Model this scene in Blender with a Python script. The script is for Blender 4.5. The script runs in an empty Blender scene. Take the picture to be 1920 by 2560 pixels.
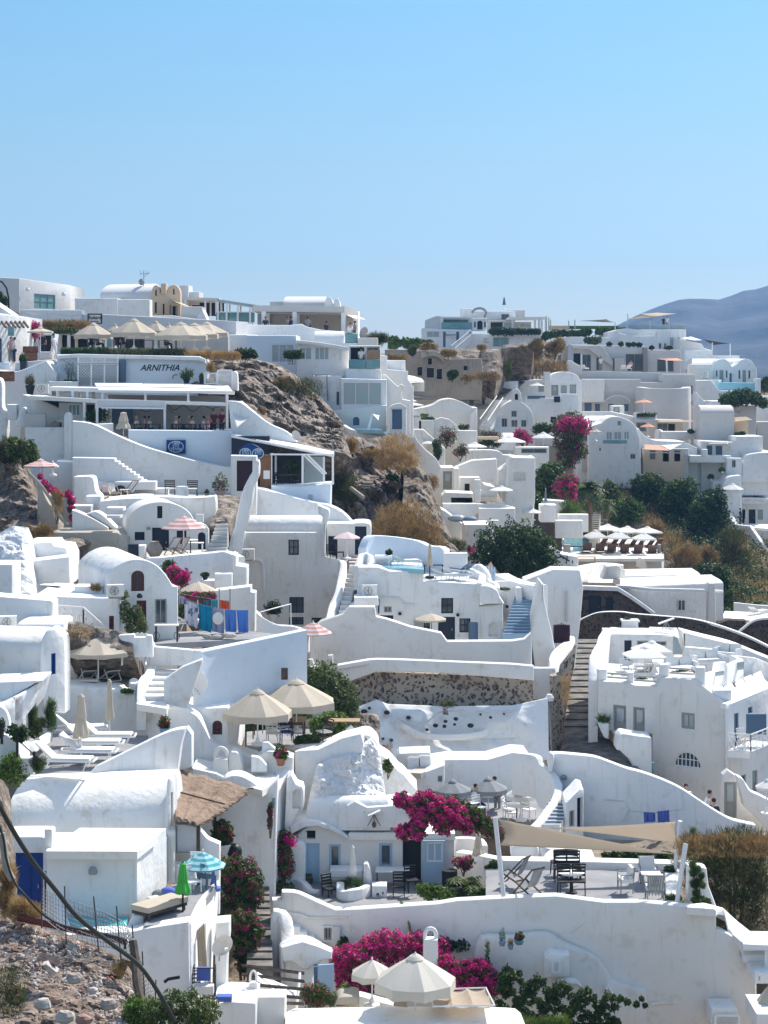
import bpy,math,random
import numpy as np
from mathutils import Vector,noise
from mathutils.geometry import tessellate_polygon
S=bpy.context.scene
WHITE='white'
F,HX,HY=5000,960,930
cd=bpy.data.cameras.new('camera');cam=bpy.data.objects.new('camera',cd);S.collection.objects.link(cam)
cd.sensor_fit='HORIZONTAL';cd.sensor_width=36;cd.lens=36*F/1920
cd.shift_y=-(1280-HY)/1920;cd.clip_start=1;cd.clip_end=9000
cam.rotation_euler=(math.pi/2,0,0);S.camera=cam
SUN=Vector((.52,.7,.92)).normalized()
ELEV=math.asin(SUN.z);AZ=math.atan2(SUN.x,SUN.y)
w=bpy.data.worlds.new('World');S.world=w;w.use_nodes=1
nt=w.node_tree;bg=nt.nodes['Background']
sk=nt.nodes.new('ShaderNodeTexSky');sk.sky_type='NISHITA';sk.sun_disc=0
sk.sun_elevation=ELEV;sk.sun_rotation=AZ;sk.altitude=100;sk.air_density=1;sk.dust_density=.6;sk.ozone_density=1.6
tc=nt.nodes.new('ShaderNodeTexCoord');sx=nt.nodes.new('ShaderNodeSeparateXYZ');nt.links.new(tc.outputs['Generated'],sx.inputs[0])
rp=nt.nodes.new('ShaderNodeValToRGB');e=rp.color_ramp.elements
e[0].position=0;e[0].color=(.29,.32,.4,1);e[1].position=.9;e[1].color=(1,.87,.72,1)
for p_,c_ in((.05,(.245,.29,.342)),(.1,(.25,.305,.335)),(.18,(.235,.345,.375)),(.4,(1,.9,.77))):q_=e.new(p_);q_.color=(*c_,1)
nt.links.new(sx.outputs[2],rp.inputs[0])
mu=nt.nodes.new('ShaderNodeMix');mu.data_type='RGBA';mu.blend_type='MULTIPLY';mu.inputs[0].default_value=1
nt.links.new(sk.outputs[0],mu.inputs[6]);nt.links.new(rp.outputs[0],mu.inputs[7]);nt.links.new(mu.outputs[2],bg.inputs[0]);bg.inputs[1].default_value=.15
sl=bpy.data.lights.new('sun','SUN');so=bpy.data.objects.new('sun',sl);S.collection.objects.link(so)
sl.energy=3.2;sl.angle=math.radians(.5);sl.color=(1,.94,.85)
so.rotation_euler=SUN.to_track_quat('Z','Y').to_euler();so.location=SUN*300
S.view_settings.view_transform='Standard';S.view_settings.look='None';S.view_settings.gamma=1
S.view_settings.exposure=1.12
S.cycles.max_bounces=6;S.cycles.diffuse_bounces=4;S.cycles.transparent_max_bounces=6
def mk(nq,col,rough=.8,col2=None,scale=1,bump=0,bscale=None,metal=0,trans=0,emit=None,detail=4,thr=None,dist=.1,spec=None):
 m=bpy.data.materials.new(nq);m.use_nodes=1;n=m.node_tree;L=n.links
 b=n.nodes['Principled BSDF'];b.inputs['Roughness'].default_value=rough;b.inputs['Metallic'].default_value=metal
 b.inputs['Base Color'].default_value=(*col,1)
 b.inputs['Specular IOR Level'].default_value=.25 if spec is None else spec
 geo=n.nodes.new('ShaderNodeNewGeometry')
 if col2 is not None:
  t=n.nodes.new('ShaderNodeTexNoise');t.inputs['Scale'].default_value=scale;t.inputs['Detail'].default_value=detail
  L.new(geo.outputs['Position'],t.inputs['Vector'])
  r=n.nodes.new('ShaderNodeValToRGB');a,c=thr or(.35,.68)
  r.color_ramp.elements[0].position=a;r.color_ramp.elements[1].position=c
  r.color_ramp.elements[0].color=(*col,1);r.color_ramp.elements[1].color=(*col2,1)
  L.new(t.outputs[0],r.inputs[0]);L.new(r.outputs[0],b.inputs['Base Color'])
 if bump:
  t2=n.nodes.new('ShaderNodeTexNoise');t2.inputs['Scale'].default_value=bscale or scale;t2.inputs['Detail'].default_value=6
  L.new(geo.outputs['Position'],t2.inputs['Vector'])
  bp=n.nodes.new('ShaderNodeBump');bp.inputs['Strength'].default_value=bump;bp.inputs['Distance'].default_value=dist
  L.new(t2.outputs[0],bp.inputs['Height']);L.new(bp.outputs[0],b.inputs['Normal'])
 if trans:
  tr=n.nodes.new('ShaderNodeBsdfTranslucent');tr.inputs[0].default_value=(*col,1)
  mx=n.nodes.new('ShaderNodeMixShader');mx.inputs[0].default_value=trans
  L.new(b.outputs[0],mx.inputs[1]);L.new(tr.outputs[0],mx.inputs[2]);L.new(mx.outputs[0],n.nodes['Material Output'].inputs[0])
 return m
def plaster(nq,a,b2,c,bump=.35,streak=.5):
 m=bpy.data.materials.new(nq);m.use_nodes=1;n=m.node_tree;L=n.links
 b=n.nodes['Principled BSDF'];b.inputs['Roughness'].default_value=.9;b.inputs['Specular IOR Level'].default_value=.15
 geo=n.nodes.new('ShaderNodeNewGeometry')
 def nz(scale,det,vec=None,rough=.5):
  t=n.nodes.new('ShaderNodeTexNoise');t.inputs['Scale'].default_value=scale;t.inputs['Detail'].default_value=det;t.inputs['Roughness'].default_value=rough
  L.new(vec or geo.outputs['Position'],t.inputs['Vector']);return t.outputs[0]
 def ramp(src,p0,p1,c0,c1):
  r=n.nodes.new('ShaderNodeValToRGB');r.color_ramp.elements[0].position=p0;r.color_ramp.elements[1].position=p1
  r.color_ramp.elements[0].color=(*c0,1);r.color_ramp.elements[1].color=(*c1,1);L.new(src,r.inputs[0]);return r.outputs[0]
 def mul(x,y):
  q=n.nodes.new('ShaderNodeMix');q.data_type='RGBA';q.blend_type='MULTIPLY';q.inputs[0].default_value=1
  L.new(x,q.inputs[6]);L.new(y,q.inputs[7]);return q.outputs[2]
 base=ramp(nz(.35,3),.35,.65,a,b2)
 blot=ramp(nz(1.7,5,rough=.65),.56,.8,(1,1,1),c)
 mp=n.nodes.new('ShaderNodeMapping');mp.inputs['Scale'].default_value=(2.2,2.2,.28);L.new(geo.outputs['Position'],mp.inputs[0])
 st=ramp(nz(1.6,4,mp.outputs[0],.6),.58,.82,(1,1,1),tuple(1-(1-v)*streak for v in c))
 L.new(mul(mul(base,blot),st),b.inputs['Base Color'])
 bp=n.nodes.new('ShaderNodeBump');bp.inputs['Strength'].default_value=bump;bp.inputs['Distance'].default_value=.12
 ad=n.nodes.new('ShaderNodeMath');ad.operation='MULTIPLY_ADD';ad.inputs[1].default_value=.35
 L.new(nz(4.5,4),ad.inputs[0]);L.new(nz(.9,3),ad.inputs[2]);L.new(ad.outputs[0],bp.inputs['Height']);L.new(bp.outputs[0],b.inputs['Normal'])
 return m
def rockmat(nq,c1,c2,c3,scale=.5,bump=.9,dist=.5):
 m=bpy.data.materials.new(nq);m.use_nodes=1;n=m.node_tree;L=n.links
 b=n.nodes['Principled BSDF'];b.inputs['Roughness'].default_value=.95;b.inputs['Specular IOR Level'].default_value=.1
 geo=n.nodes.new('ShaderNodeNewGeometry')
 t=n.nodes.new('ShaderNodeTexNoise');t.inputs['Scale'].default_value=scale;t.inputs['Detail'].default_value=9;t.inputs['Roughness'].default_value=.68
 L.new(geo.outputs['Position'],t.inputs['Vector'])
 r=n.nodes.new('ShaderNodeValToRGB');e=r.color_ramp.elements;e[0].position=.34;e[0].color=(*c1,1);e[1].position=.66;e[1].color=(*c3,1)
 x=e.new(.5);x.color=(*c2,1);L.new(t.outputs[0],r.inputs[0])
 v=n.nodes.new('ShaderNodeTexVoronoi');v.inputs['Scale'].default_value=scale*5;L.new(geo.outputs['Position'],v.inputs['Vector'])
 r2=n.nodes.new('ShaderNodeValToRGB');r2.color_ramp.elements[0].color=(1,1,1,1);r2.color_ramp.elements[1].color=(.5,.46,.43,1);r2.color_ramp.elements[1].position=.8
 L.new(v.outputs['Distance'],r2.inputs[0])
 q=n.nodes.new('ShaderNodeMix');q.data_type='RGBA';q.blend_type='MULTIPLY';q.inputs[0].default_value=.8
 L.new(r.outputs[0],q.inputs[6]);L.new(r2.outputs[0],q.inputs[7]);L.new(q.outputs[2],b.inputs['Base Color'])
 bp=n.nodes.new('ShaderNodeBump');bp.inputs['Strength'].default_value=bump;bp.inputs['Distance'].default_value=dist
 L.new(t.outputs[0],bp.inputs['Height']);L.new(bp.outputs[0],b.inputs['Normal'])
 return m
def masonry(nq,mortar,s1,s2,scale=5.2,cover=.42):
 m=bpy.data.materials.new(nq);m.use_nodes=1;n=m.node_tree;L=n.links
 b=n.nodes['Principled BSDF'];b.inputs['Roughness'].default_value=.95;b.inputs['Specular IOR Level'].default_value=.1
 geo=n.nodes.new('ShaderNodeNewGeometry')
 wn=n.nodes.new('ShaderNodeTexNoise');wn.inputs['Scale'].default_value=2;L.new(geo.outputs['Position'],wn.inputs['Vector'])
 mxv=n.nodes.new('ShaderNodeMix');mxv.data_type='RGBA';mxv.blend_type='ADD';mxv.inputs[0].default_value=.5
 L.new(geo.outputs['Position'],mxv.inputs[6]);L.new(wn.outputs[1],mxv.inputs[7])
 v=n.nodes.new('ShaderNodeTexVoronoi');v.inputs['Scale'].default_value=scale;v.inputs['Randomness'].default_value=1;L.new(mxv.outputs[2],v.inputs['Vector'])
 big=n.nodes.new('ShaderNodeTexNoise');big.inputs['Scale'].default_value=.5;L.new(geo.outputs['Position'],big.inputs['Vector'])
 ad=n.nodes.new('ShaderNodeMath');ad.operation='MULTIPLY_ADD';ad.inputs[1].default_value=.5;L.new(big.outputs[0],ad.inputs[0]);L.new(v.outputs['Distance'],ad.inputs[2])
 r=n.nodes.new('ShaderNodeValToRGB');r.color_ramp.elements[0].position=cover+.22;r.color_ramp.elements[1].position=cover+.27
 r.color_ramp.elements[0].color=(1,1,1,1);r.color_ramp.elements[1].color=(0,0,0,1);L.new(ad.outputs[0],r.inputs[0])
 hs=n.nodes.new('ShaderNodeMix');hs.data_type='RGBA';hs.inputs[6].default_value=(*s1,1);hs.inputs[7].default_value=(*s2,1)
 sp=n.nodes.new('ShaderNodeSeparateColor');L.new(v.outputs['Color'],sp.inputs[0]);L.new(sp.outputs[0],hs.inputs[0])
 mo=n.nodes.new('ShaderNodeValToRGB');mo.color_ramp.elements[0].color=(*[c*.75 for c in mortar],1);mo.color_ramp.elements[1].color=(*mortar,1)
 mo.color_ramp.elements[0].position=.35;mo.color_ramp.elements[1].position=.65;L.new(big.outputs[0],mo.inputs[0])
 q=n.nodes.new('ShaderNodeMix');q.data_type='RGBA';L.new(r.outputs[0],q.inputs[0]);L.new(mo.outputs[0],q.inputs[6]);L.new(hs.outputs[2],q.inputs[7])
 L.new(q.outputs[2],b.inputs['Base Color'])
 bp=n.nodes.new('ShaderNodeBump');bp.inputs['Strength'].default_value=.8;bp.inputs['Distance'].default_value=.12
 L.new(r.outputs[0],bp.inputs['Height']);L.new(bp.outputs[0],b.inputs['Normal'])
 return m
def leafmat(nq,c,c2,tr=.3):
 m=mk(nq,c,.6,col2=c2,scale=1.3,detail=3,spec=.3,trans=tr);return m
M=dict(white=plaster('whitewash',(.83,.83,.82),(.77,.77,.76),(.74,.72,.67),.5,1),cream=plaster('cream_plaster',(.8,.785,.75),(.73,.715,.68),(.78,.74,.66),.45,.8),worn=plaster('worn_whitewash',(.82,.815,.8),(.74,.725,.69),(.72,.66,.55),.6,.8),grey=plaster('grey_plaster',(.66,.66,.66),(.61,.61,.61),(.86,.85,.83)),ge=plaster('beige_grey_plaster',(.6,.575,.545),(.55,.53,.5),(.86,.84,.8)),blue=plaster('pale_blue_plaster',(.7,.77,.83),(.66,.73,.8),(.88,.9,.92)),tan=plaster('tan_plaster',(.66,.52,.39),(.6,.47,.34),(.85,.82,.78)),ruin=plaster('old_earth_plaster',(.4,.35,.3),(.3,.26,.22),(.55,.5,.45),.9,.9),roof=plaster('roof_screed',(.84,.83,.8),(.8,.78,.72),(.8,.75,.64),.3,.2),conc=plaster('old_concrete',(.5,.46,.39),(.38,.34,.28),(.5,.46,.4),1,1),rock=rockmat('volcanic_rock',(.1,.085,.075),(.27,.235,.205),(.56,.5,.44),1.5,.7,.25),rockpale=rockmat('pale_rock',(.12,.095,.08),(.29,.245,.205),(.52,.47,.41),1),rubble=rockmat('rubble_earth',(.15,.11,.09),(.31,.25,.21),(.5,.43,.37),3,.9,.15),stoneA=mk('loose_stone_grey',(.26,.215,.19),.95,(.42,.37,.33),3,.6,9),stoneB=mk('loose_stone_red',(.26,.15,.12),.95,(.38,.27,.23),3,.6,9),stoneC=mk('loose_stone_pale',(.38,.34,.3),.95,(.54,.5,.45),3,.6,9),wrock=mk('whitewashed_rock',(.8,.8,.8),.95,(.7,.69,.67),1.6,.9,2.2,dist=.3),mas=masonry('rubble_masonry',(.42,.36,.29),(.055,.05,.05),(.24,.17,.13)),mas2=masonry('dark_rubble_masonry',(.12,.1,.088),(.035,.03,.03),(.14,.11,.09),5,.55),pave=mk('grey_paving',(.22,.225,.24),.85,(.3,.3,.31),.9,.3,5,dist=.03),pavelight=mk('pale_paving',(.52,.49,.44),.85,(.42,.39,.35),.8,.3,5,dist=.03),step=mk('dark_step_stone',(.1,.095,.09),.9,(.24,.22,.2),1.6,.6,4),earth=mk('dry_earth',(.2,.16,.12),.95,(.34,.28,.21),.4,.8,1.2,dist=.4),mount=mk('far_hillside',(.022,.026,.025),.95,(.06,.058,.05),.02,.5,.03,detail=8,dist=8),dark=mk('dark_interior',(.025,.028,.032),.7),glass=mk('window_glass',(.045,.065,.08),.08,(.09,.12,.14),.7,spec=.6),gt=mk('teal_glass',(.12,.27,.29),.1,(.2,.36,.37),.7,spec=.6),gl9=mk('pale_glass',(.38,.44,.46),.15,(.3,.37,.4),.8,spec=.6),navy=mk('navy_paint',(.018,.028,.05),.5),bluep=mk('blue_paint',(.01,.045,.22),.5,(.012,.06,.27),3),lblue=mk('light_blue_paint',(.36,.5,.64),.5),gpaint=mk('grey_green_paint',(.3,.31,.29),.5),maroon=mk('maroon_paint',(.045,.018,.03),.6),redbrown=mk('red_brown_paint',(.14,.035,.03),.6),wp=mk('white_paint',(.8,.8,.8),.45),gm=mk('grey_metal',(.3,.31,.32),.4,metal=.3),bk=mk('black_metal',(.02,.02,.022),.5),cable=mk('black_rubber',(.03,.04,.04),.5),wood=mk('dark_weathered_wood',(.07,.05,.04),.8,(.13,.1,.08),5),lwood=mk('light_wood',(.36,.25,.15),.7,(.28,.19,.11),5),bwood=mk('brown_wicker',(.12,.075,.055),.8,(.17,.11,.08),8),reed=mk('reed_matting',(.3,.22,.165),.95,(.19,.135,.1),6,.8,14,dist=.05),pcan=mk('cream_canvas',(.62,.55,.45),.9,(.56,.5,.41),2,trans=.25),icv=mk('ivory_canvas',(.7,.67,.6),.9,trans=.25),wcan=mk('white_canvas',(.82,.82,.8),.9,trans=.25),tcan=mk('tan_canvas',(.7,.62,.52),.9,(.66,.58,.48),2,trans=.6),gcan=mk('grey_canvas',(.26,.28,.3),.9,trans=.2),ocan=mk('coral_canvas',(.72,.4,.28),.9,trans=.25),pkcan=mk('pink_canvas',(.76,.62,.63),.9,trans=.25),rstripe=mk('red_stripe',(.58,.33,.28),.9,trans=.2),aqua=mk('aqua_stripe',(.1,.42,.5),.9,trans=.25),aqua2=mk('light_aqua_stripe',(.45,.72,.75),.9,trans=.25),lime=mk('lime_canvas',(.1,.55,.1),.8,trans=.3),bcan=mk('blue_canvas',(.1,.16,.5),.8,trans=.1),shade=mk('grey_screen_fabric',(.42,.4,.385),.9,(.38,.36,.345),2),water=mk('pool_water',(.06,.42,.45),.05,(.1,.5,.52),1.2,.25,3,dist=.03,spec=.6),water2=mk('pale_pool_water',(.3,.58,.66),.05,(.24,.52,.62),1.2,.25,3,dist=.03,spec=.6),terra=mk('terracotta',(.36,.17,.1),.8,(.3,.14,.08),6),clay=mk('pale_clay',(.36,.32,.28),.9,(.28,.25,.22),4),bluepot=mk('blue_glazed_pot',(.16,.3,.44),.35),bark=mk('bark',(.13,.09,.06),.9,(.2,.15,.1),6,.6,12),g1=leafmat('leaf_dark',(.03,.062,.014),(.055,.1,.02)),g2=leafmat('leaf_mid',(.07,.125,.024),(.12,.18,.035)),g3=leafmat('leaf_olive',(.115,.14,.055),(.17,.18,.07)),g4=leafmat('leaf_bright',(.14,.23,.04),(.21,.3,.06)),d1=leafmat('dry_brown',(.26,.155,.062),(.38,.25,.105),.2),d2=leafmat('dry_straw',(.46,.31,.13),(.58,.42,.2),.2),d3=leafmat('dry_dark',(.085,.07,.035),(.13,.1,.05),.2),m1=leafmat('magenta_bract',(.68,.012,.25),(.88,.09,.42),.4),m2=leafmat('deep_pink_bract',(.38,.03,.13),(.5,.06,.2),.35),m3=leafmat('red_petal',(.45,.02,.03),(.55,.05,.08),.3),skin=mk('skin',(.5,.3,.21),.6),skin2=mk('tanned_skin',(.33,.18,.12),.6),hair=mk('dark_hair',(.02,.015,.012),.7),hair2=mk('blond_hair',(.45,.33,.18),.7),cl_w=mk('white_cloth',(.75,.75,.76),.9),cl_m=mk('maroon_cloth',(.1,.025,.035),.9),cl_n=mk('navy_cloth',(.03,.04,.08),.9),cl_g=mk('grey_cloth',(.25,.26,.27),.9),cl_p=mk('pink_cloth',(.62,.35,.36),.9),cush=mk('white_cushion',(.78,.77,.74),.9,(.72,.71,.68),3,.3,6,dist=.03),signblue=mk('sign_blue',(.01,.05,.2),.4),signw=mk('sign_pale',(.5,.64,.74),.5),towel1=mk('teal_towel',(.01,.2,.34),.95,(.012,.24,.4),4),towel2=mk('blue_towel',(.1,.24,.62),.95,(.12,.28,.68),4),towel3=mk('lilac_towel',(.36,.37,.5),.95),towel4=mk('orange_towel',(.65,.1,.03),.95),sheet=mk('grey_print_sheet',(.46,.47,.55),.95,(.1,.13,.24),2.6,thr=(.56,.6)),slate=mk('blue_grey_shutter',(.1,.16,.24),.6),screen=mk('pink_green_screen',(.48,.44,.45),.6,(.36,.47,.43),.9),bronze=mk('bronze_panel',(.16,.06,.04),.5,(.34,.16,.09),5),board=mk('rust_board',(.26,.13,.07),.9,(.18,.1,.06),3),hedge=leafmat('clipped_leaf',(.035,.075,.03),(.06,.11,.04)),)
K=640/1659;OX=OY=0
def use(x,y):
 global OX,OY
 OX,OY=x,y
def P(x,y,Y):
 return Vector(((OX+x*K-HX)/F*Y,Y,(HY-OY-y*K)/F*Y))
def mpq(Y):return K*Y/F
GROUND=[]
def ground(v):GROUND.append((v.x,v.y,v.z))
class MB:
 def __init__(s):s.v=[];s.f=[];s.m=[];s.mi=0
 def add(s,vs,fs,mi=None):
  b=len(s.v);s.v+=[tuple(p)for p in vs]
  for f in fs:s.f.append([i+b for i in f]);s.m.append(s.mi if mi is None else mi)
  return s
 def box(s,c,sz,rz=0,mi=None,rx=0,ry=0):
  from mathutils import Euler
  R=Euler((rx,ry,rz)).to_matrix();c=Vector(c)
  vs=[c+R@Vector((a*sz[0]/2,b*sz[1]/2,d*sz[2]/2))for d in(-1,1)for a,b in((-1,-1),(1,-1),(1,1),(-1,1))]
  return s.add(vs,[(0,3,2,1),(4,5,6,7),(0,1,5,4),(1,2,6,5),(2,3,7,6),(3,0,4,7)],mi)
 def beam(s,a,b,wd,ht,mi=None):
  a,b=Vector(a),Vector(b);d=(b-a);L=d.length
  if L<1e-6:return s
  d/=L;up=Vector((0,0,1))if abs(d.z)<.95 else Vector((0,1,0))
  x=d.cross(up).normalized();z=x.cross(d)
  vs=[p+x*sx*wd/2+z*sz*ht/2 for p in(a,b)for sx,sz in((-1,-1),(1,-1),(1,1),(-1,1))]
  return s.add(vs,[(0,1,2,3),(7,6,5,4),(0,4,5,1),(1,5,6,2),(2,6,7,3),(3,7,4,0)],mi)
 def tube(s,pts,r,n=8,mi=None,cap=1):
  pts=[Vector(p)for p in pts];rs=r if isinstance(r,(list,tuple))else[r]*len(pts);rings=[]
  for i,p in enumerate(pts):
   d=(pts[min(i+1,len(pts)-1)]-pts[max(i-1,0)]).normalized()
   if i==0:up=Vector((0,0,1))if abs(d.z)<.9 else Vector((1,0,0));x=d.cross(up).normalized()
   else:x=(x-d*x.dot(d)).normalized()
   y=d.cross(x)
   rings.append([p+(x*math.cos(2*math.pi*k/n)+y*math.sin(2*math.pi*k/n))*rs[i]for k in range(n)])
  vs=[v for R in rings for v in R];fs=[]
  for i in range(len(pts)-1):
   for k in range(n):fs.append((i*n+k,i*n+(k+1)%n,(i+1)*n+(k+1)%n,(i+1)*n+k))
  if cap:fs.append(tuple(range(n))[::-1]);fs.append(tuple((len(pts)-1)*n+k for k in range(n)))
  return s.add(vs,fs,mi)
 def lathe(s,prof,n=16,c=(0,0,0),mi=None,cap=1):
  vs=[(c[0]+r*math.cos(2*math.pi*k/n),c[1]+r*math.sin(2*math.pi*k/n),c[2]+z)for r,z in prof for k in range(n)]
  fs=[(i*n+k,i*n+(k+1)%n,(i+1)*n+(k+1)%n,(i+1)*n+k)for i in range(len(prof)-1)for k in range(n)]
  if cap:fs.append(tuple(range(n))[::-1]);fs.append(tuple((len(prof)-1)*n+k for k in range(n)))
  return s.add(vs,fs,mi)
 def ball(s,c,r,mi=None,n=10):
  rx,ry,rz=r if isinstance(r,(tuple,list))else(r,r,r);m=n//2+1
  vs=[(c[0],c[1],c[2]-rz)]
  for i in range(1,m):
   t=math.pi*i/m-math.pi/2
   for k in range(n):vs.append((c[0]+rx*math.cos(t)*math.cos(2*math.pi*k/n),c[1]+ry*math.cos(t)*math.sin(2*math.pi*k/n),c[2]+rz*math.sin(t)))
  vs.append((c[0],c[1],c[2]+rz));e=len(vs)-1;fs=[]
  for k in range(n):fs.append((0,1+(k+1)%n,1+k));fs.append((e,e-n+k,e-n+(k+1)%n))
  for i in range(m-2):
   for k in range(n):fs.append((1+i*n+k,1+i*n+(k+1)%n,1+(i+1)*n+(k+1)%n,1+(i+1)*n+k))
  return s.add(vs,fs,mi)
def mats(m):return[M[x]if isinstance(x,str)else x for x in(m if isinstance(m,(list,tuple))else[m])]
def OB(nq,mb,mt,pt=None,sq=None,loc=None):
 me=bpy.data.meshes.new(nq);me.from_pydata(mb.v,[],mb.f)
 for x in mats(mt):me.materials.append(x)
 me.polygons.foreach_set('material_index',mb.m);me.update()
 if sq:
  me.polygons.foreach_set('use_smooth',[1]*len(me.polygons));me.set_sharp_from_angle(angle=math.radians(sq))
 o=bpy.data.objects.new(nq,me);S.collection.objects.link(o)
 if loc is not None:o.location=loc
 if pt is not None:o.parent=pt
 return o
def tag(o,lb=None,cat=None,gp=None,kd=None):
 if lb:
  o['label']=lb;kd=kd or 'thing'
 if cat:o['category']=cat
 if gp:o['group']=gp
 if kd:o['kind']=kd
 return o
def TH(nq,lb,cat,loc,rz=0,gp=None,sc=1):
 o=bpy.data.objects.new(nq,None);S.collection.objects.link(o);o.location=loc;o.rotation_euler=(0,0,rz)
 o.scale=(sc,sc,sc)if not isinstance(sc,tuple)else sc
 o.empty_display_size=.3
 return tag(o,lb,cat,gp)
def sm(pts,n=4):
 out=[]
 for i in range(len(pts)-1):
  p0,p1,p2,p3=(pts[max(i-1,0)],pts[i],pts[i+1],pts[min(i+2,len(pts)-1)])
  for k in range(n):
   t=k/n
   out.append(tuple(.5*(2*b+(c-a)*t+(2*a-5*b+4*c-d)*t*t+(3*b-a-3*c+d)*t**3)for a,b,c,d in zip(p0,p1,p2,p3)))
 out.append(tuple(pts[-1]));return out
def arc(x0,x1,yb,yt,n=14,pw=1):
 return[((x0+x1)/2-(x1-x0)/2*math.cos(math.pi*i/n),yb-(yb-yt)*math.sin(math.pi*i/n)**pw)for i in range(n+1)]
class Plane:
 def __init__(s,xl,YL,xr,YR):
  a,b=P(xl,0,YL),P(xr,0,YR);s.A=Vector((a.x,a.y));s.t=(Vector((b.x,b.y))-s.A).normalized();s.n=Vector((-s.t.y,s.t.x))
  if s.n.y<0:s.n=-s.n
 def uz(s,x,y):
  rx=(OX+x*K-HX)/F;k=(rx*s.A.y-s.A.x)/(s.t.x-rx*s.t.y);Y=s.A.y+k*s.t.y
  return(k,(HY-OY-y*K)/F*Y)
 def b(s,u,z,d):
  q=s.A+s.t*u;return Vector((q.x,q.y+d,z))
 def w(s,u,z,d=0):
  q=s.A+s.t*u+s.n*d;return Vector((q.x,q.y,z))
def area2(p):return sum(p[i][0]*p[(i+1)%len(p)][1]-p[(i+1)%len(p)][0]*p[i][1]for i in range(len(p)))/2
def inset(p,c):
 n=len(p);out=[]
 for i in range(n):
  a,b,d=Vector(p[i-1]),Vector(p[i]),Vector(p[(i+1)%n])
  e1=(b-a);e2=(d-b)
  if e1.length<1e-6 or e2.length<1e-6:out.append(tuple(b));continue
  e1.normalize();e2.normalize();n1=Vector((-e1.y,e1.x));n2=Vector((-e2.y,e2.x));m=n1+n2
  if m.length<.3:m=n1
  m=m.normalized();k=max(.5,m.dot(n1));out.append((b.x+m.x*c/k,b.y+m.y*c/k))
 return out
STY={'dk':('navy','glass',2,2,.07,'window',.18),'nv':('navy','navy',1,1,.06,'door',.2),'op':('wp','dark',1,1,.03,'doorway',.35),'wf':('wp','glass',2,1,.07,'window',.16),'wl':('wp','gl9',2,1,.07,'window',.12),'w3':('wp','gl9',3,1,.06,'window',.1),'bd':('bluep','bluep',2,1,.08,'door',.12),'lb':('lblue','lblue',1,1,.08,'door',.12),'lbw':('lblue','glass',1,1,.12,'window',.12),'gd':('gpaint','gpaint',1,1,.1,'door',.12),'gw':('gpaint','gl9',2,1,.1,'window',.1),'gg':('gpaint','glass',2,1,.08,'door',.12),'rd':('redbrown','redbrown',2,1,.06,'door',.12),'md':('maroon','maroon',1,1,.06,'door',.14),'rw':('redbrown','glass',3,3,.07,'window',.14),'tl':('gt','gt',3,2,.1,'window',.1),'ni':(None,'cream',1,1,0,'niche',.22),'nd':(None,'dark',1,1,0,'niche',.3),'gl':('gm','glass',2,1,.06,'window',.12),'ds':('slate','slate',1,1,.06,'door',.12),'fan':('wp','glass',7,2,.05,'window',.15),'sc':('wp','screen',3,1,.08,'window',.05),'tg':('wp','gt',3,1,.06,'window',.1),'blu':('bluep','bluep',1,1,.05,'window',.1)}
def opening(o,pl,style,uz,arch=0,off=0):
 fm,pm,nx,ny,fw,kd,rec=STY[style]
 us=[q[0]for q in uz];zs=[q[1]for q in uz];u0,u1,z0,z1=min(us),max(us),min(zs),max(zs)
 mb=MB();d=rec-.02+off
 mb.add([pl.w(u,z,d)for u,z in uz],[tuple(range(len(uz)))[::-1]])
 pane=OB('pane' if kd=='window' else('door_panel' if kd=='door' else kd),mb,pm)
 if fm is None:pane.parent=o;return pane
 fr=MB();D=.05;n=len(uz)
 ins=inset(uz,min(fw,(u1-u0)*.2))
 vs=[pl.w(*q,d-D)for q in uz]+[pl.w(*q,d-D)for q in ins]+[pl.w(*q,d)for q in ins]
 fs=[(i,(i+1)%n,n+(i+1)%n,n+i)for i in range(n)]+[(n+i,n+(i+1)%n,2*n+(i+1)%n,2*n+i)for i in range(n)]
 fr.add(vs,fs)
 bw=min(.05,fw*.8)or .03
 for k in range(1,nx):
  u=u0+(u1-u0)*k/nx;fr.beam(pl.w(u,z0+.02,d-.02),pl.w(u,z1-.03-(.25*(u1-u0)*abs(2*k/nx-1)**2 if arch else 0),d-.02),bw,.04)
 for k in range(1,ny):
  z=z0+(z1-z0)*k/ny;fr.beam(pl.w(u0+.02,z,d-.02),pl.w(u1-.02,z,d-.02),.04,bw)
 if style=='gd':
  g=MB();a=.22*(u1-u0);g.add([pl.w(u,z,d-.03)for u,z in((u0+a,z0+.45*(z1-z0)),(u1-a,z0+.45*(z1-z0)),(u1-a,z1-a),(u0+a,z1-a))],[(0,1,2,3)])
  OB('glazing',g,'gl9',fr_o:=OB(kd,fr,fm,o));pane.parent=fr_o
 else:
  fr_o=OB(kd,fr,fm,o);pane.parent=fr_o
 if kd=='door' and(u1-u0)>.6:
  h=MB().box(pl.w(u1-.16,z0+.48*(z1-z0),d-.07),(.04,.06,.12));OB('handle',h,'gm',fr_o)
 return fr_o
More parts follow.
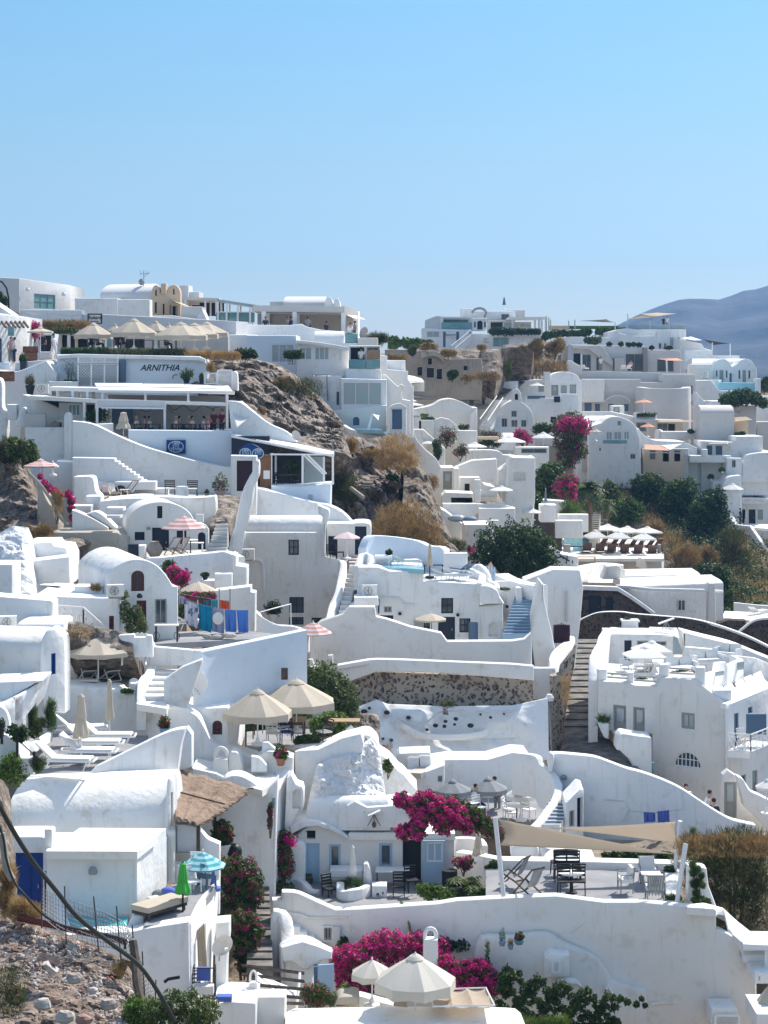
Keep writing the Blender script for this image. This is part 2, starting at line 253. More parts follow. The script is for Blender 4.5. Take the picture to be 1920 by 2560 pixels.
def PZ(lb,cat,pts,Y,d=3,YR=None,mt=WHITE,ws=(),sw=0,ch=.09,ext=0,nq=None,pt=None,grd=1,gp=None,kd=None,rough=0):
 xs=[p[0]for p in pts];pl=Plane(min(xs),Y,max(xs),Y if YR is None else YR)
 q=[pl.uz(*p)for p in pts]
 q2=[]
 for p in q:
  if not q2 or(abs(p[0]-q2[-1][0])+abs(p[1]-q2[-1][1]))>.012:q2.append(p)
 q=q2
 if ext:
  zb=min(p[1]for p in q);hgt=max(p[1]for p in q)-zb
  q=[(u,z-ext)if z<zb+min(.35,.15*hgt)else(u,z)for u,z in q]
 if area2(q)<0:q.reverse()
 c=min(ch,d*.4);n=len(q);mb=MB()
 def off(poly,dd):
  return[pl.b(u,z,dd)+Vector((sw*dd/max(d,1e-3),0,0))for u,z in poly]
 i0=inset(q,c);i1=inset(q,c*.3)
 rings=[pl.w(*v)for v in i0]+[pl.w(*v,c*.3)for v in i1]+[pl.w(*v,c)for v in q]+off(q,d)
 holes=[];wl=[];bb=(min(v[0]for v in i0),max(v[0]for v in i0),min(v[1]for v in i0),max(v[1]for v in i0))
 for W in ws:
  st,x0,y0,x1,y1=W[:5];ar=len(W)>5 and W[5]
  if ar:pp=[(x0,y1)]+(arc(x0,x1,y0+(x1-x0)/2*.9 if ar==1 else y1,y0,8)if ar==1 else arc(x0,x1,y1-2,y0,10))+[(x1,y1)]
  else:pp=[(x0,y1),(x0,y0),(x1,y0),(x1,y1)]
  xm=(x0+x1)/2;hq=[]
  for x,y in pp:
   u=pl.uz(x,y)[0];z=pl.uz(xm,y)[1];hq.append((u,z))
  if area2(hq)<0:hq.reverse()
  hq=[(min(max(u,bb[0]+.03),bb[1]-.03),min(max(z,bb[2]+.03),bb[3]-.03))for u,z in hq];holes.append(hq);wl.append((st,hq,bool(ar),STY[st][6]))
 loops=[[Vector((u,z,0))for u,z in i0]]+[[Vector((u,z,0))for u,z in h]for h in holes]
 tris=tessellate_polygon(loops)
 flat=[v for l in loops for v in l]
 hv=[pl.w(v.x,v.y,0)for v in flat[n:]];base=4*n
 fs=[]
 for t in tris:
  a,b2,c2=(flat[i]for i in t);ar=(b2-a).cross(c2-a).z
  if abs(ar)<1e-9:continue
  t=list(t)if ar>0 else list(t)[::-1]
  fs.append([i if i<n else i-n+base for i in t])
 for r in range(3):
  for i in range(n):fs.append((r*n+i,(r+1)*n+i,(r+1)*n+(i+1)%n,r*n+(i+1)%n))
 bt=tessellate_polygon([[Vector((u,z,0))for u,z in q]])
 for t in bt:fs.append([3*n+i for i in t])
 vs=rings+hv;k=base
 for(st,h,ar,rec)in wl:
  m_=len(h);b0=len(vs);vs=vs+[pl.w(u,z,rec)for u,z in h]
  for i in range(m_):fs.append((k+i,k+(i+1)%m_,b0+(i+1)%m_,b0+i))
  fs.append(tuple(range(b0,b0+m_)));k+=m_
 mb.add(vs,fs)
 o=OB(nq or cat.replace(' ','_'),mb,mt,pt,sq=38)
 if pt is None:tag(o,lb,cat,gp,kd)
 elif lb:o['label']=lb
 for(st,h,ar,rec)in wl:opening(o,pl,st,h,ar)
 if grd and pt is None:
  for u,z in q:
   if z<min(p[1]for p in q)+.4:ground(pl.w(u,z+ext));ground(pl.w(u,z+ext,min(d,6)))
 o_pl[o.name]=pl
 return o
o_pl={}
def WA(lb,cat,path,h=1,t=.3,mt=WHITE,ch=.07,sq=0,nq=None,pt=None,gp=None,bot=None,grd=1,kd=None):
 if sq:path=sm(path,sq)
 top=[P(p[0],p[1],p[2])for p in path]
 zb=[P(p[0],p[3]if len(p)>3 else(bot if bot is not None else 0),p[2]).z if(len(p)>3 or bot is not None)else v.z-h for p,v in zip(path,top)]
 N=[]
 for i in range(len(top)):
  a=b=i
  while a>0 and(top[a].xy-top[i].xy).length<.02:a-=1
  while b<len(top)-1 and(top[b].xy-top[i].xy).length<.02:b+=1
  if i>0 and a==i:a=i-1
  if i<len(top)-1 and b==i:b=i+1
  d=(top[b].xy-top[a].xy)
  d=d.normalized()if d.length>1e-6 else Vector((1,0))
  nn=Vector((-d.y,d.x));N.append(nn)
 if sum(x.y for x in N)<0:N=[-x for x in N]
 sec=[(0,None),(0,-ch),(ch*.3,-ch*.3),(ch,0),(t-ch,0),(t-ch*.3,-ch*.3),(t,-ch),(t,None)]
 m=len(sec);vs=[];fs=[]
 for v,z,n in zip(top,zb,N):
  for d,dz in sec:vs.append((v.x+n.x*d,v.y+n.y*d,z if dz is None else max(v.z+dz,z)))
 for i in range(len(top)-1):
  for k in range(m-1):fs.append((i*m+k,(i+1)*m+k,(i+1)*m+k+1,i*m+k+1))
 fs.append(tuple(range(m)));fs.append(tuple((len(top)-1)*m+k for k in range(m))[::-1])
 o=OB(nq or cat.replace(' ','_'),MB().add(vs,fs),mt,pt,sq=40)
 if pt is None:tag(o,lb,cat,gp,kd)
 if grd and pt is None:
  for v,z in zip(top[::max(1,len(top)//8)],zb[::max(1,len(top)//8)]):ground(Vector((v.x,v.y,z)))
 return o
def FL(nq,pts,Y,mt='pave',t=.25,lb=None,cat=None,kd='structure',pt=None,refy=None,dz=0,grd=1):
 z=P(0,pts[0][1]if refy is None else refy,Y).z+dz;vs=[]
 for x,y in pts:
  Yp=F*z/(HY-OY-y*K);vs.append(P(x,y,Yp))
 n=len(vs);lo=[v-Vector((0,0,t))for v in vs]
 mb=MB().add(vs+lo,[tuple(range(n)),tuple(range(n,2*n))[::-1]]+[(i,n+i,n+(i+1)%n,(i+1)%n)for i in range(n)])
 o=OB(nq,mb,mt,pt)
 if pt is None:tag(o,lb,cat,None,kd)
 if grd:
  for v in lo:ground(v)
 return o
def BA(lb,cat,x0,x1,yb,yt,Y,r,YR=None,mt=WHITE,wall_to=None,le=0,re=0,nq=None,ws=(),ends=0,pt=None,power=1):
 YR=Y if YR is None else YR;pl=Plane(x0,Y,x1,YR)
 u0,zb=pl.uz(x0,yb);u1,zb2=pl.uz(x1,yb);zb=(zb+zb2)/2
 xm=(x0+x1)/2;zt=(HY-OY-yt*K)/F*(pl.b(pl.uz(xm,yb)[0],0,r).y)
 zf=pl.uz(xm,wall_to)[1]if wall_to is not None else zb-.3
 n=22;sec=[(0,zf)]+[(r*(1-math.cos(math.pi*i/n)),zb+(zt-zb)*math.sin(math.pi*i/n)**power)for i in range(n+1)]+[(2*r,zf)]
 m=len(sec);L=u1-u0;mb=MB();nu=8
 vs=[]
 for j in range(nu+1):
  f=j/nu
  for d,z in sec:
   hh=max(0,(z-zb)/(zt-zb));ll=le*mpq(Y)*(1-math.sqrt(max(0,1-hh**2)));rr=re*mpq(Y)*(1-math.sqrt(max(0,1-hh**2)))
   vs.append(pl.b(u0+ll+(L-ll-rr)*f,z,d))
 fs=[(j*m+k,(j+1)*m+k,(j+1)*m+k+1,j*m+k+1)for j in range(nu)for k in range(m-1)]
 fs+=[tuple(range(m)),tuple(nu*m+k for k in range(m))[::-1]]
 o=OB(nq or 'vaulted_house',mb.add(vs,fs),mt,pt,sq=35)
 if pt is None:tag(o,lb,cat)
 if ends:
  c=MB()
  for u in(u0,u1):
   sg=1 if u==u0 else-1
   for i in range(1,m-2):
    pass
   inner=[pl.w(u,z,d)for d,z in sec];k=[]
   for a,b in zip(sec[:-1],sec[1:]):
    c.beam(pl.w(u+sg*ends*.5,a[1],a[0]),pl.w(u+sg*ends*.5,b[1],b[0]),ends,.12)
  OB('end_rib',c,mt,o)
 for W in ws:
  st,x_0,y0,x_1,y1=W;pp=[(x_0,y1),(x_0,y0),(x_1,y0),(x_1,y1)];hq=[pl.uz(*p)for p in pp]
  if area2(hq)<0:hq.reverse()
  opening(o,pl,st,hq,off=-STY[st][6]+0)
 ground(pl.w(u0,zf));ground(pl.w(u1,zf));ground(pl.w(u0,zf,2*r));ground(pl.w(u1,zf,2*r))
 return o
def box(lb,cat,x0,y0,x1,y1,Y,d=1,**kw):return PZ(lb,cat,[(x0,y1),(x0,y0),(x1,y0),(x1,y1)],Y,d,**kw)
def PT(nq,top,bot,nu=60,nv=40,amp=1,fr=.25,mt='rock',lb=None,cat=None,kd=None,back=4,seed=0,sq=0,edge=.12,oct=6):
 def samp(l,f):
  k=f*(len(l)-1);i=min(int(k),len(l)-2);g=k-i
  return[l[i][j]*(1-g)+l[i+1][j]*g for j in range(3)]
 vs=[]
 for j in range(nv+1):
  for i in range(nu+1):
   a=samp(top,i/nu);b=samp(bot,i/nu);f=j/nv
   p=P(a[0]+(b[0]-a[0])*f,a[1]+(b[1]-a[1])*f,a[2]+(b[2]-a[2])*f)
   e=min(1,6*min(f,1-f,i/nu,1-i/nu)+edge)
   q=p*fr+Vector((seed,0,0));h=noise.hetero_terrain(q,.8,2.1,oct,.7)-.7 if not sq else noise.fractal(q,1,2,3)*1.2
   c=noise.cell(q*3.1)*.18
   r=noise.turbulence_vector(q*1.7,3,0)
   p=p+Vector((r.x*.35,-(h+c)*.8,h*.28+r.z*.2))*amp*e
   vs.append(p)
 W=nu+1;fs=[(j*W+i,(j+1)*W+i,(j+1)*W+i+1,j*W+i+1)for j in range(nv)for i in range(nu)]
 rim=[i for i in range(W)]+[j*W+nu for j in range(1,nv+1)]+[nv*W+i for i in range(nu-1,-1,-1)]+[j*W for j in range(nv-1,0,-1)]
 b0=len(vs)
 for r_ in rim:vs.append(vs[r_]+Vector((0,back,-back*.5)))
 m=len(rim);fs+=[(rim[(k+1)%m],b0+(k+1)%m,b0+k,rim[k])for k in range(m)]
 fs.append(tuple(range(b0,b0+m)))
 o=OB(nq,MB().add(vs,fs),mt,sq=45 if not sq else 80);tag(o,lb,cat,None,kd)
 for x,y,Y in bot:ground(P(x,y,Y))
 for x,y,Y in top:ground(P(x,y,Y+2)-Vector((0,0,1)))
 return o
def SR(lb,a,b,n,mt=('white','white'),cat='stairs',deep=2,nq='stairs'):
 mb=MB();A0,A1,B0,B1=P(a[0],a[2],a[3]),P(a[1],a[2],a[3]),P(b[0],b[2],b[3]),P(b[1],b[2],b[3])
 for i in range(n):
  l0,r0,l1,r1=A0.lerp(B0,i/n),A1.lerp(B1,i/n),A0.lerp(B0,(i+1)/n),A1.lerp(B1,(i+1)/n);up=Vector((0,0,l1.z-l0.z));dn=Vector((0,0,-deep))
  upr=Vector((0,0,r1.z-r0.z));L1=Vector((l1.x,l1.y,l0.z+up.z));R1=Vector((r1.x,r1.y,r0.z+upr.z))
  vs=[l0+dn,r0+dn,r0+upr,l0+up,R1,L1,r1+dn+Vector((0,0,-upr.z)),l1+dn+Vector((0,0,-up.z))]
  mb.add(vs,[(0,1,2,3)],0);mb.add(vs,[(3,2,4,5)],1);mb.add(vs,[(1,6,4,2),(0,3,5,7),(7,5,4,6)],0)
  nose=.045;mb.beam(l0+up+Vector((0,-.01,-.01)),r0+upr+Vector((0,-.01,-.01)),.06,nose,0)
 o=OB(nq,mb,list(mt));tag(o,lb,cat);ground(A0+Vector((0,0,-1)));ground(B0+Vector((0,0,-1)));return o
def leafmesh(nq,bb2,n,size,mt,wts,seed=0,mode='leaf',pt=None,up=0):
 rg=np.random.default_rng(seed);vol=np.array([(b[1][0]*b[1][1]*b[1][2])**(2/3)for b in bb2]);vol/=vol.sum()
 V=[];Mi=[]
 for(c,r),f in zip(bb2,vol):
  k=max(6,int(n*f));d=rg.normal(size=(k,3));d/=np.linalg.norm(d,axis=1)[:,None]
  rad=rg.uniform(.35,1,k)**.45
  lump=1+.22*np.sin(d[:,0]*5+seed)*np.cos(d[:,1]*4+seed*2)+.16*np.sin(d[:,2]*7+d[:,0]*6+seed)
  p=np.array(c)+d*np.array(r)*(rad*lump)[:,None]
  if mode=='leaf':
   a=rg.normal(size=(k,3));a/=np.linalg.norm(a,axis=1)[:,None];b=np.cross(a,d+.6*rg.normal(size=(k,3)));b/=np.linalg.norm(b,axis=1)[:,None]
   s=size*rg.uniform(.55,1.35,k)[:,None]
   q=np.stack([p-a*s,p+b*s*.55,p+a*s,p-b*s*.55],1)
  else:
   a=d*.8+np.array([0,0,.9+up])+.45*rg.normal(size=(k,3));a/=np.linalg.norm(a,axis=1)[:,None]
   b=np.cross(a,rg.normal(size=(k,3)));b/=np.linalg.norm(b,axis=1)[:,None]
   s=size*rg.uniform(.6,1.5,k)[:,None];wd=.07 if len(wts)>3 or size<.2 else.09
   q=np.stack([p-a*s-b*s*.03,p-a*s*.2+b*s*wd,p+a*s*1.1,p-a*s*.2-b*s*wd],1)
  V.append(q.reshape(-1,3))
  cell=(np.floor(p/max(size*3.2,.05)).astype(np.int64)*np.array([73856093,19349663,83492791])).sum(1)+seed
  h=(np.abs(cell)%1000)/1000;h=.65*h+.35*rg.uniform(size=k)
  cw=np.cumsum(np.array(wts)/sum(wts));Mi.append(np.minimum(np.searchsorted(cw,h),len(wts)-1))
 V=np.concatenate(V).astype(np.float32);Mi=np.concatenate(Mi);nf=len(V)//4
 me=bpy.data.meshes.new(nq);me.vertices.add(len(V));me.vertices.foreach_set('co',V.ravel());me.loops.add(nf*4);me.loops.foreach_set('vertex_index',np.arange(nf*4,dtype=np.int32))
 me.polygons.add(nf);me.polygons.foreach_set('loop_start',np.arange(0,nf*4,4,dtype=np.int32));me.polygons.foreach_set('material_index',Mi.astype(np.int32))
 for x in mats(mt):me.materials.append(x)
 me.update(calc_edges=1);me.validate()
 o=bpy.data.objects.new(nq,me);S.collection.objects.link(o)
 if pt is not None:o.parent=pt
 return o
KIND={'green':(['g1','g2','g3'],(5,4,1.2),.13,'leaf'),'dark':(['g1','g2'],(7,2),.15,'leaf'),'bright':(['g2','g4','g1'],(3,3,1.5),.12,'leaf'),'olive':(['g3','g2','g1'],(5,3,2),.14,'leaf'),'dry':(['d1','d2','d3','g3'],(5,2.5,2.5,1),.3,'blade'),'straw':(['d2','d1'],(3,2),.28,'blade'),'dy':(['d3','g1','d1','g3'],(2.2,4.5,1,2.2),.28,'blade'),'boug':(['m1','m2','g1','g2'],(4.2,1.8,1.8,1.5),.1,'leaf'),'bougd':(['g1','g2','m2','m1'],(4,3,2,.8),.11,'leaf'),'red':(['g1','g2','m3'],(4,3,2.5),.09,'leaf'),'pine':(['g4','g2','g3'],(3,3,2),.26,'blade'),'spike':(['g1','g2','g3'],(4,4,1),.34,'blade'),'hedge':(['hedge','g2'],(5,2),.12,'leaf'),'pink':(['g2','g3','m1','m2'],(4,2,2,2),.1,'leaf'),'cactus':(['g2','g1'],(3,2),.22,'blade')}
seedc=[1]
def BU(lb,kd,x0,y0,x1,y1,Y,n=900,cat='shrub',nq=None,bb2=None,size=None,dp=None,sj=1,gp=None,soil=None):
 seedc[0]+=1;sd=seedc[0];rd=random.Random(sd);m=mpq(Y);sp=.5 if KIND[kd][3]=='blade' else.58;n=int(n/sp**2*.8);W=(x1-x0)*m;H=(y1-y0)*m
 base=P((x0+x1)/2,y1,Y);ms,wt,sz,mode=KIND[kd];sz=size or sz
 dep=dp or min(W,H)*.9;bl=[]
 if bb2 is None:
  asp=W/H;k=max(3,int(4*max(asp,1/asp)))
  for i in range(k+3):
   fx,fy=rd.uniform(.2,.8),rd.uniform(.2,.8)
   if asp>1.4:fx=(i+.5)/(k+3)*.8+.1;fy=.5+rd.uniform(-.12,.15)
   if asp<.7:fy=(i+.5)/(k+3)*.8+.1;fx=.5+rd.uniform(-.12,.12)
   r=min(W,H)*rd.uniform(.26,.4);bl.append((((fx-.5)*W,rd.uniform(-.15,.2)*dep,(1-fy)*H),(r,min(r,dep*.5),r)))
 else:
  for fx,fy,fr in bb2:r=fr*min(W,H);bl.append((((fx-.5)*W,rd.uniform(-.1,.15)*dep,(1-fy)*H),(r,min(r*1.1,dep),r)))
 t=TH(nq or cat.replace(' ','_'),lb,cat,base,gp=gp)
 leafmesh('foliage',bl,n,sz*sp,ms,wt,sd,mode,t)
 if sj:
  mb=MB()
  for b in bl[:6]:
   c=Vector(b[0]);e=Vector((0,0,-.3))if len(bl)<9 else Vector((c.x*.7,c.y,-.3))
   mb.tube([e,e.lerp(c,.5)+Vector((rd.uniform(-.1,.1),0,0)),c],[.06*max(.4,min(W,H)/2.5),.04*max(.4,min(W,H)/2.5),.015],5)
  OB('stem',mb,'bark',t)
 return t
def PO(lb,x,yb,Y,ph=18,pw=20,kd='green',fh=40,fw=36,mt='terra',n=160,size=None,cat='potted plant',gp=None):
 m=mpq(Y);t=TH('potted_plant',lb,cat,P(x,yb,Y),gp=gp);h,r=ph*m,pw*m/2;seedc[0]+=1
 OB('pot',MB().lathe([(r*.65,0),(r*.95,h*.75),(r*1.05,h*.85),(r*1.05,h),(r*.85,h),(r*.8,h*.9)],12),mt,t,sq=50)
 ms,wt,sz,mode=KIND[kd];W,H=fw*m/2,fh*m/2
 leafmesh('foliage',[((0,0,h+H*.8),(W*.8,W*.7,H)),((W*.3,0,h+H*.5),(W*.6,W*.5,H*.7)),((-W*.3,0,h+H*.5),(W*.6,W*.5,H*.6))],n*2,(size or sz*.7)*.7,ms,wt,seedc[0],mode,t)
 return t
def PA(lb,x,ya,yr,hw,yb,Y,mt='pcan',mat2=None,n=8,val=.16,vent=1,lean=0,polem='wp',gp=None,ribs=1,base=1,rot=None,square=0):
 m=mpq(Y);R=hw*m;rise=max(.25,(yr-ya)*m);hr=(yb-yr)*m;t=TH('parasol',lb,'parasol',P(x,yb,Y),gp=gp,rz=rot if rot is not None else .35)
 if square:n=4
 mb=MB();NR=7;ns=n*2;vs=[]
 for j in range(NR+1):
  f=j/NR
  for k in range(ns):
   a=2*math.pi*k/ns+(math.pi/4 if square else 0);rib=k%2==0;rr=R*f*(1 if rib else math.cos(math.pi/n)*(.985))
   if square:rr=R*f*(1.2 if rib else.85)
   z=hr+rise*(1-f**1.15)-(0 if rib else.03*f*R*.5)
   vs.append((rr*math.cos(a),rr*math.sin(a),z))
 for k in range(ns):a=vs[NR*ns+k];vs.append((a[0]*1.005,a[1]*1.005,a[2]-val*(1 if k%2==0 else.8)))
 for j in range(NR+1):
  for k in range(ns):
   mi=(j%2)if mat2 else 0
   mb.f.append([j*ns+k,(j+1)*ns+k,(j+1)*ns+(k+1)%ns,j*ns+(k+1)%ns]);mb.m.append(mi)
 mb.v=vs;cn=OB('canopy',mb,[mt,mat2]if mat2 else mt,t)
 if vent:
  v=MB();q=[]
  for j,(f,dz)in enumerate(((0,.03),(.13,.03),(.2,0))):
   for k in range(ns):a=2*math.pi*k/ns;q.append((R*f*1.1*math.cos(a),R*f*1.1*math.sin(a),hr+rise*(1-f)+dz+.04))
  v.add(q,[(j*ns+k,(j+1)*ns+k,(j+1)*ns+(k+1)%ns,j*ns+(k+1)%ns)for j in range(2)for k in range(ns)]);OB('vent',v,mt,cn)
 OB('finial',MB().ball((0,0,hr+rise+.04),(.035,.035,.06),n=8),polem,cn)
 pr=max(.028,.018*R);OB('pole',MB().tube([(0,0,-.05),(0,0,hr+rise)],pr,8),polem,t,sq=40)
 if ribs:
  r_=MB()
  for k in range(n):
   a=2*math.pi*k/n+(math.pi/4 if square else 0);e=1.2 if square else 1
   r_.beam((0,0,hr+rise*.97),(R*e*math.cos(a)*.99,R*e*math.sin(a)*.99,hr-.02),.025,.03)
   r_.beam((0,0,hr+rise*.25-.25),(R*e*math.cos(a)*.5,R*e*math.sin(a)*.5,hr+rise*.47),.02,.025)
  OB('rib_frame',r_,polem,t)
 if base:OB('base',MB().lathe([(.26,-.05),(.26,.04),(.1,.09),(.05,.25)],12),polem,t)
 return t
def CP(lb,x,yt,yc,yb,hw,Y,mt='pcan',pole='wp',gp=None):
 m=mpq(Y);t=TH('closed_parasol',lb,'closed parasol',P(x,yb,Y),gp=gp);h0=(yb-yc)*m;h1=(yb-yt)*m;r=hw*m;H=h1-h0
 n=16;vs=[];pf=[(.2,1),(.42,.95),(.36,.9),(.46,.75),(.6,.5),(.55,.42),(.68,.3),(.92,.1),(.84,0)]
 for j,(q,f)in enumerate(pf):
  for k in range(n):a=2*math.pi*k/n;s=q*r*(1+(.1 if k%2 else-.1)*(1-f*.5));vs.append((s*math.cos(a),s*math.sin(a),h0+H*f+(.05*H if k%4==0 and f<.05 else 0)))
 cn=OB('furled_canopy',MB().add(vs,[(j*n+k,j*n+(k+1)%n,(j+1)*n+(k+1)%n,(j+1)*n+k)for j in range(len(pf)-1)for k in range(n)]+[tuple(range(n)),tuple((len(pf)-1)*n+k for k in range(n))]),mt,t)
 OB('tie_strap',MB().lathe([(r*.62,h0+H*.4),(r*.62,h0+H*.44)],12),mt,cn)
 OB('pole',MB().tube([(0,0,-.05),(0,0,h1+.03)],.03,8),pole,t);OB('base',MB().lathe([(.25,-.05),(.25,.05),(.05,.1)],12),pole,t)
 return t
def LO(lb,x,y,Y,rz,fm='wp',cm='cush',gp=None,L=1.9,W=.62,back=.5,sc=1):
 t=TH('sun_lounger',lb,'sun lounger',P(x,y,Y),rz,gp,sc);b=MB()
 for s in(-1,1):b.beam((-L/2,s*W/2,.32),(L/2,s*W/2,.32),.04,.06)
 b.beam((L/2,-W/2,.32),(L/2,W/2,.32),.04,.06);b.beam((-L/2,-W/2,.32),(-L/2,W/2,.32),.04,.06);OB('frame',b,fm,t)
 for sx in(-.7,.75):
  for s in(-1,1):OB('leg',MB().beam((sx*L/2-.08,s*W/2*.95,0),(sx*L/2+.05,s*W/2*.95,.32),.035,.035),fm,t)
 OB('mattress',MB().box((.22*L/2,0,.38),(L*.66,W*.92,.07)),cm,t)
 a=back;c=Vector((-L*.22,0,.4));bl=L*.38;e=c+Vector((-math.cos(a)*bl,0,math.sin(a)*bl))
 OB('backrest',MB().beam(c,e,W*.92,.06),cm,t);OB('backrest_stay',MB().beam(c.lerp(e,.6)+Vector((0,W*.4,0)),(-L*.42,W*.4,.33),.02,.02),fm,t)
 return t
def deckchair(lb,x,y,Y,rz,cm='cush',fm='lwood',gp=None,sc=1):
 t=TH('deckchair',lb,'deckchair',P(x,y,Y),rz,gp,sc);b=MB();W=.56
 for s in(-1,1):
  b.beam((.45,s*W/2,.05),(-.42,s*W/2,.98),.035,.045);b.beam((-.45,s*W/2*.9,.05),(.38,s*W/2*.9,.45),.035,.045)
 b.beam((-.42,-W/2,.98),(-.42,W/2,.98),.04,.04);b.beam((.38,-W/2,.45),(.38,W/2,.45),.04,.04);b.beam((-.45,-W/2,.05),(-.45,W/2,.05),.03,.03);b.beam((.45,-W/2,.05),(.45,W/2,.05),.03,.03)
 OB('frame',b,fm,t);q=[(-.42,.96),(-.28,.62),(-.12,.36),(.1,.28),(.38,.45)];vs=[(x_,s*W*.42,z)for x_,z in sm(q,3)for s in(-1,1)]
 OB('sling',MB().add(vs,[(2*i,2*i+1,2*i+3,2*i+2)for i in range(len(vs)//2-1)]),cm,t);return t
def CH(lb,x,y,Y,rz,m='wp',seat=None,gp=None,arms=0,cat='chair',nq='chair',sc=1,LT=0,pad=0,W=.46):
 t=TH(nq,lb,cat,P(x,y,Y),rz,gp,sc);D=.44
 for sx,sy in((-1,-1),(1,-1),(1,1),(-1,1)):OB('leg',MB().beam((sx*W/2*.92,sy*D/2,0),(sx*W/2*.85,sy*D/2*.9,.44),.035,.035),m,t)
 OB('seat',MB().box((0,0,.45),(W,D,.05 if not pad else.14)),seat or m,t)
 bk=MB();bk.beam((-W/2*.9,D/2,.45),(-W/2*.9,D/2+.08,.92),.03,.03);bk.beam((W/2*.9,D/2,.45),(W/2*.9,D/2+.08,.92),.03,.03);bk.beam((-W/2,D/2+.08,.91),(W/2,D/2+.08,.91),.03,.05)
 if LT:
  for k in range(-2,3):bk.beam((k*W*.18,D/2,.2),((k*.5+.9)*W*.22,D/2+.07,.88),.025,.03);bk.beam((k*W*.18,D/2,.2),((k*.5-.9)*W*.22,D/2+.07,.88),.025,.03)
 else:
  for k in(.58,.7,.82):bk.beam((-W/2*.88,D/2+.03,k),(W/2*.88,D/2+.03,k),.02,.07)
 OB('backrest',bk,m,t)
 if pad:OB('back_cushion',MB().box((0,D/2-.05,.72),(W*.86,.12,.42),rx=-.15),seat,t)
 if arms:
  for s in(-1,1):a=MB();a.beam((s*W/2,-D/2,.66),(s*W/2,D/2+.05,.66),.05,.035);a.beam((s*W/2,-D/2,.02),(s*W/2,-D/2,.66),.035,.035);OB('armrest',a,m,t)
 return t
def rtable(lb,x,y,Y,r=.4,m='wp',leg='bk',h=.72,gp=None):
 t=TH('round_table',lb,'table',P(x,y,Y),0,gp);OB('table_top',MB().lathe([(r,h-.03),(r,h)],20),m,t)
 OB('pedestal',MB().tube([(0,0,0),(0,0,h-.03)],.03,8).lathe([(.22,0),(.2,.03),(.03,.05)],12),leg,t);return t
def TA(lb,x,y,Y,w_=1.2,d=.7,m='lwood',leg='lwood',h=.74,rz=0,gp=None):
 t=TH('table',lb,'table',P(x,y,Y),rz,gp);OB('table_top',MB().box((0,0,h),(w_,d,.04)),m,t)
 for sx in(-1,1):
  for sy in(-1,1):OB('leg',MB().beam((sx*(w_/2-.06),sy*(d/2-.06),0),(sx*(w_/2-.06),sy*(d/2-.06),h-.02),.045,.045),leg,t)
 return t
def AU(lb,x0,y0,x1,y1,Y,rz=0,m='cream'):
 mm=mpq(Y);W,H=(x1-x0)*mm,(y1-y0)*mm;t=TH('air_conditioner',lb,'air conditioner',P((x0+x1)/2,y1,Y),rz)
 OB('casing',MB().box((0,.18,H/2),(W,.34,H)),m,t);g=MB();cx=-W*.1
 g.lathe([(H*.38,-.02),(H*.38,.012),(H*.33,.012),(H*.33,-.02)],20)
 g.v=[(cx+v[0],-0-v[2],H/2+v[1])for v in g.v];gr=OB('fan_guard',g,'gm',t)
 b=MB()
 for k in range(5):a=2*math.pi*k/5;b.beam((cx,-.006,H/2),(cx+H*.3*math.cos(a),-.006,H/2+H*.3*math.sin(a)),.05,.008)
 OB('fan',b,'gm',gr);OB('foot',MB().box((0,.18,-.04),(W*.8,.28,.08)),'gm',t);return t
def dish(lb,x,y,Y,r=.45,rz=.4,m='wp',mast=.6):
 t=TH('satellite_dish',lb,'satellite dish',P(x,y,Y),rz);mb=MB();n=20;pr=[(r*k/6,.16*r*(k/6)**2*2)for k in range(7)]
 mb.lathe(pr,n,cap=0);mb.lathe([(a,b+.015)for a,b in pr[::-1]],n,cap=0);mb.lathe([(r,.32*r),(r,.32*r+.015)],n,cap=0)
 R=math.radians(72);mb.v=[(v[0]*.92,-(v[2]*math.sin(R)-v[1]*math.cos(R)*-1),v[1]*math.sin(R)+v[2]*math.cos(R))for v in mb.v];OB('reflector',mb,m,t,sq=50)
 a=MB().tube([(0,0,-r*.7),(0,-.5*r-.1,-r*.35),(0,-r*1.1,-.05)],.015,6);ar=OB('feed_arm',a,'gm',t);OB('receiver',MB().box((0,-r*1.15,0),(.08,.12,.08)),'wp',ar)
 OB('mast',MB().tube([(0,.08,0),(0,.12,-mast)],.025,8),'gm',t);return t
def CN(lb,x0,y0,x1,y1,Y,m='white',hoop=1,cat='chimney'):
 mm=mpq(Y);W,H=(x1-x0)*mm,(y1-y0)*mm;t=TH('chimney',lb,cat,P((x0+x1)/2,y1,Y));b=MB();h0=H*.62
 b.add([(sx*W/2*k,W/2+sy*W/2*k,z)for z,k in((-.8,1.05),(h0,.92))for sx,sy in((-1,-1),(1,-1),(1,1),(-1,1))],[(0,3,2,1),(4,5,6,7),(0,1,5,4),(1,2,6,5),(2,3,7,6),(3,0,4,7)])
 OB('stack',b,m,t,sq=30)
 if hoop:
  r=W*.36;c=MB();pts=[(-r,W/2,h0),(-r,W/2,h0+H*.14)]+[(-r*math.cos(math.pi*k/8),W/2,h0+H*.14+(H*.24)*math.sin(math.pi*k/8))for k in range(1,8)]+[(r,W/2,h0+H*.14),(r,W/2,h0)]
  c.tube(pts,W*.13,8);OB('hoop_cap',c,m,t,sq=50)
 else:OB('cap',MB().box((0,W/2,h0+.05),(W*1.1,W*1.1,.1)),m,t)
 return t
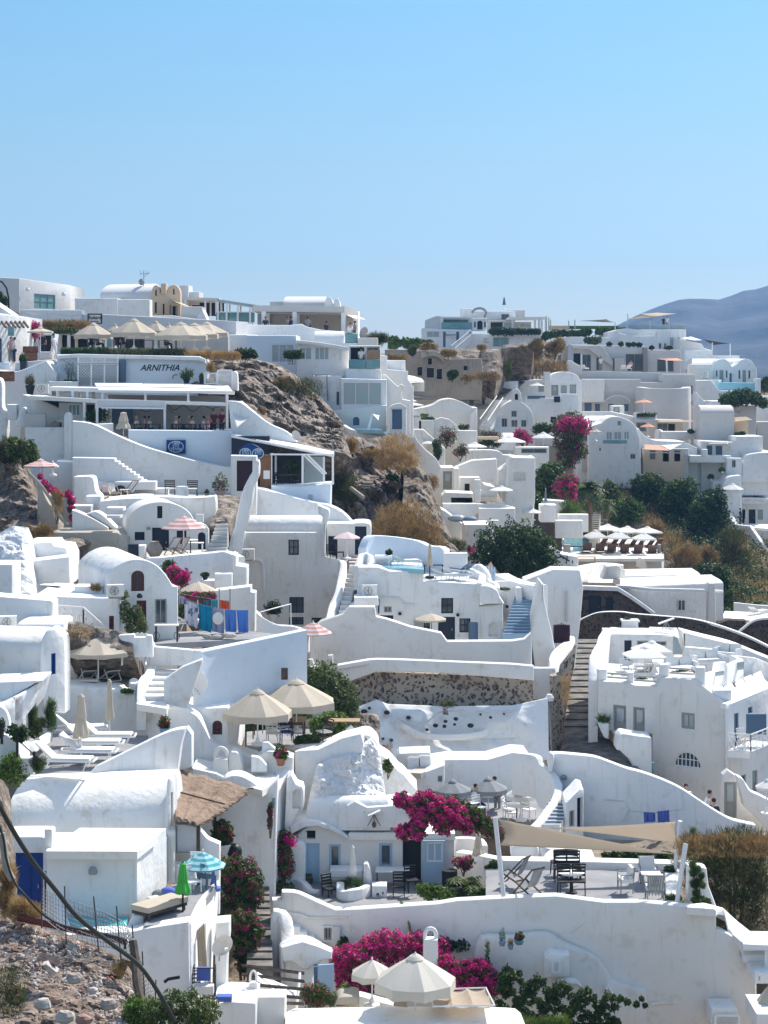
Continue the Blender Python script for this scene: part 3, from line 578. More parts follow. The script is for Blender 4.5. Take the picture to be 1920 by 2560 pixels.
def skinned(nq,joints,edges,mt,pt):
 import bmesh
 bm=bmesh.new();L=bm.verts.layers.skin.verify();vs=[]
 for(p,r)in joints:
  v=bm.verts.new(p);v[L].radius=(r,r)if not isinstance(r,tuple)else r;vs.append(v)
 vs[0][L].use_root=1
 for a,b in edges:bm.edges.new((vs[a],vs[b]))
 me=bpy.data.meshes.new(nq);bm.to_mesh(me);bm.free();o=bpy.data.objects.new(nq,me);S.collection.objects.link(o);me.materials.append(M[mt])
 md=o.modifiers.new('skin','SKIN');md.use_smooth_shade=1;sb=o.modifiers.new('sub','SUBSURF');sb.levels=sb.render_levels=1
 o.parent=pt;return o
def PE(lb,x,yb,Y,rz=0,po9='stand',si='cl_w',lg='cl_n',hair='hair',sk='skin',sc=1,hat=None,arm=0):
 t=TH('person',lb,'person',P(x,yb,Y),rz,sc=sc);dz=0 if po9!='sit' else-.42;bend=.35 if po9=='lean' else 0
 def b(x_,y_,z):return(x_,y_-(z-.95)*bend if z>.95 else y_,z+dz)
 J=[(b(0,0,.95),(.14,.11)),(b(0,0,1.15),(.125,.1)),(b(0,0,1.36),(.165,.11)),(b(0,-.01,1.48),.055),(b(0,-.02,1.56),.075),(b(0,-.03,1.67),(.078,.09)),(b(0,-.02,1.74),.06)]
 if po9=='sit':K_=lambda s:[((s*.1,-.08,.5),.085),((s*.11,-.42,.5),.058),((s*.11,-.44,.08),.04),((s*.11,-.56,.04),.032)]
 elif po9=='walk':K_=lambda s:[((s*.09,0,.88),.095),((s*.1,-.16*s,.48),.06),((s*.1,.02 if s>0 else-.02,.08),.042)if s>0 else((s*.1,.3,.1),.042),((s*.1,-.12 if s>0 else.2,.03),.034)]
 else:K_=lambda s:[((s*.09,0,.88),.095),((s*.1,-.01,.48),.06),((s*.1,.02,.08),.042),((s*.11,-.14,.03),.034)]
 A=lambda s:[(b(s*.19,0,1.42),.052),(b(s*.25,-.02-arm*.1,1.15),.04),(b(s*.24,-.12-arm*.2,.93+arm*.25),.03),(b(s*.23,-.16-arm*.25,.85+arm*.3),(.022,.036))]
 E=[(0,1),(1,2),(2,3),(3,4),(4,5),(5,6)];par=0
 for s in(-1,1):
  k=len(J);J+=K_(s);E+=[(0,k),(k,k+1),(k+1,k+2),(k+2,k+3)]
  k=len(J);J+=A(s);E+=[(2,k),(k,k+1),(k+1,k+2),(k+2,k+3)]
 skinned('body',J,E,sk,t)
 sh=[(b(0,0,.88),(.15,.12)),(J[0][0],(.17,.14)),(J[1][0],(.165,.14)),(J[2][0],(.195,.145)),(b(0,-.01,1.45),.085)];se=[(0,1),(1,2),(2,3),(3,4)]
 for s in(-1,1):k=len(sh);sh+=[(b(s*.19,0,1.42),.066),(b(s*.24,-.02-arm*.07,1.2),.056)];se+=[(3,k),(k,k+1)]
 skinned('shirt',sh,se,si,t)
 tr=[(b(0,0,.97),(.158,.13))];te=[]
 for s in(-1,1):q=K_(s);k=len(tr);tr+=[(q[0][0],.105),(q[1][0],.072)]+([(q[2][0],.055)]if lg!='cl_short' else[]);te+=[(0,k),(k,k+1)]+([(k+1,k+2)]if lg!='cl_short' else[])
 skinned('trousers',tr,te,lg if lg!='cl_short' else 'cl_n',t)
 hb=b(0,.02,1.7);OB('hair',MB().ball(hb,(.098,.105,.1)),hat or hair,t,sq=60)
 fb=b(0,-.12,1.63);OB('nose',MB().ball(fb,(.015,.02,.02),n=6),sk,t)
 return t
def text(s,x,y,Y,h,mt,pt=None,nq='lettering',shear=0,pl=None,d=-.012,align='CENTER',ext=.008,rot=0):
 c=bpy.data.curves.new(nq,'FONT');c.body=s;c.size=h;c.extrude=ext;c.shear=shear;c.align_x=align;c.align_y='CENTER'
 c.offset=h*.012
 o=bpy.data.objects.new(nq,c);S.collection.objects.link(o);dg=bpy.context.evaluated_depsgraph_get();me=bpy.data.meshes.new_from_object(o.evaluated_get(dg))
 S.collection.objects.unlink(o);bpy.data.objects.remove(o);me.name=nq;me.materials.clear();me.materials.append(M[mt])
 if pl is not None:u,z=pl.uz(x,y);p=pl.w(u,z,d);rz=math.atan2(pl.t.y,pl.t.x)
 else:p=P(x,y,Y);rz=0
 q=bpy.data.objects.new(nq,me);S.collection.objects.link(q)
 from mathutils import Matrix
 me.transform(Matrix.Translation(p)@Matrix.Rotation(rz,4,'Z')@Matrix.Rotation(math.pi/2,4,'X')@Matrix.Rotation(rot,4,'Z'))
 if pt is not None:q.parent=pt
 return q
def RO(lb,cat,pts,r,mt,pt=None,n=6,gp=None):
 nq=cat.replace(' ','_')
 o=OB(nq,MB().tube([P(*p)for p in pts],r,n),mt,pt,sq=40)
 if pt is None:tag(o,lb,cat,gp)
 return o
def SA(lb,corners,mt='tcan',sag=.12,cat='shade sail',nq='shade_sail'):
 C=[P(*c)for c in corners];tri=len(C)==3
 if tri:C=C+[C[2]]
 n=12;vs=[];cen=sum(C,Vector())/4
 for j in range(n+1):
  for i in range(n+1):
   u,v=i/n,j/n;p=(C[0]*(1-u)+C[1]*u)*(1-v)+(C[3]*(1-u)+C[2]*u)*v
   e=1-min(1,4*(u*(1-u)+v*(1-v))/2)
   pull=sag*(4*u*(1-u)*(1-4*v*(1-v))+4*v*(1-v)*(1-4*u*(1-u)))
   p=p+(cen-p)*max(0,pull)-Vector((0,0,10*sag*u*(1-u)*v*(1-v)));vs.append(p)
 W=n+1;f=[(j*W+i,j*W+i+1,(j+1)*W+i+1,(j+1)*W+i)for j in range(n)for i in range(n)]
 o=OB(nq,MB().add(vs,f),mt,sq=80);o.modifiers.new('thick','SOLIDIFY').thickness=.02;tag(o,lb,cat);return o
def lamp(lb,x,y,Y,sc=1,m='wp'):
 o=TH('wall_lamp',lb,'wall lamp',P(x,y,Y));OB('shade',MB().lathe([(.12*sc,0),(.14*sc,.1*sc),(.08*sc,.2*sc)],10),m,o);OB('bracket',MB().beam((0,0,.1*sc),(0,.2,.1*sc),.03,.03),'gm',o);return o
use(0,670)
o=PZ('plain grey cube house with a turquoise window on the skyline','house',[(128,290),(128,67),(460,112),(460,290)],178,8,YR=186,mt='grey',ws=[('tl',220,170,358,265)],ext=3)
PZ(None,None,[(-40,290),(-40,60),(126,66),(126,290)],178.1,8,YR=177.9,mt='grey',pt=o,nq='wing',grd=0)
lamp('round white lamp left of the turquoise window on the grey cube house',178,150,178.5,1.6);lamp('round white lamp right of the turquoise window on the grey cube house',414,180,183.5,1.6)
RO('tall black street lamp with curved neck before the grey cube house','street lamp',[(58,275,172),(55,190,172),(42,130,172),(15,92,172),(-12,80,172)],.08,'bk')
BU('dark round tree top behind the black street lamp','dark',-30,150,46,250,173,500,'tree',size=.2)
WA('low white parapet with a white rail before the grey cube house','parapet wall',[(130,270,171),(524,272,166)],bot=365,t=.4)
for k,dy in enumerate((12,40)):
 RO(('upper' if k==0 else 'lower')+' white rope looped along the parapet below the grey cube house','rope',sm([(170,275+dy,169.7),(260,296+dy,168.9),(350,280+dy,168),(440,296+dy,167),(520,285+dy,166)],4),.035,'wp')
box('white cubic house block left of the barrel vaulted house','house',485,195,762,330,182,8,ext=3)
box('rough lit white wall standing before the tan gabled house','wall',762,203,970,335,176,2,mt='worn',ext=3)
BA('barrel vaulted pale house running back to the tan arched gables','house',648,985,190,106,186,4.2,YR=184,mt='grey',wall_to=335,le=60)
g=[(983,335),(983,160)]+arc(986,1042,160,110,8)[1:-1]+[(1045,165),(1078,165)]+arc(1080,1172,170,108,10)[1:-1]+[(1172,175),(1172,335)]
o=PZ('tan house with two arched gables and a chimney between them','house',g,183,.8,YR=184.5,mt='tan',ws=[('dk',1003,222,1018,292),('dk',1055,232,1068,302),('dk',1006,142,1017,180),('dk',1122,135,1132,172),('op',1100,240,1112,300),('op',1118,245,1150,308)],ext=3)
box(None,None,1042,98,1076,168,183.3,1.2,mt='tan',pt=o,nq='chimney')
SA('cream awning slung from the tan gabled house',[(1105,205,184),(1150,215,187),(1240,255,181),(1190,245,180)],'pcan',.04)
t=TH('roof_antenna','thin roof antenna with a round dish on the barrel vaulted house','antenna',P(932,108,186));OB('mast',MB().tube([(0,0,-.5),(0,0,1.3)],.04,6),'gm',t)
OB('aerial',MB().beam((-.35,0,1),(.55,0,1.05),.04,.04).beam((-.3,0,.8),(-.3,0,1.35),.03,.03).beam((0,0,.7),(.5,0,1.2),.03,.03).beam((.3,0,.85),(.3,0,1.3),.03,.03),'gm',t);OB('drum',MB().ball((-.2,0,.25),(.3,.3,.32)),'gm',t)
o=box('two stepped pale blocks behind the tan gabled house','house',1160,110,1222,240,191,4,mt='grey',ext=3);box(None,None,1222,153,1292,240,191.5,4,mt='grey',pt=o,nq='side_block',grd=0)
def PG(lb,roof,posts,yb,Y,pm='wp',rm='grey',back=None,d=5,cat='pergola',beam=None,nq='pergola',pw=.16,t=.25):
 t_=TH(nq,lb,cat,P((roof[0][0]+roof[-1][0])/2,yb,Y));L=t_.location.copy()
 def sh(o):o.location=-L;o.parent=t_;return o
 (x0,y0),(x1,y1)=roof;a,b=P(x0,y0,Y),P(x1,y1,Y);up=Vector((0,d,.02));th=Vector((0,0,-t))
 sh(OB('roof',MB().add([a,b,b+up,a+up,a+th,b+th,b+up+th,a+up+th],[(0,1,2,3),(4,7,6,5),(0,4,5,1),(1,5,6,2),(2,6,7,3),(3,7,4,0)]),rm))
 for x in posts:
  f=(x-x0)/(x1-x0);tp=a.lerp(b,f)+th;bt=P(x,yb,Y)
  sh(OB('post',MB().beam((tp.x,Y+.1,bt.z),(tp.x,Y+.1,tp.z),pw,pw),pm));sh(OB('post',MB().beam((tp.x,Y+d-.2,bt.z),(tp.x,Y+d-.2,tp.z),pw,pw),pm))
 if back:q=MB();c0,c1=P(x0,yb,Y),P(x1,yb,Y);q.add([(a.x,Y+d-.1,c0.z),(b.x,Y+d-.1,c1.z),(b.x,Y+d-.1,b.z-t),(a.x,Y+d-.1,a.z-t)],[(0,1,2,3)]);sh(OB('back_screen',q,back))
 if beam:
  for by in beam:p0,p1=P(x0,by,Y),P(x1,by,Y);sh(OB('rail',MB().beam(p0,p1,.08,.08),pm))
 return t_
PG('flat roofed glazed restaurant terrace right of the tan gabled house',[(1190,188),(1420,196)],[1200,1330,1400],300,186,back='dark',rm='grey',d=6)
PG('open white pergola with sky showing through behind the parasol restaurant',[(1405,200),(1662,240)],[1412,1468,1540,1620],362,182,d=4,beam=(285,),rm='gl9')
box('teal glass balustrade under the open white pergola','balustrade',1400,288,1650,352,182.4,.1,mt='gt',ch=.02)
PZ('low white sloping block before the glazed skyline restaurant','house',[(970,340),(970,310),(1120,308),(1270,330),(1312,268),(1410,345)],178,3,ext=2)
box('flat white roof block with pot plant right of the tan gables','house',1172,250,1310,330,180,4,mt='ge',ext=2)
WA('long pale retaining wall behind the cream restaurant parasols','retaining wall',[(540,300,166),(545,298,166),(660,300,165),(1530,345,160)],bot=540,t=2,mt='grey')
o=box('dark framed notice board above the cream restaurant parasols','sign',566,295,661,362,157,.12,mt='bk',ch=.02)
p_=Plane(566,157,661,157);OB('panel',MB().add([p_.w(*p_.uz(x,y),-.01)for x,y in((575,355),(575,303),(652,303),(652,355))],[(0,3,2,1)]),'grey',o);text('Rubams',614,322,157,.38,'bk',o,shear=.4,d=-.03,pl=p_);text('restaurant',612,346,157,.17,'bk',o,pl=p_,d=-.03)
box('white lower house wall right of the last cream parasol','house',1440,432,1662,690,156,8,ext=3)
def beams_on(pl,o,xs,y0,y1):
 b=MB()
 for x in xs:u,z=pl.uz(x,y0);u2,z2=pl.uz(x-14,y1);b.beam(pl.w(u,z,.1),pl.w(u2,z2,-.55),.12,.12)
 OB('canopy_beams',b,'wood',o)
pl=[(-60,640),(-60,300),(0,292),(182,318),(180,480),(172,610)]
o=PZ('white shop front with teal sign and projecting roof beams','shop',pl,140,6,YR=144,ws=[('ds',-30,448,14,612,1),('gd',50,452,104,602,2)],ext=3);beams_on(o_pl[o.name],o,(12,42,72,100,128,156),340,386)
box('teal hanging shop sign over the doorway of the white shop','sign',50,380,90,440,139,.15,mt='gt',ch=.02)
PZ('white gable roof edge rising at the left frame edge','roof edge',[(-50,300),(-50,215),(75,300)],146,3)
BU('purple bougainvillea beside the white shop front','boug',180,345,268,460,146,700,'bougainvillea')
PA('small cream parasol beside the white shop front',262,388,412,86,600,142,val=.1)
PZ('dark entrance bay behind the small cream parasol','entrance',[(200,600),(200,425),(345,425),(345,600)],147,3,mt='blue',ws=[('op',265,430,332,545)],ext=1)
PG('planted entrance pergola with dark bays left of the cream parasols',[(265,395),(600,432)],[340,445,580],530,150,back='dark',rm='ge',d=4,pw=.22)
BU('dry brown hedge along the pergola roof','dry',262,340,575,395,151,1500,'hedge',dp=2,bb2=[(k/12+.04,.5+.05*(k%2),.55)for k in range(12)],sj=0)
BU('grey green trailing plants under the dry roof hedge','olive',270,385,500,430,150,900,'creeper',bb2=[(k/9+.06,.5,.5)for k in range(9)],sj=0)
PR=[(605,358,432,128,520,143,'left end'),(745,368,408,60,520,150,'small one peeping out behind the second'),(868,330,420,155,520,141,'widest one second'),(1010,346,408,90,520,148,'half hidden one behind the gap'),(1092,362,400,50,520,152,'tiny rear one'),(1172,355,438,182,530,138,'frontmost'),(1260,362,430,165,525,142,'middle one of the right hand cluster'),(1340,353,420,150,520,146,'right end')]
for x,ya,yr,hw,yb,Y,nm in PR:PA('large cream restaurant parasol, '+nm+(' in the row' if 'end' in nm or 'second' in nm else ''),x,ya,yr,hw,yb,Y,val=.32,gp='cream parasols of the upper restaurant',rot=.39)
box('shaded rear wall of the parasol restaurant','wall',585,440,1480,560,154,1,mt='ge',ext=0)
box('white curtain hung behind the left end cream parasol','curtain',605,445,692,512,152,.08,mt='wcan',ch=.02);box('teal door leaf beside the white restaurant curtain','door',694,450,724,512,152,.1,mt='gt',ch=.02)
box('dark serving counter under the widest cream parasol','counter',815,460,930,520,150,.8,mt='dark',ch=.02)
for i,(x,c,d_)in enumerate(((592,'cl_n','behind the left end parasol pole'),(760,'cl_n','left of the pair under the widest parasol'),(792,'cl_n','right of the pair under the widest parasol'),(1072,'cl_g','alone under the frontmost parasol'),(630,'cl_g','low at a table under the left end parasol'))):
 PE('seated guest in dark clothes '+d_,x,536-(6 if i==2 else 0),142.5,rz=.5*i,po9='sit',si=c,sk='skin2',sc=1)
for i,x in enumerate((640,770,860,960,1060,1110)):TA('dark dining table %s'%('under the left end parasol','left of the widest parasol pole','under the widest parasol','between widest and frontmost parasols','left of the frontmost parasol pole','at the frontmost parasol pole')[i],x,535,142+(i%2),.8,.8,'wood','bk',gp='tables of the upper restaurant')
box('dark blue backing sheet standing in for shade behind the white trellis doors','wall',500,612,766,770,134.3,.1,mt='slate')  # thin dark sheet added; its colour stands in for shade behind the trellis
BU('dark green planter hedge along the restaurant edge','hedge',405,512,700,562,136,2400,'hedge',bb2=[(k/14+.03,.6,.52)for k in range(14)],sj=0,dp=1.5)
BU('dull grey green grasses planted along the restaurant edge','dy',690,515,1210,572,136,3000,'hedge',bb2=[(k/20+.02,.6,.5)for k in range(20)],sj=0,dp=1.5,size=.2)
BU('straw coloured grasses at the right end of the restaurant edge','straw',1200,520,1545,590,136,2200,'hedge',bb2=[(k/14+.03,.6+.01*k,.45)for k in range(14)],sj=0,dp=1.5,size=.22)
BU('dark evergreen clump below the white lower house','dark',1535,515,1665,600,138,900,'shrub')
o=PZ('pale blue wall carrying dark italic lettering','wall',[(370,800),(366,560),(500,558),(1290,572),(1330,592),(1340,620),(1336,800)],135,3,mt='blue',ext=2,ch=.12)
text('ARNITHIA',1035,648,135,.58,'navy',o,shear=.35,pl=o_pl[o.name],ext=.02)
WA('white coping strip above the lettered wall','coping',[(370,566,134.8),(500,556,134.8),(1290,574,134.6),(1330,590,134.6)],h=.25,t=.5)
def LT(lb,x0,y0,x1,y1,Y,nx,ny,cat='lattice screen',panes=1,pt=None,m='wp'):
 mm=mpq(Y);W,H=(x1-x0)*mm,(y1-y0)*mm;t=TH('lattice_screen',lb,cat,P(x0,y1,Y));fr=MB()
 for k in range(panes+1):fr.beam((W*k/panes,0,0),(W*k/panes,0,H),.09,.09)
 fr.beam((0,0,0),(W,0,0),.08,.08);fr.beam((0,0,H),(W,0,H),.08,.08);OB('frame',fr,m,t);b=MB();s=W/nx
 import itertools
 k=-int(H/s)-1
 while k*s<W:
  for sg in(1,-1):
   x_=k*s;a=max(0,-x_);e=min(H,W-x_)
   if e>a:
    p,q=(x_+a,a),(x_+e,e)
    if sg<0:p,q=(W-p[0],p[1]),(W-q[0],q[1])
    b.beam((p[0],.01*sg,p[1]),(q[0],.01*sg,q[1]),.05,.02)
  k+=1
 OB('trellis',b,m,t);return t
LT('tall white trellis doors in three leaves left of the dark lettering',505,622,762,768,133.6,13,10,panes=3);LT('narrow white trellis strip over the three leaf trellis doors',505,572,762,618,133.6,13,3,panes=3)
box('blue shuttered door beside the tall trellis doors','door',768,598,812,740,134.6,.3,mt='slate',ch=.02)
BU('bare leafy climber on the blue wall left of the trellis','dy',388,580,500,740,134.2,420,'climber',size=.14,dp=.6);BU('dark low shrubs under the climber left of the trellis','dark',395,718,502,775,133.5,500,'shrub')
PO('large palm-like plant in a dark pot under the wall lettering',1208,748,133.5,34,44,'spike',70,100,'navy',130,.3);PO('green plant in a dark pot right of the wall lettering',1306,748,133.5,30,34,'green',40,36,'navy',160)
RO('hooked dark pipe on the wall beneath the lettering','pipe',[(1118,716,134.8),(1122,698,134.7),(1138,690,134.7),(1150,692,134.7)],.05,'gm')
LT('small white trellis panel at the right end of the lettered wall',1326,682,1404,750,132.8,6,5);LT('taller white trellis panel beside the rocky slope',1410,662,1502,782,131.5,14,14)
BU('yellow dry grass tuft between the wall end and the rock','straw',1335,612,1420,682,134,500,'grass tuft','grass_tuft',size=.2)
PZ('white rounded pier behind the taller trellis panel','pier',[(1495,800)]+sm([(1500,680),(1520,668),(1538,690),(1542,800)],4),132,.8)
t=TH('pergola_restaurant','white framed pergola restaurant with pale roof panels below the lettered wall','restaurant',P(1050,1050,125));L0=t.location.copy()
def sub(o,par=None):o.parent=par or t;o.location=-L0 if par is None else(0,0,0);return o
for(a,b)in(((614,745),(925,748)),((932,750),(1188,752)),((1195,755),(1480,762))):
 x0,y0=a;x1,y1=b;r=MB();p=[P(x0,y0,131),P(x1,y1,131),P(x1+40,y1+52,126),P(x0+25,y0+48,126)];dn=Vector((0,0,-.07))
 r.add(p+[v+dn for v in p],[(0,3,2,1),(4,5,6,7),(0,1,5,4),(1,2,6,5),(2,3,7,6),(3,0,4,7)]);q=sub(OB('roof_panel',r,'roof'))
 c=MB();c.beam(p[0].lerp(p[3],.5),p[1].lerp(p[2],.5),.05,.1);OB('batten',c,'wp',q)
for(x0,y0,x1,y1,Y,w_)in((620,798,1520,806,125.9,.16),(625,858,1475,884,125,.22),(655,905,1065,910,124.8,.1),(1075,868,1475,884,124.9,.14)):sub(OB('beam',MB().beam(P(x0,y0,Y),P(x1,y1,Y),.15,w_),'wp'))
for x,y0,y1,Y in((630,850,1005,125),(717,860,1005,129),(1068,860,1052,125),(1472,826,1055,125),(1505,870,1050,128),(665,800,855,126),(943,805,860,126),(1220,805,865,126),(1470,805,865,126)):sub(OB('post',MB().beam(P(x,y1,Y),P(x,y0,Y),.14,.14),'wp'))
sub(OB('roller_blind',MB().add([P(632,862,124.9),P(1065,868,124.9),P(1065,912,124.9),P(632,905,124.9)],[(0,3,2,1)]),'grey'));sub(OB('back_screen',MB().add([P(700,820,130.5),P(1480,830,130.5),P(1480,1060,130.5),P(700,1060,130.5)],[(0,3,2,1)]),'shade'))
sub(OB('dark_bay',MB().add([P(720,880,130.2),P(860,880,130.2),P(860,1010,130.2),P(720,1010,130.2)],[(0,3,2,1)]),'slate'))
for k,pts in enumerate(([(1080,880),(1130,920),(1190,890),(1250,930),(1310,890),(1370,910),(1440,890)],[(870,890),(950,930),(1040,880),(1120,940)])):sub(OB('string_lights',MB().tube([P(x,y,126.5)for x,y in sm(pts,5)],.02,5),'bk'))
FL('terrace_paving',[(700,1052),(1510,1052),(1510,1030),(700,1030)],125,'pave')
for i,(x,sh_,hr_,d_)in enumerate(((885,'cl_w','hair2','in white at the left end table'),(935,'cl_p','hair','in pink at the left end table'),(968,'cl_w','hair','in white beside the pink clad guest'),(1140,'cl_w','hair2','with fair hair at the centre table'),(1165,'cl_g','hair','in grey at the centre table'),(1222,'cl_p','hair2','in pink right of centre'),(1246,'cl_w','hair','in white right of centre'),(1318,'cl_w','hair','in white near the standing waiters'),(1345,'cl_p','hair2','in pink next to the standing waiters'))):
 PE('seated diner '+d_+' of the pergola restaurant',x,1098,126.5+.3*(i%3),rz=(-1)**i*1.3,po9='sit',si=sh_,hair=hr_)
PE('standing waiter in a maroon shirt, left of the two by the pergola corner post',1385,1098,126.2,rz=.6,si='cl_m',sk='skin2',arm=.5);PE('standing waiter in a maroon shirt, right of the two by the pergola corner post',1438,1098,126.2,rz=-.5,si='cl_m',sk='skin2',arm=.4)
for i,x in enumerate((910,1000,1150,1230,1330)):TA('dark restaurant table %s'%('at the left end of the pergola terrace','second from the left on the pergola terrace','in the middle of the pergola terrace','right of the middle on the pergola terrace','before the maroon waiters')[i],x,1088,126,.8,.7,'wood','bk',gp='tables of the pergola restaurant')
CP('thick furled cream parasol at the left of the pergola restaurant',800,935,1045,1098,52,123.6)
o=PZ('pale blue parapet wall under the pergola restaurant','parapet wall',[(830,1250),(830,1048),(1510,1056),(1505,1250)],123,1,mt='blue',ext=3)
o=box('square blue sign with an oval emblem on the pale blue parapet','sign',1078,1115,1202,1203,122.8,.1,mt='signblue',ch=.01);pl=o_pl[o.name]
def ring(cx,cy,rx,ry,pl,w_,mt,par,d=-.02,nq='oval_ring'):
 m=MB();n=36;c=pl.uz(cx,cy);a=pl.uz(cx+rx,cy)[0]-c[0];b=c[1]-pl.uz(cx,cy+ry)[1];vs=[]
 for k in range(n):
  t_=2*math.pi*k/n
  for s in(0,w_):vs.append(pl.w(c[0]+(a-s)*math.cos(t_),c[1]+(b-s)*math.sin(t_),d))
 m.add(vs,[(2*k,2*k+1,(2*k+3)%(2*n),(2*k+2)%(2*n))for k in range(n)]);return OB(nq,m,mt,par)
ring(1140,1158,50,38,pl,.045,'signw',o);text('1800',1140,1137,0,.24,'signw',o,pl=pl,d=-.01);text('ΣΤΟ',1140,1157,0,.19,'signw',o,pl=pl,d=-.01);text('ΤΕΛΜΑ',1142,1175,0,.2,'signw',o,pl=pl,d=-.01)
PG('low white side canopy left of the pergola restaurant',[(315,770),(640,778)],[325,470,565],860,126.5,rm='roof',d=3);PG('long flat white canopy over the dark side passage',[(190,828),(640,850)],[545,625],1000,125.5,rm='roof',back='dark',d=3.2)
box('dark shopfront under the long flat white canopy','shopfront',380,870,625,1005,127.5,.5,mt='grey',ws=[('tg',440,870,520,960),('op',555,870,622,1000)])
BU('dark green plants beside the side passage posts','dark',545,900,700,1005,125.6,500,'shrub',size=.12)
PZ('white stepped terrace block under the white shop front','terrace',[(-60,960),(-60,660),(95,672),(130,665),(300,600),(370,690),(362,740),(320,765),(312,830),(140,826),(130,960)],134,4,ext=3)
for i,(x0,y0,x1,y1,Y,d_)in enumerate(((150,510,246,548,138.5,'upper of two bronze panels by the shop steps'),(162,553,240,606,138.3,'lower of two bronze panels by the shop steps'),(0,672,92,732,132.8,'bronze panel on the terrace block at the left edge'))):
 o=box('framed relief '+d_,'relief panel',x0,y0,x1,y1,Y,.12,mt='bronze',ch=.02);rr=MB();a,b=P(x0,y0,Y-.02),P(x1,y1,Y-.02)
 for p,q in(((a.x,a.z),(b.x,a.z)),((b.x,a.z),(b.x,b.z)),((b.x,b.z),(a.x,b.z)),((a.x,b.z),(a.x,a.z))):rr.beam((p[0],Y-.02,p[1]),(q[0],Y-.02,q[1]),.05,.06)
 OB('frame',rr,'board',o)
PE('standing woman in a long pink-brown dress at the shop door',72,616,138.6,rz=.3,si='cl_p',lg='cl_g',sk='skin',sc=1.02);PE('standing man in a white shirt beside the shop door',92,616,138.2,rz=-1.2,si='cl_w',lg='cl_n');PE('person in a pale blue shirt walking below the small cream parasol',348,590,139.5,rz=1.1,si='cl_w',lg='cl_w',po9='walk');PE('person in black inside the dark entrance bay',275,575,145,rz=.2,si='cl_n')
box('grey blue plinth under the small cream parasol','plinth',258,542,336,590,141.5,1.5,mt='grey');PZ('white planter ledge below the shop terrace','ledge',[(90,680),(100,612),(240,600),(360,590),(366,612),(300,640),(260,690)],136.5,1.5,mt='grey')
box('blue parapet bench at the foot of the white shop','bench',-30,612,60,652,137.2,1,mt='blue')
PO('dark green shrub in a tall dark planter by the relief panels',150,662,135.8,60,44,'dark',56,64,'navy',260)
box('dark blue crate stack beside the tall dark planter','crate',128,600,170,660,135.6,.5,mt='navy')
PO('grassy plant in a dark tub on the white stepped terrace',195,820,132.2,60,60,'dy',80,70,'navy',200,.25)
AU('boxy outdoor air conditioner on the white stepped terrace',236,752,312,815,131.8)
box('low white parapet with planters left of the lettered wall','parapet wall',316,735,505,800,133.2,.4)
PZ('sloping white stair wall below the long flat canopy','stair wall',[(118,900)]+sm([(140,826),(165,822),(300,870),(420,925),(462,938)],4)+[(466,1060),(300,1060),(290,1000),(118,1000)],128,1.5,mt='cream',ext=2)
PZ('rounded white pillar wall at the left frame edge','wall',[(-40,1060),(-40,700)]+sm([(0,715),(14,760),(16,900),(42,930),(45,1000)],3)+[(45,1060)],128.5,1,ext=1)
box('square white pier beside the rounded pillar wall','pier',44,884,108,985,128,1);PZ('white fin with rounded top above the rocky left cliff','fin wall',[(100,1030),(108,985)]+sm([(125,930),(150,902),(168,920),(170,1030)],4),127,.5)
box('boxed white balcony wall left of the clay oven','balcony wall',160,945,296,1035,126.5,.3,mt='ge');PO('squat clay oven dome behind the balcony wall',355,1035,126.6,36,80,'dry',8,10,'clay',10)
box('white balcony parapet with the clay oven','parapet wall',296,985,412,1045,127.4,.4,mt='worn',ws=[('nd',330,992,402,1034)])
box('tall cream house wall under the clay oven balcony','house',160,1034,464,1250,125.5,3,mt='cream',ext=5)
PZ('white corner pillar with rounded top at the foot of the stair wall','pillar',[(412,1250)]+sm([(414,960),(430,936),(455,940),(466,965)],3)+[(466,1250)],124.8,.5,ext=4)
PZ('wide cream wall sweeping down to the right below the pale blue parapet','retaining wall',[(468,1420)]+[(468,990)]+sm([(480,992),(600,1010),(760,1085),(930,1155),(1100,1205),(1270,1250),(1440,1285),(1500,1290)],4)+[(1512,1290),(1512,1420)],121.5,.8,mt='cream',ext=5)
WA('short white ramp parapet left of the furled cream parasol','parapet wall',[(600,1012,122.6),(735,1005,123.5)],h=.9,t=.3)
use(640,670)
BA('grey twin barrel vault roof on top of the white villa','house',175,450,245,186,174,2.6,mt='grey',wall_to=300,le=20)
o=PZ('pair of arched white vault ends beside the grey barrel vault','vault gable',[(440,300),(440,245)]+arc(444,500,240,186,8)+arc(502,546,240,196,8)+[(548,300)],171.8,3)
box('flat grey block left of the grey barrel vault','house',90,214,200,300,175,3,mt='grey')
PG('broad screened roof terrace of the white villa',[(-20,242),(572,250)],[50,250,566],430,166,back='shade',rm='ge',d=6,pw=.35,t=.5)
PZ('shaded side screen at the right end of the roof terrace','screen wall',[(572,400),(572,245),(672,282),(672,400)],166,.2,YR=172,mt='shade')
t=SA('small white awning braced at the corner of the roof terrace',[(580,302,167),(650,310,170),(712,335,168),(640,330,165)],'wcan',.02)
PZ('white villa terrace wall under the screened roof terrace','house',[(-60,560),(-60,368),(220,370),(295,362),(330,380),(420,400),(560,412),(572,560)],163,6,ext=3)
for i,(x,d_)in enumerate(((62,'at the far left of the roof terrace'),(205,'left of the centre post of the roof terrace'),(228,'next to the centre post of the roof terrace'),(335,'right of the centre post in dark clothes'),(455,'behind the white terrace wall'),(640,'behind the glass balcony in dark clothes'))):PE('guest '+d_,x,420 if i<4 else 450,165,rz=i,po9='sit',si=['cl_n','cl_g'][i%2],sk='skin2')
BA('white rounded bay below the roof terrace','bay',380,570,500,410,160,1.2,wall_to=510)
o=box('white house with a three pane window at the head of the rock slope','house',-60,436,262,700,154,7,ws=[('w3',100,495,248,612)],ext=4,mt='blue')
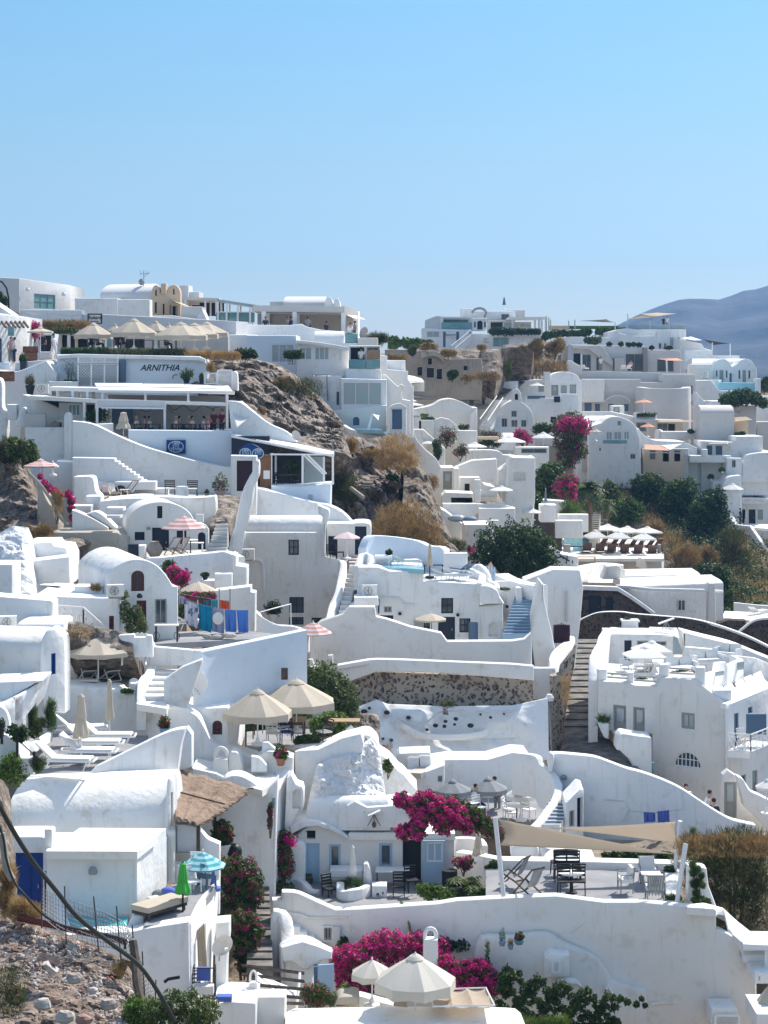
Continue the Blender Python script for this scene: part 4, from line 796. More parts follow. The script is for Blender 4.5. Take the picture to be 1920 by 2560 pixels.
o=PZ('pale glazed conservatory block with sliding windows','house',[(262,720),(262,475),(380,485),(600,512),(600,720)],152,6,mt='worn',ws=[('wl',280,512,362,596),('w3',380,512,474,596),('w3',535,532,553,602)],ext=4)
WA('thin cream roof edge on the glazed conservatory','roof edge',[(262,466,151.5),(420,482,151.5),(600,512,151.5)],h=.25,t=4,mt='cream')
o=box('glass balcony bay with teal balustrade and amber blind','balcony',600,502,808,655,148.5,3,mt='worn',ws=[('op',603,508,702,595),('gl',718,512,805,590)],ext=0)
for x0,x1,d_ in((600,708,'left'),(716,806,'right')):box('%s teal glass balustrade panel of the glass balcony bay'%d_,'balustrade',x0,596,x1,652,148,.06,mt='gt',ch=.01)
box('amber roller blind in the glass balcony bay','blind',720,532,804,592,148.1,.06,mt='lwood',ch=.01);PE('person in a white top standing in the glass balcony bay',682,668,148.4,rz=2.8,si='cl_w',lg='cl_g')
PZ('cream slab below the glass balcony bay','house',[(582,722),(582,650),(806,655),(815,700),(806,722)],148,5,mt='cream',ext=1)
box('teal glass balcony at the right end of the villa roof terrace','balustrade',578,425,660,490,158.5,.06,mt='gt',ch=.01);PE('person in a white shirt leaning on the villa balcony rail',605,500,158.9,rz=.4,si='cl_w',po9='lean')
box('white balcony block between villa and distant trees','house',560,486,662,505,158,5,ext=1);box('small grey roof box with tank right of the villa balcony','house',662,452,790,505,157,4,mt='ge',ext=2)
RO('slim grey post at the right corner of the villa','post',[(664,500,159),(664,285,166)],.09,'wp');dish('grey satellite dish behind the villa corner post',688,425,160,.5,.8,'gm')
o=PZ('bright white corner house below the conservatory with a tall slit window','house',[(385,900),(372,720),(372,696),(552,700),(552,900),(480,930)],147,6,ws=[('ds',522,800,540,888,1)],ext=3)
RO('jointed grey drainpipe on the bright white corner house','drainpipe',[(380,694,146.8),(460,694,146.8),(462,790,146.8),(466,860,146.8)],.06,'gm')
o=PZ('white house with a wide pink and green patterned glass screen','house',[(552,930),(550,715),(848,722),(848,930)],146,6,ws=[('sc',556,738,816,890)],ext=1)
o=PZ('pale ground floor with a small arched blue window under the patterned screen','house',[(480,935),(500,925),(820,890),(848,890),(842,1060),(828,1060),(560,1060)],145.5,5,mt='cream',ws=[('ds',628,965,670,1020,1)],ext=3)
SA('small white shade sail tied to a post below the patterned screen',[(752,945,143),(800,955,144),(795,990,142)],'wcan',.1);RO('leaning white post beside the small shade sail','post',[(722,1070,142),(754,940,142)],.11,'wp')
FL('pool_water',[(560,1042),(822,1052),(800,1030),(600,1022)],143,'water2',lb=None)
WA('curved white pool rim under the patterned glass house','parapet wall',[(552,1010,144),(600,1040,142),(680,1062,141.5),(730,1075,141.5),(830,1085,141.5),(850,1060,142)],bot=1115,sq=3)
dish('grey satellite dish near the curved pool rim',808,1108,140,.42,.3,'gm',.3);dish('round cream satellite dish at the edge of the pergola roof',266,1088,120,.32,-.5,'cream',.3)
o=box('white stair hut with a blue grey door right of the patterned glass house','house',870,905,975,1065,143,3,ws=[('ds',882,905,946,1045)],ext=3)
WA('rounded parapet on the stair hut','parapet',[(850,920,142.8),(870,895,142.8),(930,875,142.9),(978,900,143)],bot=910,sq=3)
PZ('white stepped wall between villa and distant courtyards','wall',[(806,720),(806,565),(850,570),(850,655),(985,668),(985,720),(1020,770),(1020,850),(940,850),(840,720)],156,3,ext=3)
o=box('small white annex with flat roof on the stepped wall','house',845,598,968,665,158,4)
PZ('curved white gable wall with a scrolled pier beyond the patterned house','wall',[(820,900),(820,690)]+sm([(840,690),(900,750),(925,768)],3)+sm([(925,765),(940,752),(958,765),(945,800),(950,850)],4)+[(1000,860),(1000,900)],150,1.5,mt='cream',ext=2)
WA('arching white wall rising toward the saddle','wall',sm([(880,670,160),(950,700,160),(990,745,159),(1015,765,159)],3),bot=800,mt='cream',t=1.5)
BU('dry grass on the villa side of the saddle','dry',850,555,985,600,165,500,'dry shrub','dry_shrub',size=.3)
for(x0,y0,x1,y1,k,n,d_)in((700,410,862,520,'dy',900,'grey green bush nearest the villa on the saddle'),(855,455,950,525,'bright',700,'bright green pine left of the saddle dip'),(945,455,1085,525,'bright',900,'bright green pine in the saddle dip'),(1050,462,1150,520,'olive',600,'yellow green bush next to the skyline hotel')):BU(d_,k,x0,y0,x1,y1,232 if k!='dy' else 180,n,'tree',size=.4)
box('rough stone field wall across the saddle','stone wall',835,528,985,560,200,1,mt='ruin',ext=1)
o=PZ('old earth coloured cave house with arched roof on the saddle','ruined house',[(980,720),(975,560)]+sm([(990,548),(1060,535),(1130,535),(1190,555),(1210,580)],3)+[(1250,590),(1460,585),(1470,680),(1460,725)],198,5,mt='ruin',ws=[('op',1113,582,1143,627),('op',1045,640,1080,700),('op',1105,645,1156,712),('op',1170,652,1208,722),('op',1280,655,1305,700),('op',1345,630,1372,665)],ext=2)
WA('pale weathered coping arch over the old cave house','coping',sm([(1070,552,197.5),(1140,535,197.5),(1190,550,197.5),(1218,580,197.5)],3),h=.5,t=1,mt='conc');BA('small rounded ruin dome behind the old cave house','dome',1060,1182,540,484,204,3,mt='ruin',wall_to=560,le=40,re=30)
PT('rock_outcrop',[(1460,530,212),(1560,525,212),(1680,515,214),(1800,540,214)],[(1460,700,206),(1560,735,204),(1680,735,232),(1800,735,236)],40,26,.7,.2,'rockpale','eroded pale rock bank behind the old cave house','rock outcrop')
PT('rock_outcrop',[(960,535,214),(1100,520,214),(1300,525,214),(1500,520,214)],[(960,735,205),(1100,735,205),(1300,735,205),(1500,735,205)],50,22,.6,.2,'rockpale','rock bank between the skyline hotel and the old cave house','rock outcrop')
for(x0,y0,x1,y1,k,d_)in((980,505,1050,560,'dy','dry shrub left of the ruin dome'),(1060,480,1180,535,'dry','brown shrub growing over the ruin dome'),(1195,530,1300,580,'dry','brown shrub on top of the old cave house'),(1330,690,1410,735,'dry','low brown shrub at the left end of the bank below the ruin'),(1400,665,1590,738,'dry','wide rusty brown shrub on the bank below the ruin'),(1240,660,1300,725,'dark','dark shrub among the ruin openings'),(1435,500,1490,530,'dry','small dry shrub below the hotel steps'),(1590,600,1668,720,'dy','dark shrub at the rounded rock near the ruin')):BU(d_,k,x0,y0,x1,y1,193,800,'dry shrub' if k=='dry' else 'shrub',size=.3)
o=PZ('white skyline hotel with two storeys of terraces','hotel',[(1080,530),(1080,388),(1200,396),(1398,400),(1400,428),(1530,428),(1680,430),(1680,520)],285,10,ws=[('wl',1105,410,1190,450),('ds',1212,412,1229,512),('ds',1298,412,1316,480),('ds',1378,412,1392,455),('tg',1535,448,1680,512)],ext=4)
PZ(None,None,[(1100,400),(1102,335),(1165,310),(1200,310),(1200,400)],286,8,mt='grey',pt=o,nq='wing',grd=0)
PG('glazed upper gallery of the skyline hotel',[(1198,315),(1400,318)],[1203,1396],395,286,back='gt',rm='white',d=6,pw=.5)
box('balcony glass of the glazed upper gallery','balustrade',1203,352,1396,396,285.6,.1,mt='gt',ch=.02)
o=box('arched white entrance kiosk in the middle of the skyline hotel','kiosk',1402,325,1495,405,285.5,4,ws=[('ds',1412,348,1425,385,1),('op',1433,340,1470,402,1),('ds',1478,348,1490,385,1)])
SR('white outside stair climbing the skyline hotel front',(1262,1300,530,281),(1378,1398,424,284.5),14,('white','grey'),deep=1)
RO('upper slanting handrail of the hotel stair','handrail',[(1265,505,281),(1390,405,284)],.08,'wp');RO('lower slanting handrail of the hotel stair','handrail',[(1290,520,281),(1400,428,284)],.08,'wp')
o=box('white name board on the skyline hotel front','sign',1236,418,1298,446,284.7,.1,mt='wp',ch=.02);text('Santorini',1267,432,0,.5,'slate',o,pl=o_pl[o.name],d=-.03)
AU('air conditioner on the skyline hotel wall',1470,450,1514,482,284)
box('white upper roof blocks of the skyline hotel, left part','house',1335,262,1400,325,292,6);box('white roof storey with tanks of the skyline hotel','house',1400,280,1680,345,292,6,ws=[('gl',1590,268+30,1640,335)])
RO('grey duct curling over the skyline hotel roof','duct',sm([(1400,290,291),(1420,268,291),(1460,262,291),(1490,285,291),(1480,320,291)],3),.2,'gm')
CP('dark furled parasol standing high on the skyline hotel',1608,190,240,268,12,291,'slate')
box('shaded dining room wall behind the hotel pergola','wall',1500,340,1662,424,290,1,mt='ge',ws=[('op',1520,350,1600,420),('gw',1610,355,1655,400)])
BU('clipped dark hedge at the hotel dining room','hedge',1522,396,1664,428,283.5,900,'hedge',bb2=[(k/8+.06,.5,.7)for k in range(8)],sj=0,size=.3)
use(1280,670)
PG('white pergola terrace at the right end of the skyline hotel',[(-20,318),(222,316)],[5,175,220],420,285,d=8,rm='wcan',pw=.3,t=.3)
box('hotel lounge wall behind the white pergola terrace','wall',-20,350,125,400,291,2,mt='ge',ws=[('wl',50,355,120,388)])
box('white hotel block above the pergola terrace','house',-20,272,85,322,296,6,mt='grey');WA('white parapet strip of the hotel pergola terrace','parapet',[(-20,420,284),(185,418,284),(190,424,284)],h=2.2,t=1)
BU('clipped hedge along the hotel pergola terrace','hedge',-10,398,180,426,283,900,'hedge',bb2=[(k/9+.05,.5,.7)for k in range(9)],sj=0,size=.3)
for i,x in enumerate((222,238,250,368,407)):RO('grey timber post, %s along the skyline garden'%('first','second','third','fourth','fifth')[i],'post',[(x,420,280),(x,(312,320,335,342,336)[i],280)],.09,'ge',gp='posts of the skyline garden')
box('long terracotta wall at the skyline garden','wall',245,372,368,402,290,1,mt='tan');box('dark green netting fence along the skyline','fence',368,374,690,396,289,.3,mt='g2')
for i,(x0,x1,y0,y1)in enumerate(((240,350,395,455),(352,430,400,448),(420,520,390,445),(440,480,400,440),(540,640,378,440),(600,690,385,425),(690,750,385,420))):BU('rounded garden shrub, %s from the left on the skyline'%('first','second','third','fourth','fifth','sixth','seventh')[i],'green',x0,y0,x1,y1,279,500,'shrub',size=.35,gp='shrubs of the skyline garden')
BU('small yellow green bush at the end of the hotel','olive',188,405,245,480,280,400,'shrub',size=.3)
WA('curved white garden wall below the skyline shrubs','garden wall',[(298,450,272),(400,446,270),(520,448,270),(620,450,271),(660,470,272),(672,490,272)],h=8,sq=3,t=.6)
BU('grey green shrub before the curved garden wall','olive',468,440,575,500,262,600,'shrub',size=.3)
o=PZ('white hotel with roof deck below the skyline shade sails','hotel',[(640,560),(625,415),(690,398),(740,390),(812,398),(950,400),(1110,398),(1128,404),(1132,560)],272,8,ws=[('wl',1022,446,1052,508),('wl',1070,446,1090,508),('gl',902,488,918,520),('gl',945,488,968,520),('gl',985,488,1000,520),('gl',810,488,835,515),('gl',850,485,880,515)],ext=3)
WA('low curved front parapet of the roof deck hotel','parapet',[(690,420,271),(790,440,270.5),(880,440,270.5),(945,436,270.7),(950,418,271)],h=3,sq=2,t=.5)
box('glass rail around the roof deck of the top hotel','balustrade',735,366,1126,400,273,.1,mt='gl9',ch=.02)
for x,y0,d_ in((750,298,'tallest at the left of the roof deck'),(668,352,'short one at the hotel corner'),(1018,345,'at the right of the roof deck'),(895,340,'in the middle of the roof deck')):RO('thin sail mast '+d_,'mast',[(x,440,273),(x,y0,273)],.07,'ge')
SA('grey shade sail low on the skyline left of the top hotel',[(440,342,280),(612,332,273),(665,352,276)],'gcan',.15);SA('cream shade sail above the roof deck',[(750,330,273),(828,305,272),(920,318,276)],'pcan',.1);SA('pale tan shade sail highest above the roof deck',[(828,296,272),(940,290,278),(1065,296,276),(900,322,274)],'tcan',.12)
PE('guest standing on the roof deck by the glass rail',982,398,274,si='cl_n');PE('guest in pale clothes standing on the roof deck',1005,398,274,si='cl_w',lg='cl_g')
o=PZ('sloping white stair block at the right of the roof deck hotel','house',[(1086,580),(1086,460),(1230,492),(1245,520),(1290,530),(1300,580)],266,6,ext=3)
SA('white shade sail between hotel and far mountain',[(1088,455,264),(1160,445,270),(1232,468,264),(1180,470,262)],'wcan',.06);SA('dark brown shade sail before the far mountain',[(1236,462,264),(1410,490,260),(1300,500,262)],'bwood',.12)
for x,y0,y1,d_ in((1298,482,535,'middle'),(1414,490,572,'right')):RO('%s white mast of the brown shade sail'%d_,'mast',[(x,y1,262),(x,y0,262)],.08,'wp')
box('long white low wing running right before the far mountain','house',1120,532,1300,640,262,6,ext=3);box('low white roof line right of the brown sail masts','house',1296,568,1475,612,262,5,ext=3)
vp=[(355,720),(355,500),(385,495),(855,510),(855,680),(450,680),(450,720)]
o=PZ('modern grey villa with tall glass doors and sloping stair wall','villa',[(352,700),(380,495),(855,508),(880,530),(1080,532),(1096,548),(1092,690)],246,10,mt='grey',ws=[('op',398,552,446,668),('gg',455,560,512,666),('gg',545,580,585,664),('gg',736,556,850,670),('gg',940,590,1048,672),('gd',652,588,664,664)],ext=3)
PZ('slanting grey stair wall across the modern villa front','stair wall',[(556,500),(575,500),(655,600),(655,640),(590,600),(500,528),(390,525),(390,505)],245,1,mt='ge',grd=0)
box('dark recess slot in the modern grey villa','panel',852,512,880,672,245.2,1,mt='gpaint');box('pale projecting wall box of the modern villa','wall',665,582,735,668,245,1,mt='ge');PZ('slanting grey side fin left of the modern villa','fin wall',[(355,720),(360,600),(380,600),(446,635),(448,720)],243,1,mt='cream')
RO('white post of the left terrace canopy of the modern villa','post',[(450,720,241),(450,556,241)],.1,'wp')
SA('coral canopy over the right glass door of the modern villa',[(940,590,245),(1070,585,245),(1112,602,241),(1000,600,240)],'ocan',.03);RO('slanted white post under the coral canopy','post',[(1005,680,240),(1002,600,240)],.1,'wp')
PE('person standing before the modern villa door',575,668,243,si='cl_w',lg='cl_g');PE('person seated behind the modern villa glass door',770,668,243,si='cl_p',po9='sit')
for i,(x,d_)in enumerate(((470,'left of the door pair'),(720,'leaning beside the pale wall box'),(745,'next to the leaning pale one'))):LO('pale lounger on the modern villa terrace '+d_,x,668,242,1.2+i*.3,cm='cush',gp='loungers of the modern villa')
o=PZ('tan side wall of the modern villa','wall',[(330,600),(332,508),(382,500),(355,600)],249,3,mt='tan')
for i,(x,y)in enumerate(((630,500),(705,498),(755,502),(790,502),(825,504))):PO('dark roof plant, %s along the modern villa roof'%('first','second','third','fourth','fifth')[i],x,y+8,244,6,18,'dark',22,36,'gpaint',90,.3,gp='roof plants of the modern villa')
PO('dark roof plant at the far right of the villa roof, left of pair',905,530,244,6,18,'dark',22,30,'gpaint',90,.3);PO('dark roof plant at the far right of the villa roof, right of pair',1015,530,244,6,24,'dark',18,60,'gpaint',120,.3)
WA('broad white terrace parapet below the modern villa','parapet wall',[(450,690,240),(460,672,240),(600,670,239),(1000,680,238),(1150,684,238),(1188,684,238.2)],bot=760,t=1.5,mt='ge')
o=PZ('huge blank grey white hotel wall stepping below the villa','hotel wall',[(450,900),(450,720),(830,720),(835,740),(975,742),(975,690),(1190,690),(1192,790)]+sm([(1192,800),(1175,840),(1160,880),(1185,920),(1205,960),(1208,1010)],3)+[(1208,1060),(450,1060)],234,8,mt='ge',ext=3,ws=[('ds',470,875,516,928),('ds',538,880,570,928),('ds',625,880,656,928),('ds',725,882,755,928),('ds',1158,762,1170,816)])
box('square white tower wall at the left of the huge hotel wall','house',452,720,598,870,233,3,mt='cream')
WA('half round ledge on the huge hotel wall','ledge',[(800,770,233),(870,778,231.5),(1000,782,231),(1130,778,231.5),(1160,768,233)],h=8,sq=3,mt='ge',t=1)
for x0,x1,yt,d_ in((455,605,835,'left'),(605,765,828,'middle'),(950,1050,968,'small lower')):o=RO('%s shallow arch moulding on the huge hotel wall'%d_,'moulding',arc(x0,x1,yt+45,yt,10)and[(x,y,233.2 if x0<900 else 233.4)for x,y in arc(x0,x1,yt+45,yt,10)],.12,'ge')
o=box('dark doored lift box on the hotel terrace','lift box',650,893,728,960,229,3,mt='cream',ws=[('gd',655,896,698,958)])
WA('low white terrace wall under the arched hotel doors','parapet wall',[(450,930,229),(640,930,228),(790,962,227),(795,985,227)],h=7,t=.6)
PA('upper coral parasol before the huge hotel wall',855,852,870,62,940,226,'ocan',val=.08);PA('lower coral parasol in the hotel courtyard',880,1008,1028,52,1095,219,'ocan',val=.08)
box('glass balcony with planters below the upper coral parasol','balcony',800,940,938,978,225,2,ws=[('gl',806,944,930,970)]);BU('plants on the balcony below the upper coral parasol','olive',800,930,950,965,224.5,350,'plant','balcony_plants',sj=0)
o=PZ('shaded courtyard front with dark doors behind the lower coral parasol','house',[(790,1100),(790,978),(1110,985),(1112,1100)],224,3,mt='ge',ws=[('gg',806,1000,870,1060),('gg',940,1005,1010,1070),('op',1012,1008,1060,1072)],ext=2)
SA('long pale awning over the courtyard doors',[(930,985,224),(1200,990,224),(1150,998,221),(950,1000,221)],'tcan',.03)
box('white balcony block at the foot of the curved hotel wall','balcony wall',970,1060,1215,1110,217,2,mt='grey');PO('dark bushy planter on the white balcony block, left',1160,1076,216.5,10,26,'dark',22,46,'slate',120,.25)
WA('curling white wall in the hotel courtyard','wall',[(925,1105,219),(930,1060,219),(955,1045,219),(975,1075,218.5),(975,1110,218)],bot=1115,sq=3)
o=PZ('white arched house with balcony above the chapel','house',[(-30,960),(-30,732),(205,722),(205,700)]+arc(238,435,720,672,12)[1:]+[(452,732),(452,1000),(-30,1000)],222,5,ws=[('gd',255,758,300,828),('gw',316,760,355,812),('gw',374,755,415,812),('gw',172,762,206,802),('op',250,912,290,1002),('gl',345,890,412,955,1)],ext=4)
CN('small white pointed chimney on the arched house above the chapel',208,656,248,715,221,hoop=0)
WA('white balcony wall of the arched house above the chapel','balcony wall',[(85,830,219),(320,850,218.5),(325,815,218.5),(426,818,218.5),(430,855,218.5)],h=2,t=.3);box('dark towel hung over the balcony wall','towel',272,832,312,870,218.2,.1,mt='cl_n',ch=.01);box('glass strip on the balcony of the arched house','balustrade',100,828,215,848,218.8,.05,mt='slate',ch=.01)
PA('thin white parasol on the balcony of the arched house',160,744,762,52,830,220,'wcan',val=.05)
t=PZ('open white bell gable on the domed chapel','bell gable',[(0,862),(0,810),(14,790),(28,780),(44,790),(58,812),(62,862)],205,1.2,ws=[('nd',18,815,40,858,1)]);box(None,None,24,762,31,782,205.3,.3,pt=t,nq='cross',ch=.02);box(None,None,18,768,37,773,205.25,.4,pt=t,nq='cross_bar',ch=.02)
use(640,670)
ch=[(1540,1060)]+sm([(1540,1050),(1560,960),(1590,905),(1640,870),(1690,860),(1740,880),(1790,940),(1805,1030)],4)+[(1805,1070)]
o=PZ('white domed chapel front with small framed windows','chapel',ch,205,7,ws=[('gl',1592,975,1628,1030),('gl',1655,925,1690,965),('gl',1655,985,1695,1030),('gl',1718,985,1752,1030)],ext=3)
SR('white railed stair beside the domed chapel',(1448,1520,1040,202),(1560,1650,855,210),14)
for k,(a,b)in enumerate((((1450,1000),(1560,850)),((1500,1010),(1600,860)))):RO('%s white handrail of the chapel stair'%('left','right')[k],'handrail',[(a[0],a[1]-20,202),(b[0],b[1]-20,209)],.06,'wp')
o=PZ('long white cave hotel front below the old ruin','hotel',[(1005,900),(1005,745),(1020,730),(1100,728),(1232,735),(1380,738),(1380,745),(1590,740),(1592,735),(1700,732),(1700,900)],216,6,ws=[('gl',1152,812,1184,838),('wf',1232,800,1272,848),('wf',1275,800,1314,848),('gd',1382,812,1412,888),('dk',1464,812,1482,882),('gl',1075,760,1092,782)],ext=4)
box('grey plinth at the foot of the long cave hotel front','plinth',1420,882,1512,915,213,2,mt='grey')
PZ('sloping grey white ramp wall beside the long cave hotel','ramp wall',[(1018,870),(1018,782),(1120,790),(1190,850),(1190,900)],208,2,mt='cream',ext=2)
SA('large white shade sail over the distant courtyard',[(935,828,196),(975,800,200),(1178,852,198)],'wcan',.08)
for x,ya,yr,hw,yb,Y,d_ in((905,848,866,52,930,190,'left one under the big sail'),(995,842,862,52,930,194,'rear one under the big sail'),(1000,868,888,92,965,186,'wide one under the big sail')):PA('white courtyard parasol, '+d_,x,ya,yr,hw,yb,Y,'wcan',val=.06)
o=PZ('white cave house with a long curved barrel roof in the courtyard','vaulted house',[(1010,920)]+sm([(1100,900),(1150,885),(1200,855),(1270,848),(1340,870),(1405,905)],4)+[(1434,905),(1434,1000),(1410,1130),(1010,1130)],186,6,mt='cream',ws=[('gl',1408,930,1418,1000)],ext=3)
PZ('lit white end wall of the courtyard barrel house','wall',[(1390,1130),(1390,960),(1432,915),(1436,1130)],184.5,3,ext=2)
WA('small half round wall before the courtyard barrel house','wall',[(1150,985,182)]+[(x,y,182)for x,y in sm([(1200,968),(1260,985),(1300,1020),(1318,1050)],3)],bot=1140,mt='cream',t=.8)
SR('narrow white stair beneath the courtyard parasols',(1020,1070,975,181),(960,1010,905,186),8);BU('small green planting beside the courtyard stair','bright',1065,940,1120,965,184,200,'shrub');BU('flat green hedge on the courtyard box wall','green',1020,958,1150,992,181.5,500,'hedge',bb2=[(k/6+.08,.6,.5)for k in range(6)],sj=0)
box('white box wall under the flat courtyard hedge','wall',1050,985,1150,1075,181,2,mt='cream',ext=2);box('low white courtyard wall before the box wall','wall',1020,1045,1082,1110,178,1,ext=2)
BU('green bush in the niche of the courtyard barrel house','green',1310,1010,1380,1055,183,300,'shrub');PZ('broad white courtyard wall before the barrel house','wall',[(1310,1140),(1310,1052),(1432,1055),(1432,1140)],180,1,mt='cream',ext=2)
CP('thin furled white parasol in the distant courtyard',1196,996,1045,1075,14,179,'wcan')
PZ('bright lit white wall snaking down beside the rock','wall',sm([(900,1110),(920,1040),(955,990),(978,990),(990,1020),(1020,1040),(1040,1110),(1100,1180),(1160,1230),(1200,1300)],3)+[(1060,1330),(1000,1180)],160,2,YR=158,mt='worn',ext=3)
PZ('sloping white stair parapet in the lower courtyard','stair wall',[(1072,1110),(1072,1045),(1090,1050),(1200,1150),(1225,1170),(1225,1290),(1100,1290),(1100,1120)],172,1.2,mt='cream',ext=2)
PA('white parasol above the lower courtyard stair',1102,1112,1136,62,1190,172,'wcan',val=.06);PA('long white parasol at the right of the lower courtyard',1415,1132,1158,88,1240,174,'wcan',val=.06)
BU('dark round bush under the lower courtyard parasol','dark',1135,1120,1215,1240,171,700,'shrub');BU('red bougainvillea climbing in the distant courtyard','bougd',1165,1035,1300,1150,178,900,'bougainvillea');BU('red bougainvillea hanging over the lower courtyard wall','bougd',1275,1145,1370,1235,173.5,600,'bougainvillea')
for x0,y0,x1,y1,k,d_ in((1440,1040,1600,1120,'bougd','pink flowering bush behind the lower courtyard wall'),(1435,1100,1600,1170,'green','dark planting below the pink flowering bush')):BU(d_,k,x0,y0,x1,y1,184,700,'shrub')
PZ('rounded low courtyard wall with a curved top','wall',[(1360,1290),(1360,1180)]+sm([(1400,1180),(1520,1178),(1580,1190),(1600,1210)],3)+[(1680,1215),(1680,1290)],176,1.5,mt='cream',ext=2);box('cream awning frame in the lower courtyard','awning',1440,1095,1575,1112,181,3,mt='tcan',ch=.02)
BA('small white dome right of the pink flowering bush','dome',1560,1680,1130,1068,190,2,wall_to=1180,le=30)
PA('bright white parasol left of the big courtyard bougainvillea',1645,1090,1125,110,1210,182,'wcan',val=.08)
use(1280,670)
box('low white glass fronted deck under the big courtyard bougainvillea','deck wall',20,1160,240,1240,180,2,mt='cream',ext=2,ws=[('gl',60,1170,225,1200)])
PA('white parasol in the middle of the upper right courtyard',203,1066,1098,78,1180,186,'wcan',val=.08)
BU('magenta flowered shrub left of the courtyard parasols','boug',0,1040,150,1155,190,1100,'bougainvillea',size=.16);BU('tall dark tree draped with pink bougainvillea','bougd',245,960,500,1260,196,3800,'tree','flowering_tree',size=.2,bb2=[(.35,.2,.3),(.6,.15,.3),(.7,.3,.28),(.35,.5,.3),(.5,.7,.32),(.65,.55,.25),(.45,.9,.3),(.8,.75,.2)])
BU('magenta cap of blossom over the dark courtyard tree','boug',290,945,510,1075,194.5,1500,'bougainvillea',size=.16);BU('green leafy shrub behind the middle courtyard parasol','green',130,1000,290,1080,199,800,'shrub',size=.2)
BA('bright white barrel vault on the blue white courtyard house','vaulted house',460,660,1000,958,214,3,wall_to=1010,le=40)
o=PZ('blue white courtyard house with an arched front and balcony','house',[(500,1260),(500,1030),(560,1010)]+sm([(580,1005),(630,968),(700,965),(770,995),(805,1030)],3)+[(830,1110),(845,1260)],206,6,ws=[('gw',684,992,706,1020),('wl',610,1060,650,1115),('wl',660,1060,712,1115),('wl',725,1058,760,1112),('gg',766,1205,800,1238),('ds',566,1165,576,1185)],ext=4)
PZ('curved white house wall sweeping down at the coral parasol','house',[(805,1250),(805,1040)]+sm([(820,1038),(850,1080),(900,1108),(960,1120),(1110,1125),(1118,1130)],3)+[(1200,1165),(1200,1250)],208,6,mt='cream',ext=3)
box('low glass balcony rail of the blue white courtyard house','balustrade',590,1115,745,1138,204.5,.1,mt='gt',ch=.01);PA('small cream parasol left of the blue white house',540,1042,1062,45,1120,203,'pcan',val=.05)
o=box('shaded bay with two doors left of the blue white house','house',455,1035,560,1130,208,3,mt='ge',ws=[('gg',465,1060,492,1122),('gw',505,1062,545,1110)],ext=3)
o=box('house front with two pink grey doors under the coral awning','house',848,1170,1145,1262,206.7,3,mt='ge',ws=[('gg',892,1178,932,1240),('gg',975,1185,1020,1248),('gg',1050,1180,1092,1242)],ext=2)
SA('coral awning over the two doors of the courtyard house',[(855,1145,203.5),(970,1150,203.5),(1020,1185,200),(850,1178,200)],'ocan',.02);SA('white triangular awning beside the coral awning',[(960,1150,203.3),(1100,1140,203.3),(1025,1180,200)],'wcan',.03)
BA('square house tower topped by a lit barrel vault','vaulted house',1225,1440,945,888,213,2.5,wall_to=1240,mt='ge')
o=PZ('flat fronted cream house with a wild plant roof','house',[(1438,1100),(1438,885),(1586,890),(1578,1100)],220,5,mt='ge',ext=3,ws=[('ni',1455,900,1480,935)])
BU('wild green creeper spilling over the cream house roof','green',1320,800,1640,892,219,1800,'shrub',size=.25,bb2=[(.2,.6,.5),(.4,.5,.6),(.6,.35,.6),(.8,.5,.5),(.95,.8,.4)],sj=0)
o=PZ('white house with two shuttered doors below the square tower','house',[(1225,1262),(1225,1120),(1450,1130),(1452,1092),(1625,1090),(1628,1262)],208,5,mt='cream',ws=[('ds',1262,1150,1298,1220),('ds',1320,1152,1362,1222),('gg',1445,1060+40,1448,1104)],ext=3)
SA('dark triangular awning over the two shuttered doors',[(1260,1135,208),(1410,1125,208),(1400,1140,205),(1280,1142,205)],'gm',.02);SA('cream awning with a peak on the right terrace',[(1440,968,216),(1520,965,216),(1560,985,213),(1440,998,213)],'tcan',.04)
o=box('peach coloured recess wall with dark shrubs on its ledge','house',1440,990,1530,1090,214,2,mt='tan',ext=1);BU('dark shrubs on the ledge of the peach recess','dark',1440,1055,1515,1092,212,350,'shrub')
box('low white boundary block left of the curved white porch','wall',1155,1215,1420,1262,206,2,ext=0);box('white pier on the boundary block','pier',1232,1175,1268,1225,203.4,.8)
BA('left long white barrel roof of the twin vaulted house','vaulted house',1165,1340,650,588,256,3,wall_to=660,le=30)
o=PZ('twin arched blue white house by a turquoise pool','house',[(1300,745),(1300,640)]+arc(1312,1420,640,588,8)[1:-1]+[(1425,640)]+arc(1455,1572,645,588,8)[1:-1]+[(1585,655),(1600,745)],254,7,ws=[('gw',1345,662,1370,742),('ds',1322,664,1332,704),('ds',1386,664,1396,710),('ds',1410,682,1424,740),('ds',1468,662,1480,718),('gw',1494,662,1516,742),('ds',1532,664,1544,716)],ext=3)
BA('right long white barrel roof of the twin vaulted house','vaulted house',1395,1520,620,588,258,2,wall_to=640);AU('round fan vent on the wall left of the twin vaulted house',1228,668,1276,712,252)
box('white service wall left of the twin vaulted house','wall',1150,625,1302,725,253,2,mt='cream',ext=2);WA('white pool terrace wall below the twin vaulted house','terrace wall',[(1190,726,248),(1340,724,247),(1345,790,247)],bot=870,t=2)
o=PZ('turquoise infinity pool face below the twin vaults','pool',[(1330,800),(1330,740),(1585,745),(1585,812)],246,6,mt='water2',ext=0);PZ('stepped white walls under the turquoise infinity pool','terrace wall',[(1190,880),(1190,728),(1290,728),(1345,795),(1430,795),(1440,812),(1590,815),(1590,880)],244,3,ext=3)
box('white wall end at the far right of the pool','wall',1583,715,1612,840,245,2);BU('pale spiky plants at the right edge beyond the pool','olive',1598,700,1670,800,250,600,'shrub',size=.35);box('white house corner at the right edge above the bananas','house',1600,830,1680,940,226,4,ext=2)
